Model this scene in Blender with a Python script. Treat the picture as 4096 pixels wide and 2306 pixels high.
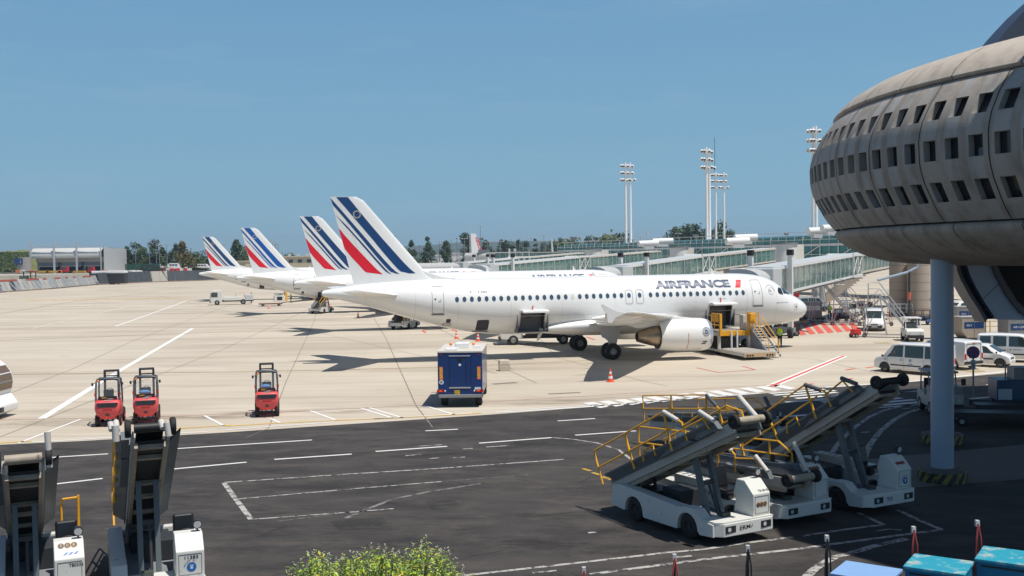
import bpy, bmesh, math, random
from mathutils import Vector, Matrix
from math import pi, sin, cos, radians as R, sqrt, atan2, hypot
random.seed(7); HAZE = True
S = bpy.context.scene
C = S.collection
for o in list(bpy.data.objects): bpy.data.objects.remove(o)

# ------------------------------------------------------------ camera
F, PIT, ROL, H = 4200.0, .03025, .01393, 7.426      # focal length in photo pixels (4096 wide), pitch, roll, eye height
cam = bpy.data.cameras.new('camera'); co = bpy.data.objects.new('camera', cam); C.objects.link(co)
cam.sensor_width = 36; cam.lens = 36*F/4096; cam.clip_start = .1; cam.clip_end = 30000
cr, sr, cp, sp = cos(ROL), sin(ROL), cos(PIT), sin(PIT)
fwd = Vector((0, cp, -sp)); up0 = Vector((0, sp, cp)); rt0 = Vector((1, 0, 0))
rt = rt0*cr-up0*sr; up = rt0*sr+up0*cr
co.matrix_world = Matrix(((rt.x, up.x, -fwd.x, 0), (rt.y, up.y, -fwd.y, 0), (rt.z, up.z, -fwd.z, H), (0, 0, 0, 1)))
S.camera = co
# ------------------------------------------------------------ sky and sun
SUN = Vector((.315, -.23, 1)).normalized()
EL = math.asin(SUN.z); AZ = atan2(SUN.x, SUN.y)
w = bpy.data.worlds.new('World'); S.world = w; w.use_nodes = True
nt = w.node_tree; bg = nt.nodes['Background']
sk = nt.nodes.new('ShaderNodeTexSky'); sk.sky_type = 'NISHITA'; sk.sun_disc = False
sk.sun_elevation = EL; sk.sun_rotation = AZ; sk.air_density = 1.0; sk.dust_density = .35; sk.ozone_density = 1.0; sk.altitude = 100
nt.links.new(sk.outputs[0], bg.inputs[0]); bg.inputs[1].default_value = .07
# summer haze band of the lower sky: pale blue at the horizon, clear blue higher up, the Nishita sky above
N_ = nt.nodes; geo = N_.new('ShaderNodeTexCoord'); sx = N_.new('ShaderNodeSeparateXYZ'); nt.links.new(geo.outputs['Generated'], sx.inputs[0])
rp = N_.new('ShaderNodeValToRGB'); nt.links.new(sx.outputs[2], rp.inputs[0]); E_ = rp.color_ramp.elements
for p_, c_ in ((0.0, (.245, .475, .63)), (.05, (.235, .475, .66)), (.12, (.15, .46, .80)), (.25, (.035, .42, .97)), (.6, (.03, .18, .5))):
    e = E_[0] if p_ == 0 else (E_[1] if p_ == .6 else E_.new(p_)); e.position = p_; e.color = (*c_, 1)
mpn = N_.new('ShaderNodeMapping'); mpn.inputs['Scale'].default_value = (2.2, 1, 14); mpn.inputs['Rotation'].default_value = (0, .12, 0); nt.links.new(geo.outputs['Generated'], mpn.inputs[0])
cz = N_.new('ShaderNodeTexNoise'); cz.inputs['Scale'].default_value = 2.0; cz.inputs['Detail'].default_value = 7; cz.inputs['Roughness'].default_value = .6; nt.links.new(mpn.outputs[0], cz.inputs['Vector'])
cr_ = N_.new('ShaderNodeMapRange'); cr_.inputs[1].default_value = .54; cr_.inputs[2].default_value = .80; cr_.inputs[4].default_value = .22; nt.links.new(cz.outputs['Fac'], cr_.inputs[0])
mxc = N_.new('ShaderNodeMix'); mxc.data_type = 'RGBA'; mxc.inputs[7].default_value = (.45, .56, .66, 1); nt.links.new(cr_.outputs[0], mxc.inputs[0]); nt.links.new(rp.outputs[0], mxc.inputs[6])
bg2 = N_.new('ShaderNodeBackground'); bg2.inputs[1].default_value = 1.0; nt.links.new(mxc.outputs[2], bg2.inputs[0])
mf = N_.new('ShaderNodeMapRange'); mf.inputs[1].default_value = .28; mf.inputs[2].default_value = .6; mf.inputs[3].default_value = .92; mf.inputs[4].default_value = 0; nt.links.new(sx.outputs[2], mf.inputs[0])
ms = N_.new('ShaderNodeMixShader'); nt.links.new(mf.outputs[0], ms.inputs[0]); nt.links.new(bg.outputs[0], ms.inputs[1]); nt.links.new(bg2.outputs[0], ms.inputs[2]); nt.links.new(ms.outputs[0], N_['World Output'].inputs[0])
sl = bpy.data.lights.new('sun', 'SUN'); sl.energy = 4.9; sl.angle = R(.55); sl.color = (1, .95, .87)
so = bpy.data.objects.new('sun', sl); C.objects.link(so); so.rotation_euler = SUN.to_track_quat('Z', 'Y').to_euler()
S.view_settings.view_transform = 'Standard'; S.view_settings.look = 'None'; S.view_settings.exposure = 0.0; S.view_settings.gamma = 1
S.view_settings.use_curve_mapping = False
S.render.engine = 'CYCLES'
S.cycles.max_bounces = 8; S.cycles.transparent_max_bounces = 16; S.cycles.volume_bounces = 0

# turning a point of the photo into a point of the world
def ray(px, py):
    a = px-2048; b = 1153-py; x = a*cr+b*sr; y = -a*sr+b*cr
    return x, F*cp+y*sp, -F*sp+y*cp
def G(px, py, z=0.0):
    x, Y, Z = ray(px, py); t = (z-H)/Z; return (x*t, Y*t)
def at(px, py, D):
    x, Y, Z = ray(px, py); t = D/Y; return (x*t, D, H+Z*t)

# ------------------------------------------------------------ materials
MATS = {}
def mat(name, col, rough=.55, metal=0.0, var=.10, scale=2.0, bump=0.0, coat=0.0, dirt=None, alpha=1.0, emit=0.0, spec=None, streak=None):
    if name in MATS: return MATS[name]
    m = bpy.data.materials.new(name); m.use_nodes = True; MATS[name] = m
    n = m.node_tree.nodes; L = m.node_tree.links; b = n['Principled BSDF']
    b.inputs['Roughness'].default_value = rough; b.inputs['Metallic'].default_value = metal
    if coat: b.inputs['Coat Weight'].default_value = coat; b.inputs['Coat Roughness'].default_value = .06
    if spec is not None: b.inputs['Specular IOR Level'].default_value = spec
    if alpha < 1: b.inputs['Alpha'].default_value = alpha
    if emit: b.inputs['Emission Color'].default_value = (*col, 1); b.inputs['Emission Strength'].default_value = emit
    tc = n.new('ShaderNodeTexCoord'); nz = n.new('ShaderNodeTexNoise'); nz.inputs['Scale'].default_value = scale; nz.inputs['Detail'].default_value = 5
    if streak:
        mp = n.new('ShaderNodeMapping'); mp.inputs['Scale'].default_value = streak; L.new(tc.outputs['Object'], mp.inputs[0]); L.new(mp.outputs[0], nz.inputs['Vector'])
    else: L.new(tc.outputs['Object'], nz.inputs['Vector'])
    mx = n.new('ShaderNodeMix'); mx.data_type = 'RGBA'
    mx.inputs[6].default_value = (*[c*(1-var) for c in col], 1); mx.inputs[7].default_value = (*[min(1, c*(1+var)) for c in col], 1)
    L.new(nz.outputs['Fac'], mx.inputs[0]); out = mx.outputs[2]
    if dirt:   # patches of dirt / rust / scuffs: (colour, scale, threshold)
        dn = n.new('ShaderNodeTexNoise'); dn.inputs['Scale'].default_value = dirt[1]; dn.inputs['Detail'].default_value = 8; dn.inputs['Roughness'].default_value = .7
        L.new(tc.outputs['Object'], dn.inputs['Vector'])
        rp = n.new('ShaderNodeMapRange'); rp.inputs[1].default_value = dirt[2]; rp.inputs[2].default_value = dirt[2]+.10; L.new(dn.outputs['Fac'], rp.inputs[0])
        m2 = n.new('ShaderNodeMix'); m2.data_type = 'RGBA'; m2.inputs[7].default_value = (*dirt[0], 1)
        L.new(rp.outputs[0], m2.inputs[0]); L.new(out, m2.inputs[6]); out = m2.outputs[2]
    L.new(out, b.inputs['Base Color'])
    if bump:
        bn = n.new('ShaderNodeBump'); bn.inputs['Strength'].default_value = bump; bn.inputs['Distance'].default_value = .02
        L.new(nz.outputs['Fac'], bn.inputs['Height']); L.new(bn.outputs[0], b.inputs['Normal'])
    return m

# ------------------------------------------------------------ mesh builder
class M:
    def __init__(s): s.v = []; s.f = []; s.T = None
    def add(s, vs, fs):
        k = len(s.v)
        for p in vs:
            s.v.append(tuple(s.T @ Vector(p)) if s.T is not None else tuple(p))
        s.f += [tuple(i+k for i in f) for f in fs]; return s
    def box(s, x0, x1, y0, y1, z0, z1, taper=0):
        t = taper
        return s.add([(x0, y0, z0), (x1, y0, z0), (x1, y1, z0), (x0, y1, z0), (x0+t, y0+t, z1), (x1-t, y0+t, z1), (x1-t, y1-t, z1), (x0+t, y1-t, z1)],
                     [(3, 2, 1, 0), (4, 5, 6, 7), (0, 1, 5, 4), (1, 2, 6, 5), (2, 3, 7, 6), (3, 0, 4, 7)])
    def bar(s, p, q, w, h=None, up=(0, 0, 1)):           # square bar from p to q
        h = h or w; p = Vector(p); q = Vector(q); d = (q-p)
        if d.length < 1e-6: return s
        d.normalize(); u = Vector(up)
        if abs(d.dot(u)) > .98: u = Vector((1, 0, 0))
        a = d.cross(u).normalized(); b = a.cross(d).normalized(); a = a*w/2; b = b*h/2
        return s.add([p-a-b, p+a-b, p+a+b, p-a+b, q-a-b, q+a-b, q+a+b, q-a+b], [(3, 2, 1, 0), (4, 5, 6, 7), (0, 1, 5, 4), (1, 2, 6, 5), (2, 3, 7, 6), (3, 0, 4, 7)])
    def cyl(s, p, q, r, r1=None, n=12, cap=True):
        r1 = r if r1 is None else r1; p = Vector(p); q = Vector(q); d = (q-p).normalized()
        u = Vector((0, 0, 1)) if abs(d.z) < .95 else Vector((1, 0, 0)); a = d.cross(u).normalized(); b = a.cross(d)
        vs = []
        for c, rr in ((p, r), (q, r1)):
            for i in range(n): t = 2*pi*i/n; vs.append(c+a*cos(t)*rr+b*sin(t)*rr)
        fs = [(i, (i+1) % n, n+(i+1) % n, n+i) for i in range(n)]
        if cap: fs += [tuple(range(n-1, -1, -1)), tuple(range(n, 2*n))]
        return s.add(vs, fs)
    def tube(s, pts, r, n=6, close=False):
        P = [Vector(p) for p in pts]
        if close: P.append(P[0])
        rings = []; prev = None
        for i, p in enumerate(P):
            d = (P[min(i+1, len(P)-1)]-P[max(i-1, 0)])
            if close and i in (0, len(P)-1): d = P[1]-P[-2]
            if d.length < 1e-9: d = Vector((0, 0, 1))
            d.normalize(); u = prev or (Vector((0, 0, 1)) if abs(d.z) < .9 else Vector((1, 0, 0)))
            a = d.cross(u).normalized(); b = a.cross(d).normalized(); prev = b
            rings.append([p+a*cos(2*pi*k/n)*r+b*sin(2*pi*k/n)*r for k in range(n)])
        vs = [v for rg in rings for v in rg]; fs = []
        for i in range(len(rings)-1):
            for k in range(n): fs.append((i*n+k, i*n+(k+1) % n, (i+1)*n+(k+1) % n, (i+1)*n+k))
        fs += [tuple(range(n-1, -1, -1)), tuple(range((len(rings)-1)*n, len(rings)*n))]
        return s.add(vs, fs)
    def lathe(s, prof, o=(0, 0, 0), axis='z', n=24):      # profile of (radius, height)
        vs = []; o = Vector(o)
        for r, h in prof:
            for i in range(n):
                t = 2*pi*i/n; a, b = r*cos(t), r*sin(t)
                vs.append(o+Vector({'z': (a, b, h), 'y': (a, h, b), 'x': (h, a, b)}[axis]))
        fs = []
        for j in range(len(prof)-1):
            for i in range(n): fs.append((j*n+i, j*n+(i+1) % n, (j+1)*n+(i+1) % n, (j+1)*n+i))
        return s.add(vs, fs)
    def prism(s, poly, axis, a, b):                       # outline pushed along an axis
        n = len(poly); f = {'x': lambda p, t: (t, p[0], p[1]), 'y': lambda p, t: (p[0], t, p[1]), 'z': lambda p, t: (p[0], p[1], t)}[axis]
        return s.add([f(p, a) for p in poly]+[f(p, b) for p in poly], [tuple(range(n-1, -1, -1)), tuple(range(n, 2*n))]+[(i, (i+1) % n, n+(i+1) % n, n+i) for i in range(n)])
    def grid(s, rows, closed=False):
        n = len(rows[0]); fs = []
        for j in range(len(rows)-1):
            for i in range(n if closed else n-1): fs.append((j*n+i, j*n+(i+1) % n, (j+1)*n+(i+1) % n, (j+1)*n+i))
        return s.add([p for r in rows for p in r], fs)
    def quad(s, a, b, c, d): return s.add([a, b, c, d], [(0, 1, 2, 3)])
    def ball(s, c, r, n=12, m=8):
        if not hasattr(r, '__len__'): r = (r, r, r)
        rows = [[(c[0]+r[0]*sin(pi*j/m)*cos(2*pi*i/n), c[1]+r[1]*sin(pi*j/m)*sin(2*pi*i/n), c[2]+r[2]*cos(pi*j/m)) for i in range(n)] for j in range(m+1)]
        return s.grid(rows, True)
    def build(s, name, m, parent=None, smooth=False, bevel=0, loc=None):
        me = bpy.data.meshes.new(name); me.from_pydata(s.v, [], s.f)
        bm = bmesh.new(); bm.from_mesh(me); bmesh.ops.remove_doubles(bm, verts=bm.verts, dist=1e-5); bmesh.ops.recalc_face_normals(bm, faces=bm.faces); bm.to_mesh(me); bm.free()
        me.update(); o = bpy.data.objects.new(name, me); C.objects.link(o)
        if m: me.materials.append(m)
        if smooth:
            for p in me.polygons: p.use_smooth = True
            me.set_sharp_from_angle(angle=R(smooth if smooth > 1 else 40))
        if bevel:
            b = o.modifiers.new('bevel', 'BEVEL'); b.width = bevel; b.segments = 2; b.limit_method = 'ANGLE'; b.angle_limit = R(40)
        if parent: o.parent = parent
        if loc: o.location = loc
        return o
def tag(o, label=None, cat=None, group=None, kind=None):
    if label: o['label'] = label
    if cat: o['category'] = cat
    if group: o['group'] = group
    if kind: o['kind'] = kind
    return o
def thing(name, label, cat, loc=(0, 0, 0), rz=0, group=None):
    o = bpy.data.objects.new(name, None); C.objects.link(o); o.location = loc if len(loc) == 3 else (loc[0], loc[1], 0); o.rotation_euler = (0, 0, rz)
    return tag(o, label, cat, group)
def one(name, m, mt, label, cat, group=None, **k): return tag(m.build(name, mt, **k), label, cat, group)
def kids(o): return [c for c in bpy.data.objects if c.parent is o]
def copy_tree(o, loc=None, rz=None, label=None, parent=None, group=None):
    c = o.copy(); C.objects.link(c)
    if parent: c.parent = parent
    if loc: c.location = loc if len(loc) == 3 else (loc[0], loc[1], 0)
    if rz is not None: c.rotation_euler = (0, 0, rz)
    if label: c['label'] = label
    if group: c['group'] = group
    for ch in kids(o): copy_tree(ch, parent=c)
    return c
TXT = {}
def text_mesh(s, bold=0.0):
    if (s, bold) in TXT: return TXT[(s, bold)]
    cu = bpy.data.curves.new('t', 'FONT'); cu.body = s; cu.size = 1; cu.resolution_u = 3; cu.offset = bold
    ob = bpy.data.objects.new('t', cu); me = bpy.data.meshes.new_from_object(ob)
    vs = [tuple(v.co) for v in me.vertices]; fs = [tuple(p.vertices) for p in me.polygons]
    bpy.data.objects.remove(ob); TXT[(s, bold)] = (vs, fs); return vs, fs
def text(s, o, ux, uz, width, height, bold=0.0):
    # flat lettering: lower-left corner o, unit vectors ux (reading direction) and uz (up), fitted to width x height
    vs, fs = text_mesh(s, bold); x0 = min(v[0] for v in vs); x1 = max(v[0] for v in vs); y0 = min(v[1] for v in vs); y1 = max(v[1] for v in vs)
    o = Vector(o); ux = Vector(ux); uz = Vector(uz)
    return M().add([o+ux*((v[0]-x0)/(x1-x0)*width)+uz*((v[1]-y0)/(y1-y0)*height) for v in vs], fs)
def merge(*ms):
    r = M()
    for m in ms: r.add(m.v, m.f)
    return r
def disc(c, r, nrm, n=24):
    c = Vector(c); nrm = Vector(nrm).normalized(); u = Vector((0, 0, 1)) if abs(nrm.z) < .9 else Vector((1, 0, 0)); a = nrm.cross(u).normalized(); b = a.cross(nrm)
    return M().add([c+a*cos(2*pi*i/n)*r+b*sin(2*pi*i/n)*r for i in range(n)], [tuple(range(n))])
def ringdisc(c, r0, r1, nrm, n=24):
    c = Vector(c); nrm = Vector(nrm).normalized(); u = Vector((0, 0, 1)) if abs(nrm.z) < .9 else Vector((1, 0, 0)); a = nrm.cross(u).normalized(); b = a.cross(nrm)
    return M().add([c+a*cos(2*pi*i/n)*r+b*sin(2*pi*i/n)*r for r in (r0, r1) for i in range(n)], [(i, (i+1) % n, n+(i+1) % n, n+i) for i in range(n)])

WHITE = mat('white_paint', (.80, .80, .79), .30, var=.02, coat=.3)
PLANEW = mat('aircraft_white_paint', (.78, .78, .765), .28, var=.02, scale=.6, coat=.4)
BELLY = mat('aircraft_belly_paint', (.74, .72, .66), .4, var=.06, scale=1.5)
BLACK = mat('black_rubber', (.018, .018, .02), .7, var=.2, scale=6)
DARK = mat('dark_metal', (.035, .037, .042), .5, var=.2, scale=5)
STEEL = mat('bare_steel', (.45, .46, .47), .35, .8, var=.15, scale=5)
GREYM = mat('grey_painted_metal', (.22, .23, .25), .5, var=.12, scale=3)
LGREY = mat('light_grey_metal', (.52, .53, .54), .45, var=.08, scale=3)
YEL = mat('yellow_rail_paint', (.78, .38, .02), .42, var=.12, scale=4)
RED = mat('red_paint', (.62, .03, .03), .4, var=.1)
BLUED = mat('navy_paint', (.010, .035, .14), .32, var=.12, scale=2, coat=.3)
NAVY = mat('navy_ink', (.012, .045, .15), .4, var=.02)
ORANGE = mat('orange_plastic', (.85, .16, .03), .45, var=.08)
GLASSD = mat('dark_window_glass', (.02, .028, .035), .06, var=.1, spec=.8)
TYRE = mat('tyre_rubber', (.014, .014, .015), .75, var=.25, scale=8, bump=.2)
RIM = mat('wheel_rim_metal', (.38, .38, .39), .4, .6, var=.15, scale=8)
CONC = mat('light_concrete', (.42, .38, .33), .85, var=.1, scale=1.2, dirt=((.33, .29, .25), .5, .55))
INK = mat('black_ink', (.02, .02, .022), .5, var=.02)
LIGHTG = mat('lamp_lens', (.6, .6, .62), .1, var=.05, spec=1)
AMBER = mat('amber_lens', (.85, .25, .02), .25, var=.05)
REDL = mat('red_lens', (.5, .01, .01), .2, var=.05)

def wheel(parent, c, r, wdt, axis='y', rimmat=None, rim=.55, side=0):
    # tyre with a rim as its sub-part
    m = M(); x = wdt/2; m.lathe([(r*.5, -x), (r*.86, -x), (r*.96, -x*.85), (r, -x*.55), (r, x*.55), (r*.96, x*.85), (r*.86, x), (r*.5, x)], c, axis, 22)
    t = m.build('wheel', TYRE, parent, smooth=50)
    m = M(); rr = r*rim
    m.lathe([(0.001, -x*.7), (rr*.4, -x*.75), (rr*.5, -x*.45), (rr*.85, -x*.5), (rr, -x*1.02), (rr*1.04, -x*1.0), (rr*1.04, x*1.0), (rr, x*1.02), (rr*.85, x*.5), (rr*.5, x*.45), (rr*.4, x*.75), (0.001, x*.7)], c, axis, 18)
    m.build('rim', rimmat or RIM, t, smooth=30)
    return t
# ================================================================ ground, road, markings
def nodes_mat(name):
    m = bpy.data.materials.new(name); m.use_nodes = True
    return m, m.node_tree.nodes, m.node_tree.links, m.node_tree.nodes['Principled BSDF']
def mathn(n, L, op, a, b=None, c=None):
    x = n.new('ShaderNodeMath'); x.operation = op
    for i, q in enumerate((a, b, c)):
        if q is None: continue
        if isinstance(q, (int, float)): x.inputs[i].default_value = q
        else: L.new(q, x.inputs[i])
    return x.outputs[0]
def mixc(n, L, f, a, b):
    x = n.new('ShaderNodeMix'); x.data_type = 'RGBA'
    for i, q in ((0, f), (6, a), (7, b)):
        if isinstance(q, (int, float)): x.inputs[i].default_value = q
        elif isinstance(q, tuple): x.inputs[i].default_value = (*q, 1)
        else: L.new(q, x.inputs[i])
    return x.outputs[2]
def noise(n, L, vec, scale, detail=5, rough=.55, stretch=None, rot=0):
    x = n.new('ShaderNodeTexNoise'); x.inputs['Scale'].default_value = scale; x.inputs['Detail'].default_value = detail; x.inputs['Roughness'].default_value = rough
    if stretch:
        mp = n.new('ShaderNodeMapping'); mp.inputs['Rotation'].default_value = (0, 0, rot); mp.inputs['Scale'].default_value = stretch; L.new(vec, mp.inputs[0]); vec = mp.outputs[0]
    L.new(vec, x.inputs['Vector']); return x.outputs['Fac']
def ramp(n, L, v, a, b):
    x = n.new('ShaderNodeMapRange'); x.inputs[1].default_value = a; x.inputs[2].default_value = b; L.new(v, x.inputs[0]); return x.outputs[0]
a0 = G(0, 1690); a1 = G(2300, 1590); YS = (a1[1]-a0[1])/(a1[0]-a0[0]); Y0S = a0[1]-YS*a0[0]      # line along the parking bays
ROT = math.atan(YS)
def strip_mask(n, L, tc, d0, d1, soft):
    sx = n.new('ShaderNodeSeparateXYZ'); L.new(tc.outputs['Object'], sx.inputs[0])
    d = mathn(n, L, 'SUBTRACT', sx.outputs[1], mathn(n, L, 'ADD', mathn(n, L, 'MULTIPLY', sx.outputs[0], YS), Y0S))
    return mathn(n, L, 'MULTIPLY', ramp(n, L, d, d0, d0+soft), ramp(n, L, d, d1, d1-soft)), sx
def concrete_mat():
    m, n, L, b = nodes_mat('apron_concrete'); tc = n.new('ShaderNodeTexCoord'); v = tc.outputs['Object']
    big = noise(n, L, v, .05, 4, .6, (1, 2.2, 1), -ROT); col = mixc(n, L, ramp(n, L, big, .3, .7), (.46, .40, .315), (.575, .51, .42))
    strk = noise(n, L, v, .6, 6, .65, (.12, 1.6, 1), -.25); col = mixc(n, L, mathn(n, L, 'MULTIPLY', ramp(n, L, strk, .5, .8), .45), col, (.33, .275, .22))
    strk2 = noise(n, L, v, 1.6, 6, .7, (.05, 1.2, 1), -.12); col = mixc(n, L, mathn(n, L, 'MULTIPLY', ramp(n, L, strk2, .50, .70), .45), col, (.30, .26, .22))
    dk = noise(n, L, v, .11, 5, .6, (.3, 1.5, 1), -.2); col = mixc(n, L, mathn(n, L, 'MULTIPLY', ramp(n, L, dk, .50, .62), .50), col, (.32, .26, .205))
    # oil-stained parking bays beside the road
    mk, sx = strip_mask(n, L, tc, -2.6, .3, .8); st = noise(n, L, v, .5, 6, .65, (.45, 1.6, 1), -ROT)
    col = mixc(n, L, mathn(n, L, 'MULTIPLY', mathn(n, L, 'MULTIPLY', mk, ramp(n, L, st, .44, .66)), .85), col, (.17, .13, .095))
    sp = noise(n, L, v, .45, 9, .78, (.5, 1.3, 1), -.3); col = mixc(n, L, mathn(n, L, 'MULTIPLY', ramp(n, L, sp, .60, .68), .55), col, (.22, .175, .13))
    fine = noise(n, L, v, 22, 3, .7); col = mixc(n, L, mathn(n, L, 'MULTIPLY', ramp(n, L, fine, .5, .8), .22), col, (.28, .24, .2))
    L.new(col, b.inputs['Base Color']); b.inputs['Roughness'].default_value = .9
    return m
def asphalt_mat(name='asphalt', base=(.036, .033, .033), hi=(.060, .054, .050), dark=(.012, .011, .012)):
    m, n, L, b = nodes_mat(name); tc = n.new('ShaderNodeTexCoord'); v = tc.outputs['Object']
    big = noise(n, L, v, .22, 5, .6, (.6, 1.6, 1), -ROT); col = mixc(n, L, ramp(n, L, big, .32, .68), base, hi)
    s1 = noise(n, L, v, .38, 8, .72, (.55, 1.5, 1), -ROT-.15); col = mixc(n, L, mathn(n, L, 'MULTIPLY', ramp(n, L, s1, .44, .62), .75), col, dark)
    s3 = noise(n, L, v, .9, 8, .75, (.5, 1.0, 1), .3); col = mixc(n, L, mathn(n, L, 'MULTIPLY', ramp(n, L, s3, .48, .66), .7), col, (.092, .080, .070))
    s2 = noise(n, L, v, 1.8, 6, .7, (.1, 1.4, 1), .5); col = mixc(n, L, mathn(n, L, 'MULTIPLY', ramp(n, L, s2, .55, .75), .35), col, (.095, .085, .078))
    f = noise(n, L, v, 35, 2, .7); col = mixc(n, L, mathn(n, L, 'MULTIPLY', ramp(n, L, f, .45, .8), .45), col, (.12, .11, .105))
    L.new(col, b.inputs['Base Color']); b.inputs['Roughness'].default_value = .88; b.inputs['Specular IOR Level'].default_value = .3
    bn = n.new('ShaderNodeBump'); bn.inputs['Strength'].default_value = .35; bn.inputs['Distance'].default_value = .01; L.new(f, bn.inputs['Height']); L.new(bn.outputs[0], b.inputs['Normal'])
    return m
def struct(name, m, mt, **k): return tag(m.build(name, mt, **k), kind='structure')
GR = mat('dry_grass_ground', (.16, .15, .07), .95, var=.3, scale=.05)
struct('ground', M().quad((-9000, -300, -.02), (9000, -300, -.02), (9000, 14000, -.02), (-9000, 14000, -.02)), GR)
struct('apron', M().add([(-420, -80, 0), (600, -80, 0), (600, 620, 0), (-420, 520, 0)], [(0, 1, 2, 3)]), concrete_mat())
edge = [(0, 1780), (348, 1764), (900, 1731), (1480, 1692), (1924, 1662), (2372, 1629), (3048, 1575), (3355, 1546), (3713, 1522), (4096, 1487)]
ge = [G(*p) for p in edge]
l0 = (ge[0][0]*2.2-ge[1][0]*1.2, ge[0][1]*2.2-ge[1][1]*1.2); sl_ = (ge[-1][1]-ge[-2][1])/(ge[-1][0]-ge[-2][0])
far = [(-80, ge[0][1]+(-80-ge[0][0])*(ge[1][1]-ge[0][1])/(ge[1][0]-ge[0][0]))]+ge+[(120, ge[-1][1]+(120-ge[-1][0])*sl_)]
rd = M(); top = [(x, y, .004) for x, y in far]; bot = [(x, -60, .004) for x, y in far]
rd.grid([bot, top]); struct('road', rd, asphalt_mat())
gs = [G(*p) for p in ((3150, 1868), (4096, 1780), (4096, 1918), (3860, 1937), (3120, 1990))]
gs[1] = (gs[0][0]+(gs[1][0]-gs[0][0])*2.2, gs[0][1]+(gs[1][1]-gs[0][1])*2.2); gs[2] = (gs[3][0]+(gs[2][0]-gs[3][0])*3, gs[3][1]+(gs[2][1]-gs[3][1])*3)
struct('pavement', M().add([(x, y, .008) for x, y in gs], [tuple(range(5))]), mat('grey_concrete_strip', (.15, .135, .125), .9, var=.15, scale=.8))

def strip(m, pts, wd, z=.012, px=True, jit=0):
    P = [Vector((*G(*p), z)) if px else Vector((p[0], p[1], z)) for p in pts]
    L_, R_ = [], []
    for i, p in enumerate(P):
        d = (P[min(i+1, len(P)-1)]-P[max(i-1, 0)]).normalized(); nn = Vector((-d.y, d.x, 0))*(wd/2)
        L_.append(p+nn); R_.append(p-nn)
    m.grid([L_, R_]); return m
def worn(name, col, base, thr, sc=2.5):
    return mat(name, col, .75, var=.06, scale=3, dirt=(base, sc, thr))
PW = worn('white_road_paint', (.68, .67, .65), (.30, .28, .27), .62)
PWO = worn('worn_white_paint', (.42, .40, .38), (.06, .056, .055), .48, 3.5)
PWF = worn('faded_white_paint', (.20, .19, .18), (.06, .056, .055), .45, 3.0)
PWA = worn('apron_white_paint', (.76, .74, .72), (.5, .43, .36), .60, 1.5)
PWAF = worn('faint_apron_paint', (.62, .56, .49), (.5, .43, .36), .5, 1.0)
PY = worn('yellow_apron_paint', (.62, .40, .08), (.5, .42, .33), .56, 1.2)
PYF = worn('faded_yellow_paint', (.38, .30, .16), (.46, .38, .28), .52, .8)
PR = worn('red_apron_paint', (.62, .10, .07), (.55, .42, .33), .64, 2)
PP = worn('pink_faded_paint', (.60, .42, .37), (.55, .46, .38), .52, 1)
JT = mat('joint_tar', (.20, .175, .145), .8, var=.3)
k2 = 4096/2576.
def D(*p): return [(x*k2, y*k2) for x, y in p]        # points read off the 2576-wide view
m = M()                                                # dashes and edge line of the road
for a in (((1070, 1085), (1152, 1081)), ((1403, 1060), (1497, 1054)), ((425, 1131), (785, 1108)), ((427, 1182), (620, 1164)), ((690, 1157), (885, 1143.5)), ((945, 1137), (1125, 1124)),
          ((1205, 1116), (1388, 1102)), ((1447, 1096), (1600, 1085)), ((130, 1152), (272, 1143)), ((130, 1220), (258, 1205)), ((1650, 1050), (1700, 1044))):
    strip(m, D(*a), .17)
for a in (((80, 1113.5), (385, 1095.5)), ((430, 1092), (520, 1087)), ((566, 1083), (837, 1063)), ((940, 1055), (1188, 1040)), ((1270, 1034), (1505, 1019))): strip(m, D(*a), .17)
strip(m, [(3300, 1551), (3636, 1528), (3720, 1520)], .30); strip(m, [(3720, 1519), (3868, 1504), (4096, 1480)], .34)
strip(m, [(3575, 1573), (3665, 1567)], .15); strip(m, [(3946, 1541), (4002, 1535)], .15); strip(m, [(3880, 1597), (4006, 1586)], .3)
struct('road_marking', m, PW)
m = M()                                                # stop band and zebra hatching
k5 = 1/2.5156
for i in range(13):
    t = i/12.; x = -110+i*157.5; y = 335-(335-160)*t*1.0; w_ = 118-20*t
    q = [(x, y), (x+w_, y-9), (x+w_+150+25*t, y+38-12*t), (x+180+18*t, y+52-10*t)]
    P = [G(2372+a*k5, 1480+b*k5) for a, b in q]; m.add([(*p, .012) for p in P], [(0, 1, 2, 3)])
strip(m, [(1985, 1650), (2060, 1648), (2372, 1627), (2680, 1602), (3040, 1574)], .28)
k7 = 1/3.659
for (x0, y0, x1, y1) in ((-60, 350, 740, 285), (0, 375, 900, 305), (150, 398, 920, 332), (320, 422, 720, 390), (500, 446, 1000, 400), (180, 480, 500, 452), (540, 452, 960, 440), (780, 420, 1060, 350), (700, 478, 880, 462)):
    strip(m, [(3096+x0*k7, 1480+y0*k7), (3096+x1*k7, 1480+y1*k7)], .34)
for (x0, y0, x1, y1, ww) in ((1740, 345, 2080, 313, .14), (1610, 440, 1860, 415, .4), (1560, 482, 2060, 440, .4), (1480, 530, 2250, 468, .42), (1440, 565, 2250, 500, .2), (0, 700, 720, 648, .35), (0, 745, 150, 735, .2), (0, 722, 120, 742, .2)):
    strip(m, [(3096+x0*k7, 1480+y0*k7), (3096+x1*k7, 1480+y1*k7)], ww)
struct('zebra_marking', m, PW)
m = M()
for ww, pts in ((.13, ((563, 1215), (860, 1195), (1100, 1180), (1418, 1157))), (.17, ((563, 1215), (585, 1246), (632, 1308))), (.10, ((595, 1257), (900, 1230), (1110, 1213))), (.10, ((632, 1308), (880, 1290), (990, 1281)))): strip(m, D(*pts), ww)
strip(m, D((1388, 1102), (1440, 1106), (1500, 1115), (1555, 1132), (1590, 1158)), .12)
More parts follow.
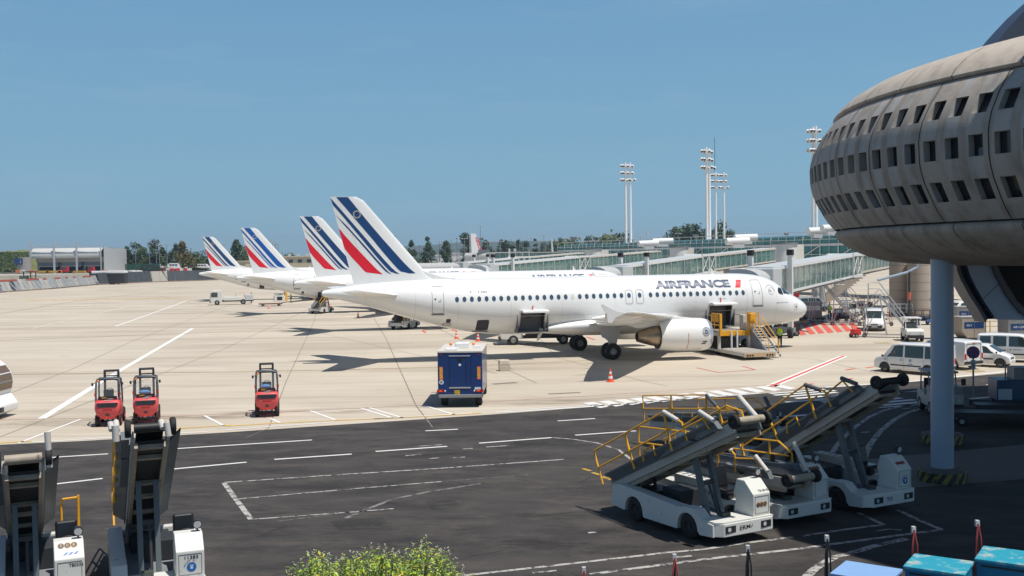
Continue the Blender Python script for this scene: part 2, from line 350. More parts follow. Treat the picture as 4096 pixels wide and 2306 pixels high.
for a in (((1050, 1124), (1112, 1120)), ((1164, 1131), (1190, 1129)), ((1222, 1126), (1280, 1122)), ((1020, 1148), (1060, 1144)), ((1080, 1155), (1105, 1153)), ((1140, 1153), (1170, 1151)), ((1480, 1342), (1500, 1340))): strip(m, D(*a), .12)
k6 = 1/3.22; z6 = lambda *p: [(2372+x*k6, 1800+y*k6) for x, y in p]; k8 = 1/2.7565; z8 = lambda *p: [(3172+x*k8, 1780+y*k8) for x, y in p]
strip(m, [(1790, 2320), (1870, 2303), (2024, 2286), (2372, 2247), (2589, 2222)]+z6((950, 1330), (1400, 1290), (2000, 1200), (2576, 1130)), .13)
strip(m, [(2360, 2300)]+z6((1250, 1440), (1700, 1385), (2576, 1290))+z8((360, 1110), (1000, 1025), (1640, 940)), .15)
strip(m, z8((1640, 940), (1400, 840), (1150, 720)), .16); strip(m, z8((100, 1010), (600, 935), (1000, 885)), .13); strip(m, z8((1000, 885), (850, 815), (720, 755)), .14)
strip(m, z8((890, 960), (1060, 935), (1200, 945)), .08); strip(m, z8((150, 1460), (230, 1380), (330, 1310), (470, 1240), (620, 1205), (900, 1120), (1250, 1040)), .22)
strip(m, D((1340, 1443), (1400, 1437)), .1); strip(m, D((1690, 1404), (1740, 1400)), .12)
for i, pts in enumerate((((2215, 490), (1900, 530), (1600, 600), (1400, 690), (1200, 830), (1050, 960), (930, 1100), (850, 1220), (820, 1300)), ((2215, 555), (1950, 630), (1750, 740), (1560, 900), (1430, 1060), (1350, 1210), (1310, 1380), (1300, 1449)))):
    strip(m, [(3096+x*k7, 1480+y*k7) for x, y in pts], .2+.04*i)
strip(m, [(3096+1880*k7, 1480+575*k7), (3096+2000*k7, 1480+565*k7)], .12); strip(m, [(3096+1260*k7, 1480+925*k7), (3096+1400*k7, 1480+910*k7)], .2)
struct('worn_road_marking', m, PWO)
m = M(); strip(m, D((870, 1305), (930, 1280), (985, 1258), (1080, 1238), (1210, 1218)), .16); strip(m, D((1110, 1213), (1330, 1196)), .06); strip(m, D((700, 1313), (880, 1290)), .07)
struct('faded_road_marking', m, PWF)
m = M()
for a in (((1466, 1180), (1486, 1186)), ((1490, 1190), (1510, 1196)), ((1514, 1200), (1530, 1205)), ((1532, 1206), (1552, 1214))): strip(m, D(*a), .16)
struct('yellow_scuff_marking', m, worn('worn_yellow_on_asphalt', (.45, .28, .04), (.06, .05, .045), .55, 5))
m = M()
strip(m, D((105, 1054), (290, 940), (484, 827)), .40); strip(m, D((290, 822), (380, 790), (468, 758)), .28)

z3 = lambda *p: [(900+x*k5, 1400+y*k5) for x, y in p]
for a in (((460, 695), (560, 738)), ((860, 615), (1120, 712)), ((1370, 590), (1690, 690)), ((1455, 585), (1790, 688)), ((1980, 555), (2310, 655))): strip(m, z3(*a), .15)
kA = 1/2.788; zA = lambda *p: [(x*kA, 1420+y*kA) for x, y in p]
for a in (((200, 990), (900, 720)), ((1660, 705), (1790, 775)), ((2280, 680), (2500, 795))): strip(m, zA(*a), .14)
struct('apron_marking_white', m, PWA)
m = M(); strip(m, D((80, 828), (330, 770)), .4); strip(m, D((460, 823), (760, 828)), .2); strip(m, [(160, 1182), (580, 1140)], .6)
struct('faint_apron_marking', m, PWAF)
m = M()
strip(m, D((-20, 1116), (78, 1111)), .22); strip(m, zA((1920, 828), (2576, 785)), .2); strip(m, z3((0, 770), (440, 745), (1120, 712), (1690, 690), (2310, 655), (2576, 640)), .2)
for i in range(16): strip(m, D((60+i*26, 756.5+(i % 2)*1.5-i*.35), (84+i*26, 754+(i % 2)*1.5-i*.35)), .9)
struct('apron_marking_yellow', m, PY)
m = M(); strip(m, D((-20, 943), (250, 940), (620, 936), (1100, 925), (1480, 908)), .26); strip(m, D((-20, 858), (500, 838), (1100, 822)), .25); strip(m, D((0, 790), (160, 763), (330, 742), (470, 722)), .3)
for i in range(8): strip(m, D((100+i*22, 773-i*.3), (112+i*22, 772-i*.3)), .8)
strip(m, [(3500, 1373), (3560, 1372)], .9); strip(m, [(3460, 1261), (3540, 1256)], .8); strip(m, [(3278, 1232), (3330, 1230)], .8); strip(m, [(3870, 1487), (3930, 1484)], .7)
struct('faded_yellow_marking', m, PYF)
m = M(); strip(m, D((-20, 1057), (320, 1050), (480, 1046), (680, 1034)), .14); strip(m, z3((0, 650), (1000, 605), (2140, 545)), .12); strip(m, D((1215, 1012), (1500, 995), (1960, 967)), .12)
struct('faded_pink_marking', m, PP)
m = M()
strip(m, D((1938, 973), (2122, 897)), .22, z=.016)
strip(m, D((1752, 926), (1808, 938)), .12); strip(m, D((1808, 938), (1900, 931)), .1); strip(m, D((1900, 931), (1868, 922)), .12)
z4 = lambda *p: [(2400+x*k5, 900+y*k5) for x, y in p]
for i in range(7):      # red safety hatching beside the aircraft nose
    x = 1990+i*94; q = ((x-62, 975+20-i*2), (x-20, 972+18-i*2), (x+88-i*2, 1104-i*7), (x+28-i*2, 1112-i*7))
    m.add([(*G(2400+a*k5, 900+b*k5), .012) for a, b in q], [(0, 1, 2, 3)])
for a in (((225, 1060), (255, 1088)), ((520, 1050), (560, 1070)), ((1880, 1130), (1960, 1158))): strip(m, [(1600+x*k5, 900+y*k5) for x, y in a], .25)
for (x, y, ww) in ((3400, 1478, .25), (3480, 1470, .2), (3235, 1538, .25), (3390, 1517, .22), (400, 1160, .3)): strip(m, [(x-16, y+3), (x+18, y-2)], ww)
struct('apron_marking_red', m, PR)
m = M(); strip(m, D((1938, 973), (2122, 897)), .62); struct('apron_marking_red_border', m, PWA)
m = M()                                                # long expansion joints and cracks in the slabs
for ww, pts in ((.05, ((0, 1000), (180, 930), (330, 860), (640, 745))), (.05, ((0, 1100), (560, 880), (860, 740))), (.045, ((676, 1078), (720, 960), (790, 810), (800, 770))), (.055, ((1088, 1075), (1046, 1020), (970, 850), (940, 800))),
                (.05, ((1280, 932), (1350, 965))), (.04, ((1330, 820), (1400, 900), (1620, 960), (1680, 972))), (.04, ((400, 745), (1250, 940))), (.05, ((930, 760), (1110, 830), (1290, 930))), (.04, ((1700, 880), (2050, 905), (2210, 940))),
                (.04, ((0, 895), (700, 860), (1100, 850))), (.04, ((620, 1101), (676, 1078)))): strip(m, D(*pts), ww, z=.008)
struct('apron_joint', m, JT)
m = M()
for (x, y, ww, l) in ((1270, 965, .5, 30), (390, 1066, .0, 0), (1420, 990, .35, 40)):
    if l: strip(m, D((x-l, y+2), (x, y), (x+l, y-2)), ww, z=.008)
struct('apron_stain', m, mat('oil_stain', (.20, .17, .14), .8, var=.3, scale=1))
rk = random.Random(31); m = M()
for k in range(26):
    x, y = rk.uniform(300, 2450), rk.uniform(1800, 2290); a = rk.uniform(-.5, .5); pts = [(x, y)]
    for q in range(rk.randint(3, 7)): a += rk.uniform(-.5, .5); x += 34*cos(a); y += 12*sin(a)-2; pts.append((x, y))
    strip(m, pts, rk.uniform(.012, .03), z=.007)
struct('asphalt_crack', m, mat('crack_dark', (.010, .009, .010), .9))
m = M()
for (x, y, w_, h_) in ((520, 1900, 150, 26), (1320, 2085, 210, 40), (2050, 1765, 130, 20), (1700, 2010, 120, 30)):
    P = [G(x, y), G(x+w_, y-w_*.07), G(x+w_+h_*.9, y+h_-w_*.07), G(x+h_*.9, y+h_)]; m.add([(*p, .006) for p in P], [(0, 1, 2, 3)])
struct('asphalt_patch', m, asphalt_mat('patch_asphalt', (.022, .021, .021), (.034, .032, .031), (.014, .013, .013)))
# far terrain: terrace behind the blast fence, grass bank, wooded hill ridge
tz = 3.0
T0, T1, T2 = (-260, 330), (-118, 425), (60, 560)
tr = M(); tr.grid([[(-600, 250, 0), (T0[0], T0[1], 0), (T1[0], T1[1], 0), (T2[0], T2[1], 0), (200, 650, 0)], [(-600, 250, tz), (T0[0], T0[1], tz), (T1[0], T1[1], tz), (T2[0], T2[1], tz), (200, 650, tz)],
      [(-900, 1400, tz), (-600, 1400, tz), (-400, 1400, tz), (100, 1400, tz), (300, 1400, tz)]])
struct('terrace', tr, mat('terrace_concrete', (.40, .375, .33), .9, var=.12, scale=.12, dirt=((.20, .19, .10), .05, .55)))
def ridge(name, x0, x1, y, h, n, seed, depth, mt, label=None):
    rd_ = random.Random(seed); rows = [[], [], []]; ph = [rd_.uniform(0, 6) for _ in range(5)]
    for i in range(n+1):
        t = i/n; x = x0+(x1-x0)*t; hh = h*(sin(pi*min(1, max(0, t)))**.55)*(.80+.11*sin(t*5+ph[0])+.05*sin(t*11+ph[1])+.022*sin(t*37+ph[2]))+rd_.uniform(0, .022)*h
        rows[0].append((x, y-depth, -1)); rows[1].append((x, y, hh)); rows[2].append((x, y+depth, -1))
    m_ = M(); m_.grid(rows); return struct(name, m_, mt)
ridge('hills', -900, 1350, 4600, 92, 260, 3, 500, mat('hill_wood', (.035, .06, .04), .95, var=.35, scale=.02))
ridge('hills', -400, 700, 3300, 46, 200, 8, 400, mat('hill_wood', (.035, .06, .04), .95))
ridge('hills', 200, 1500, 1500, 26, 220, 5, 120, mat('near_wood', (.03, .05, .022), .95, var=.4, scale=.2))
# ================================================================ airliners (nose at origin, +x forward, +y port, z up)
FU = [(0, 3.02, 2.98, .02), (.06, 3.25, 2.72, .26), (.2, 3.42, 2.52, .46), (.5, 3.66, 2.31, .73), (1.0, 3.95, 2.11, 1.02), (1.5, 4.22, 1.97, 1.25), (2.0, 4.52, 1.88, 1.43), (2.6, 4.97, 1.80, 1.59), (3.2, 5.34, 1.76, 1.72), (4.0, 5.62, 1.74, 1.85), (5.0, 5.79, 1.73, 1.94),
      (6.5, 5.87, 1.73, 1.975), (24, 5.87, 1.73, 1.975), (26, 5.87, 1.84, 1.97), (28, 5.86, 2.16, 1.92), (30, 5.84, 2.66, 1.78), (32, 5.78, 3.26, 1.52), (34, 5.66, 3.88, 1.16), (36, 5.45, 4.44, .68), (37.2, 5.26, 4.72, .36), (37.57, 5.18, 4.80, .26)]
def fu(s):
    s = max(0, min(37.57, s))
    for i in range(len(FU)-1):
        if FU[i][0] <= s <= FU[i+1][0]:
            a, b = FU[i], FU[i+1]; t = (s-a[0])/(b[0]-a[0])
            # catmull-rom for a smooth skin
            p = FU[max(i-1, 0)]; q = FU[min(i+2, len(FU)-1)]; out = []
            for k in (1, 2, 3):
                m0 = (b[k]-p[k])/(b[0]-p[0])*(b[0]-a[0]) if b[0] != p[0] else 0; m1 = (q[k]-a[k])/(q[0]-a[0])*(b[0]-a[0])
                if a[0] >= 6.5 and b[0] <= 24: m0 = m1 = 0
                if i == 0: m0 = (b[k]-a[k])
                out.append((2*t**3-3*t**2+1)*a[k]+(t**3-2*t**2+t)*m0+(-2*t**3+3*t**2)*b[k]+(t**3-t**2)*m1)
            return out
def sk(s, z, off=0, side=-1):          # point on the fuselage side at station s, height z
    t, b, hw = fu(s); zc = (t+b)/2; hz = (t-b)/2; q = max(-1, min(1, (z-zc)/hz)); y = hw*sqrt(max(0, 1-q*q)); n = Vector((0, y/max(hw, .01)**2, q/hz)); n.normalize()
    return (-s, side*(y+off*n.y), z+off*n.z)
def ska(s, a, off=0, side=-1):
    t, b, hw = fu(s); zc = (t+b)/2; hz = (t-b)/2; return (-s, side*(hw+off)*sin(a), zc+(hz+off)*cos(a))
def rrect(s0, s1, z0, z1, r, n=4):
    P = []
    for cx, cz, a0_ in ((s1-r, z1-r, 0), (s0+r, z1-r, pi/2), (s0+r, z0+r, pi), (s1-r, z0+r, 3*pi/2)):
        for k in range(n+1): a = a0_+pi/2*k/n; P.append((cx+r*cos(a), cz+r*sin(a)))
    return P
def decal(P, off=.012, side=-1, lean=0):        # filled outline on the skin; columns so it follows the curve
    m = M(); zs = [p[1] for p in P]; z0, z1 = min(zs), max(zs); nn = max(2, int((z1-z0)/.12)+1); rows = []
    def span(z):
        xs = []
        for i in range(len(P)):
            a, b = P[i], P[(i+1) % len(P)]
            if (a[1]-z)*(b[1]-z) <= 0 and a[1] != b[1]: xs.append(a[0]+(b[0]-a[0])*(z-a[1])/(b[1]-a[1]))
        return (min(xs), max(xs)) if xs else None
    for i in range(nn+1):
        z = z0+(z1-z0)*min(max(i/nn, .002), .998); sp_ = span(z)
        if sp_: rows.append([sk(sp_[0]+(sp_[1]-sp_[0])*t+lean*(z-z0), z, off, side) for t in (0, .5, 1)])
    return m.grid(rows)
def outline(P, wd, off=.014, side=-1):
    m = M(); n = len(P); c = (sum(p[0] for p in P)/n, sum(p[1] for p in P)/n); rows = [[], []]
    for i in range(n+1):
        p = P[i % n]; a = P[(i-1) % n]; b = P[(i+1) % n]; d = Vector((b[0]-a[0], b[1]-a[1])); d.normalize(); nn = Vector((-d.y, d.x))*wd/2
        rows[0].append(sk(p[0]+nn.x, p[1]+nn.y, off, side)); rows[1].append(sk(p[0]-nn.x, p[1]-nn.y, off, side))
    # subdivide long runs
    R0, R1 = [], []
    for i in range(n):
        for k in range(6):
            t = k/6; 
            a, b = P[i], P[(i+1) % n]
            if k and hypot(a[0]-b[0], a[1]-b[1]) < .3: continue
            d = Vector((b[0]-a[0], b[1]-a[1])); 
            if d.length < 1e-6: continue
            d.normalize(); nn = Vector((-d.y, d.x))*wd/2; x, z = a[0]+(b[0]-a[0])*t, a[1]+(b[1]-a[1])*t
            R0.append(sk(x+nn.x, z+nn.y, off, side)); R1.append(sk(x-nn.x, z-nn.y, off, side))
    R0.append(R0[0]); R1.append(R1[0]); return m.grid([R0, R1])
def skin_text(s, s_left, z0, width, height, side=-1, off=.012, bold=0.0, rise=0):
    vs, fs = text_mesh(s, bold); bm = bmesh.new(); V = [bm.verts.new(v) for v in vs]
    for f in fs:
        try: bm.faces.new([V[i] for i in f])
        except ValueError: pass
    xs = [v[0] for v in vs]; ys = [v[1] for v in vs]; x0, x1, y0, y1 = min(xs), max(xs), min(ys), max(ys)
    for i in range(1, 6): bmesh.ops.bisect_plane(bm, geom=bm.verts[:]+bm.edges[:]+bm.faces[:], plane_co=(0, y0+(y1-y0)*i/6, 0), plane_no=(0, 1, 0))
    bm.verts.index_update(); m = M()
    for v in bm.verts:
        u = (v.co.x-x0)/(x1-x0); q = (v.co.y-y0)/(y1-y0); m.v.append(sk(s_left-u*width, z0+q*height+rise*u, off, side))
    m.f = [tuple(v.index for v in f.verts) for f in bm.faces]; bm.free(); return m
def fin_half(s, z):      # half thickness of the fin
    le, te = fin_lims(z); t = min(max((s-le)/(te-le), 0), 1); return .009+(te-le)*.052*(2.6*(sqrt(t)-t)*.75+.25*sin(pi*t)) if te > le else .01
def fin_lims(z):
    zz = min(max(z, 5.4), 11.76); f = (zz-5.6)/(11.72-5.6); le = 29.55+(34.75-29.55)*f; te = 35.35+(36.85-35.35)*f
    if zz < 6.3: le -= (6.3-zz)**2*.9
    if zz > 11.45: le += (zz-11.45)**2*3.2
    return le, te
def fin_poly(P, off=.006):
    # polygon in (s, z) clipped into rows, on both faces of the fin
    m = M(); zs = [p[1] for p in P]; z0, z1 = min(zs), max(zs); nn = max(3, int((z1-z0)/.15)); 
    for sd in (-1, 1):
        rows = []
        for i in range(nn+1):
            z = z0+(z1-z0)*min(max(i/nn, .001), .999); xs = []
            for j in range(len(P)):
                a, b = P[j], P[(j+1) % len(P)]
                if (a[1]-z)*(b[1]-z) <= 0 and a[1] != b[1]: xs.append(a[0]+(b[0]-a[0])*(z-a[1])/(b[1]-a[1]))
            if not xs: continue
            le, te = fin_lims(z); a, b = max(min(xs), le+.01), min(max(xs), te-.004)
            if b <= a: b = a+.001
            rows.append([(-(a+(b-a)*t), sd*(fin_half(a+(b-a)*t, z)+off), z) for t in (0, .25, .5, .75, 1)])
        m.grid(rows)
    return m
def wing_mesh(secs):      # secs: (y, sLE, sTE, zc, thickness, twist drop)
    m = M(); rows = []
    prof = [(1, 0), (.85, .22), (.6, .62), (.35, .95), (.15, .85), (.04, .45), (0, 0), (.04, -.35), (.15, -.62), (.35, -.7), (.6, -.42), (.85, -.10)]
    for (y, le, te, z, th, tw) in secs: rows.append([(-(le+(te-le)*u), y, z+v*th/1.6-tw*(u-.4)) for u, v in prof])
    m.grid(rows, True); m.add(rows[-1], [tuple(range(len(prof)))]); m.add(rows[0], [tuple(range(len(prof)))]); return m
def make_airliner(blue=NAVY, full=True):
    root = thing('airliner', '', 'airliner')
    B = mat('tail_blue', (.008, .048, .16), .3, var=.05, coat=.3); RD = mat('tail_red', (.72, .008, .03), .3, var=.03, coat=.3)
    ss = sorted(set([f[0] for f in FU]+[.1, .3, .75, 1.25, 1.75, 2.3, 2.9, 3.6, 4.5, 5.7]+[7.27, 9.1, 21.9, 23.7]+[6.5+i*1.0 for i in range(18)]+[25, 27, 29, 31, 33, 35, 36.6]))
    NA = 48; hole = [(7.27, 9.1, 2.02, 3.6), (21.9, 23.7, 2.02, 3.42)]
    angs = [2*pi*i/NA for i in range(NA)]
    f = M(); rows = [[ska(s, a) for a in angs] for s in ss]; n = NA
    for r in rows: f.v += r
    for j in range(len(ss)-1):
        for i in range(n):
            s = (ss[j]+ss[j+1])/2; a = (angs[i]+pi/NA); z = ska(s, a)[2]
            if 0 < a < pi and any(h[0] < s < h[1] and h[2]-.1 < z < h[3]+.06 for h in hole): continue
            f.f.append((j*n+i, j*n+(i+1) % n, (j+1)*n+(i+1) % n, (j+1)*n+i))
    fo = f.build('fuselage', PLANEW, root, smooth=60)
    m = M(); m.cyl((-37.5, 0, 4.99), (-37.62, 0, 4.99), .24, .22, n=16); m.build('exhaust_outlet', mat('exhaust_metal', (.12, .11, .10), .5, .6), fo)
    # cargo holds: open doors with lining behind
    hold = mat('hold_lining', (.13, .13, .14), .7, var=.25, scale=3); ceil = mat('hold_ceiling', (.50, .38, .22), .7, var=.1)
    for (s0, s1, z0, z1) in hole:
        m = M(); A = [sk(s0-.02, z0-.12, -.02), sk(s1+.02, z0-.12, -.02), sk(s1+.02, z1+.1, -.02), sk(s0-.02, z1+.1, -.02)]
        m.box(-s1-.25, -s0+.25, -1.0, -.9, 1.95, 3.7); m.box(-s1-.25, -s1-.2, -1.9, -.9, 1.95, 3.7); m.box(-s0+.2, -s0+.25, -1.9, -.9, 1.95, 3.7); m.box(-s1-.25, -s0+.25, -1.75, -.9, 1.93, 2.0)
        h = m.build('cargo_hold', hold, root)
        m = M(); m.box(-s1-.25, -s0+.25, -1.78, -.9, 3.52, 3.6); m.build('hold_ceiling', ceil, h)
        m = M(); m.box(-(s0+s1)/2-.28, -(s0+s1)/2+.1, -1.03, -.99, 2.95, 3.05); m.box(-s0-.05, -s0+.02, -1.7, -1.0, 2, 3.5); m.build('fitting', DARK, h)
        # door swung up and out
        rows = []
        for k in range(9):
            t = k/8; rows.append([(-(s0-.05+(s1-s0+.1)*u), -1.86-1.0*t, z1+.06+.10*sin(pi*t)+.02*t) for u in (0, .25, .5, .75, 1)])
        m = M(); m.grid(rows); m.grid([[(p[0], p[1], p[2]-.11) for p in r] for r in rows]); m.grid([rows[-1], [(p[0], p[1], p[2]-.11) for p in rows[-1]]]); m.grid([[r[0] for r in rows], [(r[0][0], r[0][1], r[0][2]-.11) for r in rows]]); m.grid([[r[-1] for r in rows], [(r[-1][0], r[-1][1], r[-1][2]-.11) for r in rows]])
        d = m.build('cargo_door', PLANEW, root, smooth=40)
        m = M(); m.tube([(-(s0+s1)/2, -1.9, z1+.55), (-(s0+s1)/2-.02, -2.0, z1+.3), (-(s0+s1)/2-.1, -2.15, z1+.17)], .04); m.build('door_flag', REDL, d)
        m = M(); m.grid([[sk(s0-.06, z1+.1-.05*i, .02) for i in range(30)], [sk(s0+.01, z1+.1-.05*i, .02) for i in range(30)]]); m.grid([[sk(s1-.01, z1+.1-.05*i, .02) for i in range(30)], [sk(s1+.06, z1+.1-.05*i, .02) for i in range(30)]]); m.build('door_seal', LGREY, d) if False else None
        for e0, e1 in ((s0-.06, s0+.01), (s1-.01, s1+.06)): M().grid([[sk(e0, z1+.1-.05*i, .02) for i in range(30)], [sk(e1, z1+.1-.05*i, .02) for i in range(30)]]).build('door_seal', LGREY, d)
    # nose-to-tail details
    ws = [6.31+i*.533 for i in range(15)]+[]; wins = []
    s = 6.31
    for i in range(15): wins.append(s); s += .533
    ex2 = wins[-1]+.86; ex1 = ex2+.83; s = ex1+.59
    for i in range(24): wins.append(s); s += .533
    for i, s in enumerate(wins+[ex1, ex2]):
        m = decal(rrect(s-.135, s+.135, 4.245, 4.62, .11), .012)
        m.build('window', mat('window_shade_down', (.6, .6, .58), .4) if i == 22 else mat('cabin_window_glass', (.05, .09, .13), .08, var=.2, spec=.8), root)
    m = M()
    for s in (ex1, ex2): m = merge(m, outline(rrect(s-.27, s+.27, 3.82, 4.83, .14), .035))
    m.build('exit_outline', mat('outline_grey', (.36, .36, .37), .5), root)
    for (s0, s1, z0, z1) in ((4.70, 5.52, 3.47, 5.36), (29.25, 30.05, 3.47, 5.36)):
        dm = outline(rrect(s0, s1, z0, z1, .12), .04); d = dm.build('door', mat('outline_grey', (.36, .36, .37)), root)
        m = decal(rrect(s0-.06, s1+.06, z0-.12, z0-.02, .04), .03); m.build('door_sill', mat('sill_metal', (.16, .16, .16), .5), d)
        c = (s0+s1)/2; m = decal(rrect(c-.0+.12, c+.26, 4.42, 4.56, .06), .012); m.build('door_window', GLASSD, d)
        m = decal(rrect(c-.2, c-.02, 4.3, 4.36, .02), .012); m = merge(m, decal(rrect(c-.22, c-.18, 4.3, 4.55, .02), .012)); m.build('door_handle', mat('outline_grey', (.36, .36, .37)), d)
    for (s0, s1, z0, z1, r) in ((25.97, 26.85, 2.15, 2.93, .06), (28.70, 29.02, 2.77, 3.05, .03)):
        decal(rrect(s0, s1, z0, z1, r), .012).build('hatch_opening', mat('hatch_dark', (.03, .03, .045), .6), root)
    m = decal(rrect(25.9, 27.05, 2.06, 2.13, .03), .05); m.build('hatch_sill', mat('sill_metal', (.16, .16, .16)), root)
    m = outline(rrect(28.66, 29.2, 2.58, 2.70, .03), .03); m.build('access_panel', DARK, root)
    # cockpit windows
    cw = M()
    for P in (((3.12, 4.66), (3.22, 4.48), (3.14, 4.20), (2.74, 4.17), (2.72, 4.74), (2.95, 4.76)), ((2.64, 4.78), (2.64, 4.17), (1.90, 4.16), (1.86, 4.28), (2.30, 4.66))):
        for sd_ in (-1, 1): decal(list(P), .016, side=sd_).build('cockpit_window', GLASSD, root)
    m = M(); ro = [[ska(2.0+.05*i+(.46*t), a, .014, 1) for a in [(-.42+.84*j/8) for j in range(9)]] for i, t in ((0, 0), (0, .5), (0, 1))]
    # livery lettering
    LET = mat('livery_blue', (.004, .035, .11), .35, var=.02)
    skin_text('AIRFRANCE', 13.28, 4.85, 6.05, .58, bold=.055).build('lettering', LET, root)
    m = M(); m.grid([[sk(6.88-.26*(i/5)-.42*j/3, 4.83+.56*i/5, .012) for j in range(4)] for i in range(6)]); m.build('red_stroke', RD, root)
    skin_text('F - HBI', 27.35, 4.87, 1.25, .24, bold=.03).build('registration', LET, root)
    skin_text('AIRFRANCE KLM', 3.50, 3.56, 1.1, .07).build('small_lettering', LET, root)
    skin_text('AIRBUS A320', 8.4, 4.0, .62, .06).build('small_lettering', LET, root)
    def ring(s, z, r0, r1, n=24, a0_=0, a1_=2*pi):
        return M().grid([[sk(s+r*cos(a0_+(a1_-a0_)*i/n), z+r*sin(a0_+(a1_-a0_)*i/n), .012) for i in range(n+1)] for r in (r0, r1)])
    m = ring(3.85, 4.50, .24, .27)
    for q in range(3): m = merge(m, M().grid([[sk(3.85+.1-.04*q+.2*t-.1+(.05 if j else 0), 4.42+.16*t-.0+.02*q, .013) for t in (0, .33, .66, 1)] for j in (0, 1)]))
    m = merge(m, ring(3.93, 4.56, .38, .42, 16, pi*.1, pi*1.05)); m.build('alliance_emblem', mat('outline_grey', (.36, .36, .37)), root)
    m = outline(rrect(1.35, 1.75, 3.02, 3.42, .05), .02); m.build('static_port_frame', mat('port_red', (.45, .18, .15), .6), root)
    decal(rrect(1.47, 1.61, 3.13, 3.31, .02), .012).build('static_port', DARK, root)
    m = M().grid([[sk(5.05+.22*t-.11, 2.86+.012*k, .012) for t in (0, 1)] for k in (0, 3)]); m = merge(m, M().grid([[sk(5.05-.015, z, .012), sk(5.05+.015, z, .012)] for z in (2.55, 2.7, 2.86)])); m.build('red_mark', REDL, root)
    m = M(); m.prism([(-8.05, 5.85), (-7.75, 5.85), (-7.98, 6.27), (-8.1, 6.27)], 'y', -.02, .02); m.build('antenna', PLANEW, root); m = M(); m.prism([(-17.6, 5.85), (-17.3, 5.85), (-17.55, 6.15), (-17.65, 6.15)], 'y', -.02, .02); m.build('antenna', PLANEW, root)
    m = M(); m.prism([(-21.9, 1.66), (-21.55, 1.75), (-21.85, 1.2), (-22.02, 1.16)], 'y', -.02, .02); m.build('antenna', PLANEW, root)
    sm = mat('skin_seam', (.60, .60, .59), .5)
    for s in (3.4, 6.0, 10.2, 16.5, 20.6, 24.4, 28.2, 31.2, 34.6):
        M().grid([[ska(s+q, .35+2.4*i/20, .003) for i in range(21)] for q in (0, .022)]).build('skin_seam', sm, fo)
    for a_, sa, sb in ((.62, 6.2, 30.0), (1.9, 6.2, 29.0)): M().grid([[ska(sa+(sb-sa)*i/30, a_+q, .003) for i in range(31)] for q in (0, .009)]).build('skin_seam', sm, fo)
    # fin
    rows = []
    for i in range(27):
        z = 5.35+(11.76-5.35)*i/26; le, te = fin_lims(z); up_ = []
        for u in (0, .02, .06, .14, .28, .45, .65, .82, 1): up_.append((le+(te-le)*u, u))
        ring_ = [(-s_, -fin_half(s_, z), z) for s_, u in up_]+[(-s_, fin_half(s_, z), z) for s_, u in up_[::-1]]
        rows.append(ring_)
    m = M(); m.grid(rows, True); m.add(rows[-1], [tuple(range(len(rows[-1])))]); fin = m.build('tail_fin', PLANEW, root, smooth=50)
    m = M(); m.prism([(-29.5, 5.75), (-33.0, 5.75), (-31.0, 6.75), (-30.0, 6.36), (-29.1, 6.08), (-27.9, 5.88)], 'y', -.09, .09); m.build('fin_fillet', PLANEW, root, bevel=.06)
    def stripe(pts, mt): fin_poly(pts).build('tail_stripe', mt, fin)
    def sw(zt, s_t, zb, s_b, ws_, curl=.55, zbot=6.30):   # slanted band: (left edge top/bottom in s), width, curling aft-to-forward at its foot
        n = 14; Lp, Rp = [], []
        for i in range(n+1):
            t = i/n; z = zt+(zbot-zt)*t; base = s_t+(s_b-s_t)*t; k = max(0, (t-.86)/.14); base -= curl*k*k
            wd = ws_[0]+(ws_[1]-ws_[0])*t; wd *= (1-.05*k)
            Lp.append((base, z)); Rp.append((base-wd, z))
        return Lp+Rp[::-1]
    # s grows aft; bands run from the aft top edge down and forward
    WL_ = [(36.46, 11.74), (35.93, 11.11), (35.26, 10.3), (34.58, 9.48), (33.89, 8.64), (33.21, 7.78), (32.52, 6.96), (32.17, 6.57), (31.82, 6.31)]; WR_ = [(30.95, 6.30), (31.31, 6.59), (31.8, 7.09), (32.5, 7.90), (33.19, 8.69), (33.88, 9.52), (34.45, 10.22), (35.05, 10.98), (35.65, 11.74)]
    stripe(WL_+WR_, B)
    stripe([(36.84, 11.62), (36.69, 11.18), (35.95, 10.3), (35.27, 9.46), (34.59, 8.61), (33.91, 7.76), (33.22, 6.94), (32.81, 6.49), (32.53, 6.30), (32.1, 6.29), (32.31, 6.39), (32.66, 6.72), (33.21, 7.33), (33.9, 8.15), (34.59, 9.0), (35.27, 9.81), (36.08, 10.78), (36.80, 11.63)], B)
    stripe([(36.55, 10.53), (35.96, 9.81), (35.28, 9.04), (34.6, 8.22), (33.92, 7.41), (33.37, 6.76), (33.02, 6.4), (32.88, 6.3), (32.70, 6.29), (32.86, 6.4), (33.2, 6.76), (33.76, 7.40), (34.44, 8.22), (35.12, 9.0), (35.8, 9.78)], B)
    stripe([(36.34, 9.61), (36.15, 8.91), (35.93, 8.13), (35.45, 7.5), (34.97, 6.97), (34.63, 6.57), (34.42, 6.39), (34.18, 6.3), (33.3, 6.28), (33.65, 6.56), (34.06, 6.99), (34.61, 7.59), (35.29, 8.34), (35.84, 8.97)], RD)
    m = M()
    for q in range(12):
        a = q*pi/6; s_, z = 35.04+.24*cos(a), 10.52+.24*sin(a)
        for sd in (-1, 1): m.add([(-s_+.045*cos(k*pi/3), sd*(fin_half(s_, z)+.012), z+.045*sin(k*pi/3)) for k in range(6)], [tuple(range(6))])
    m.build('star_ring', mat('star_gold', (.75, .62, .40), .5), fin)
    m = M()
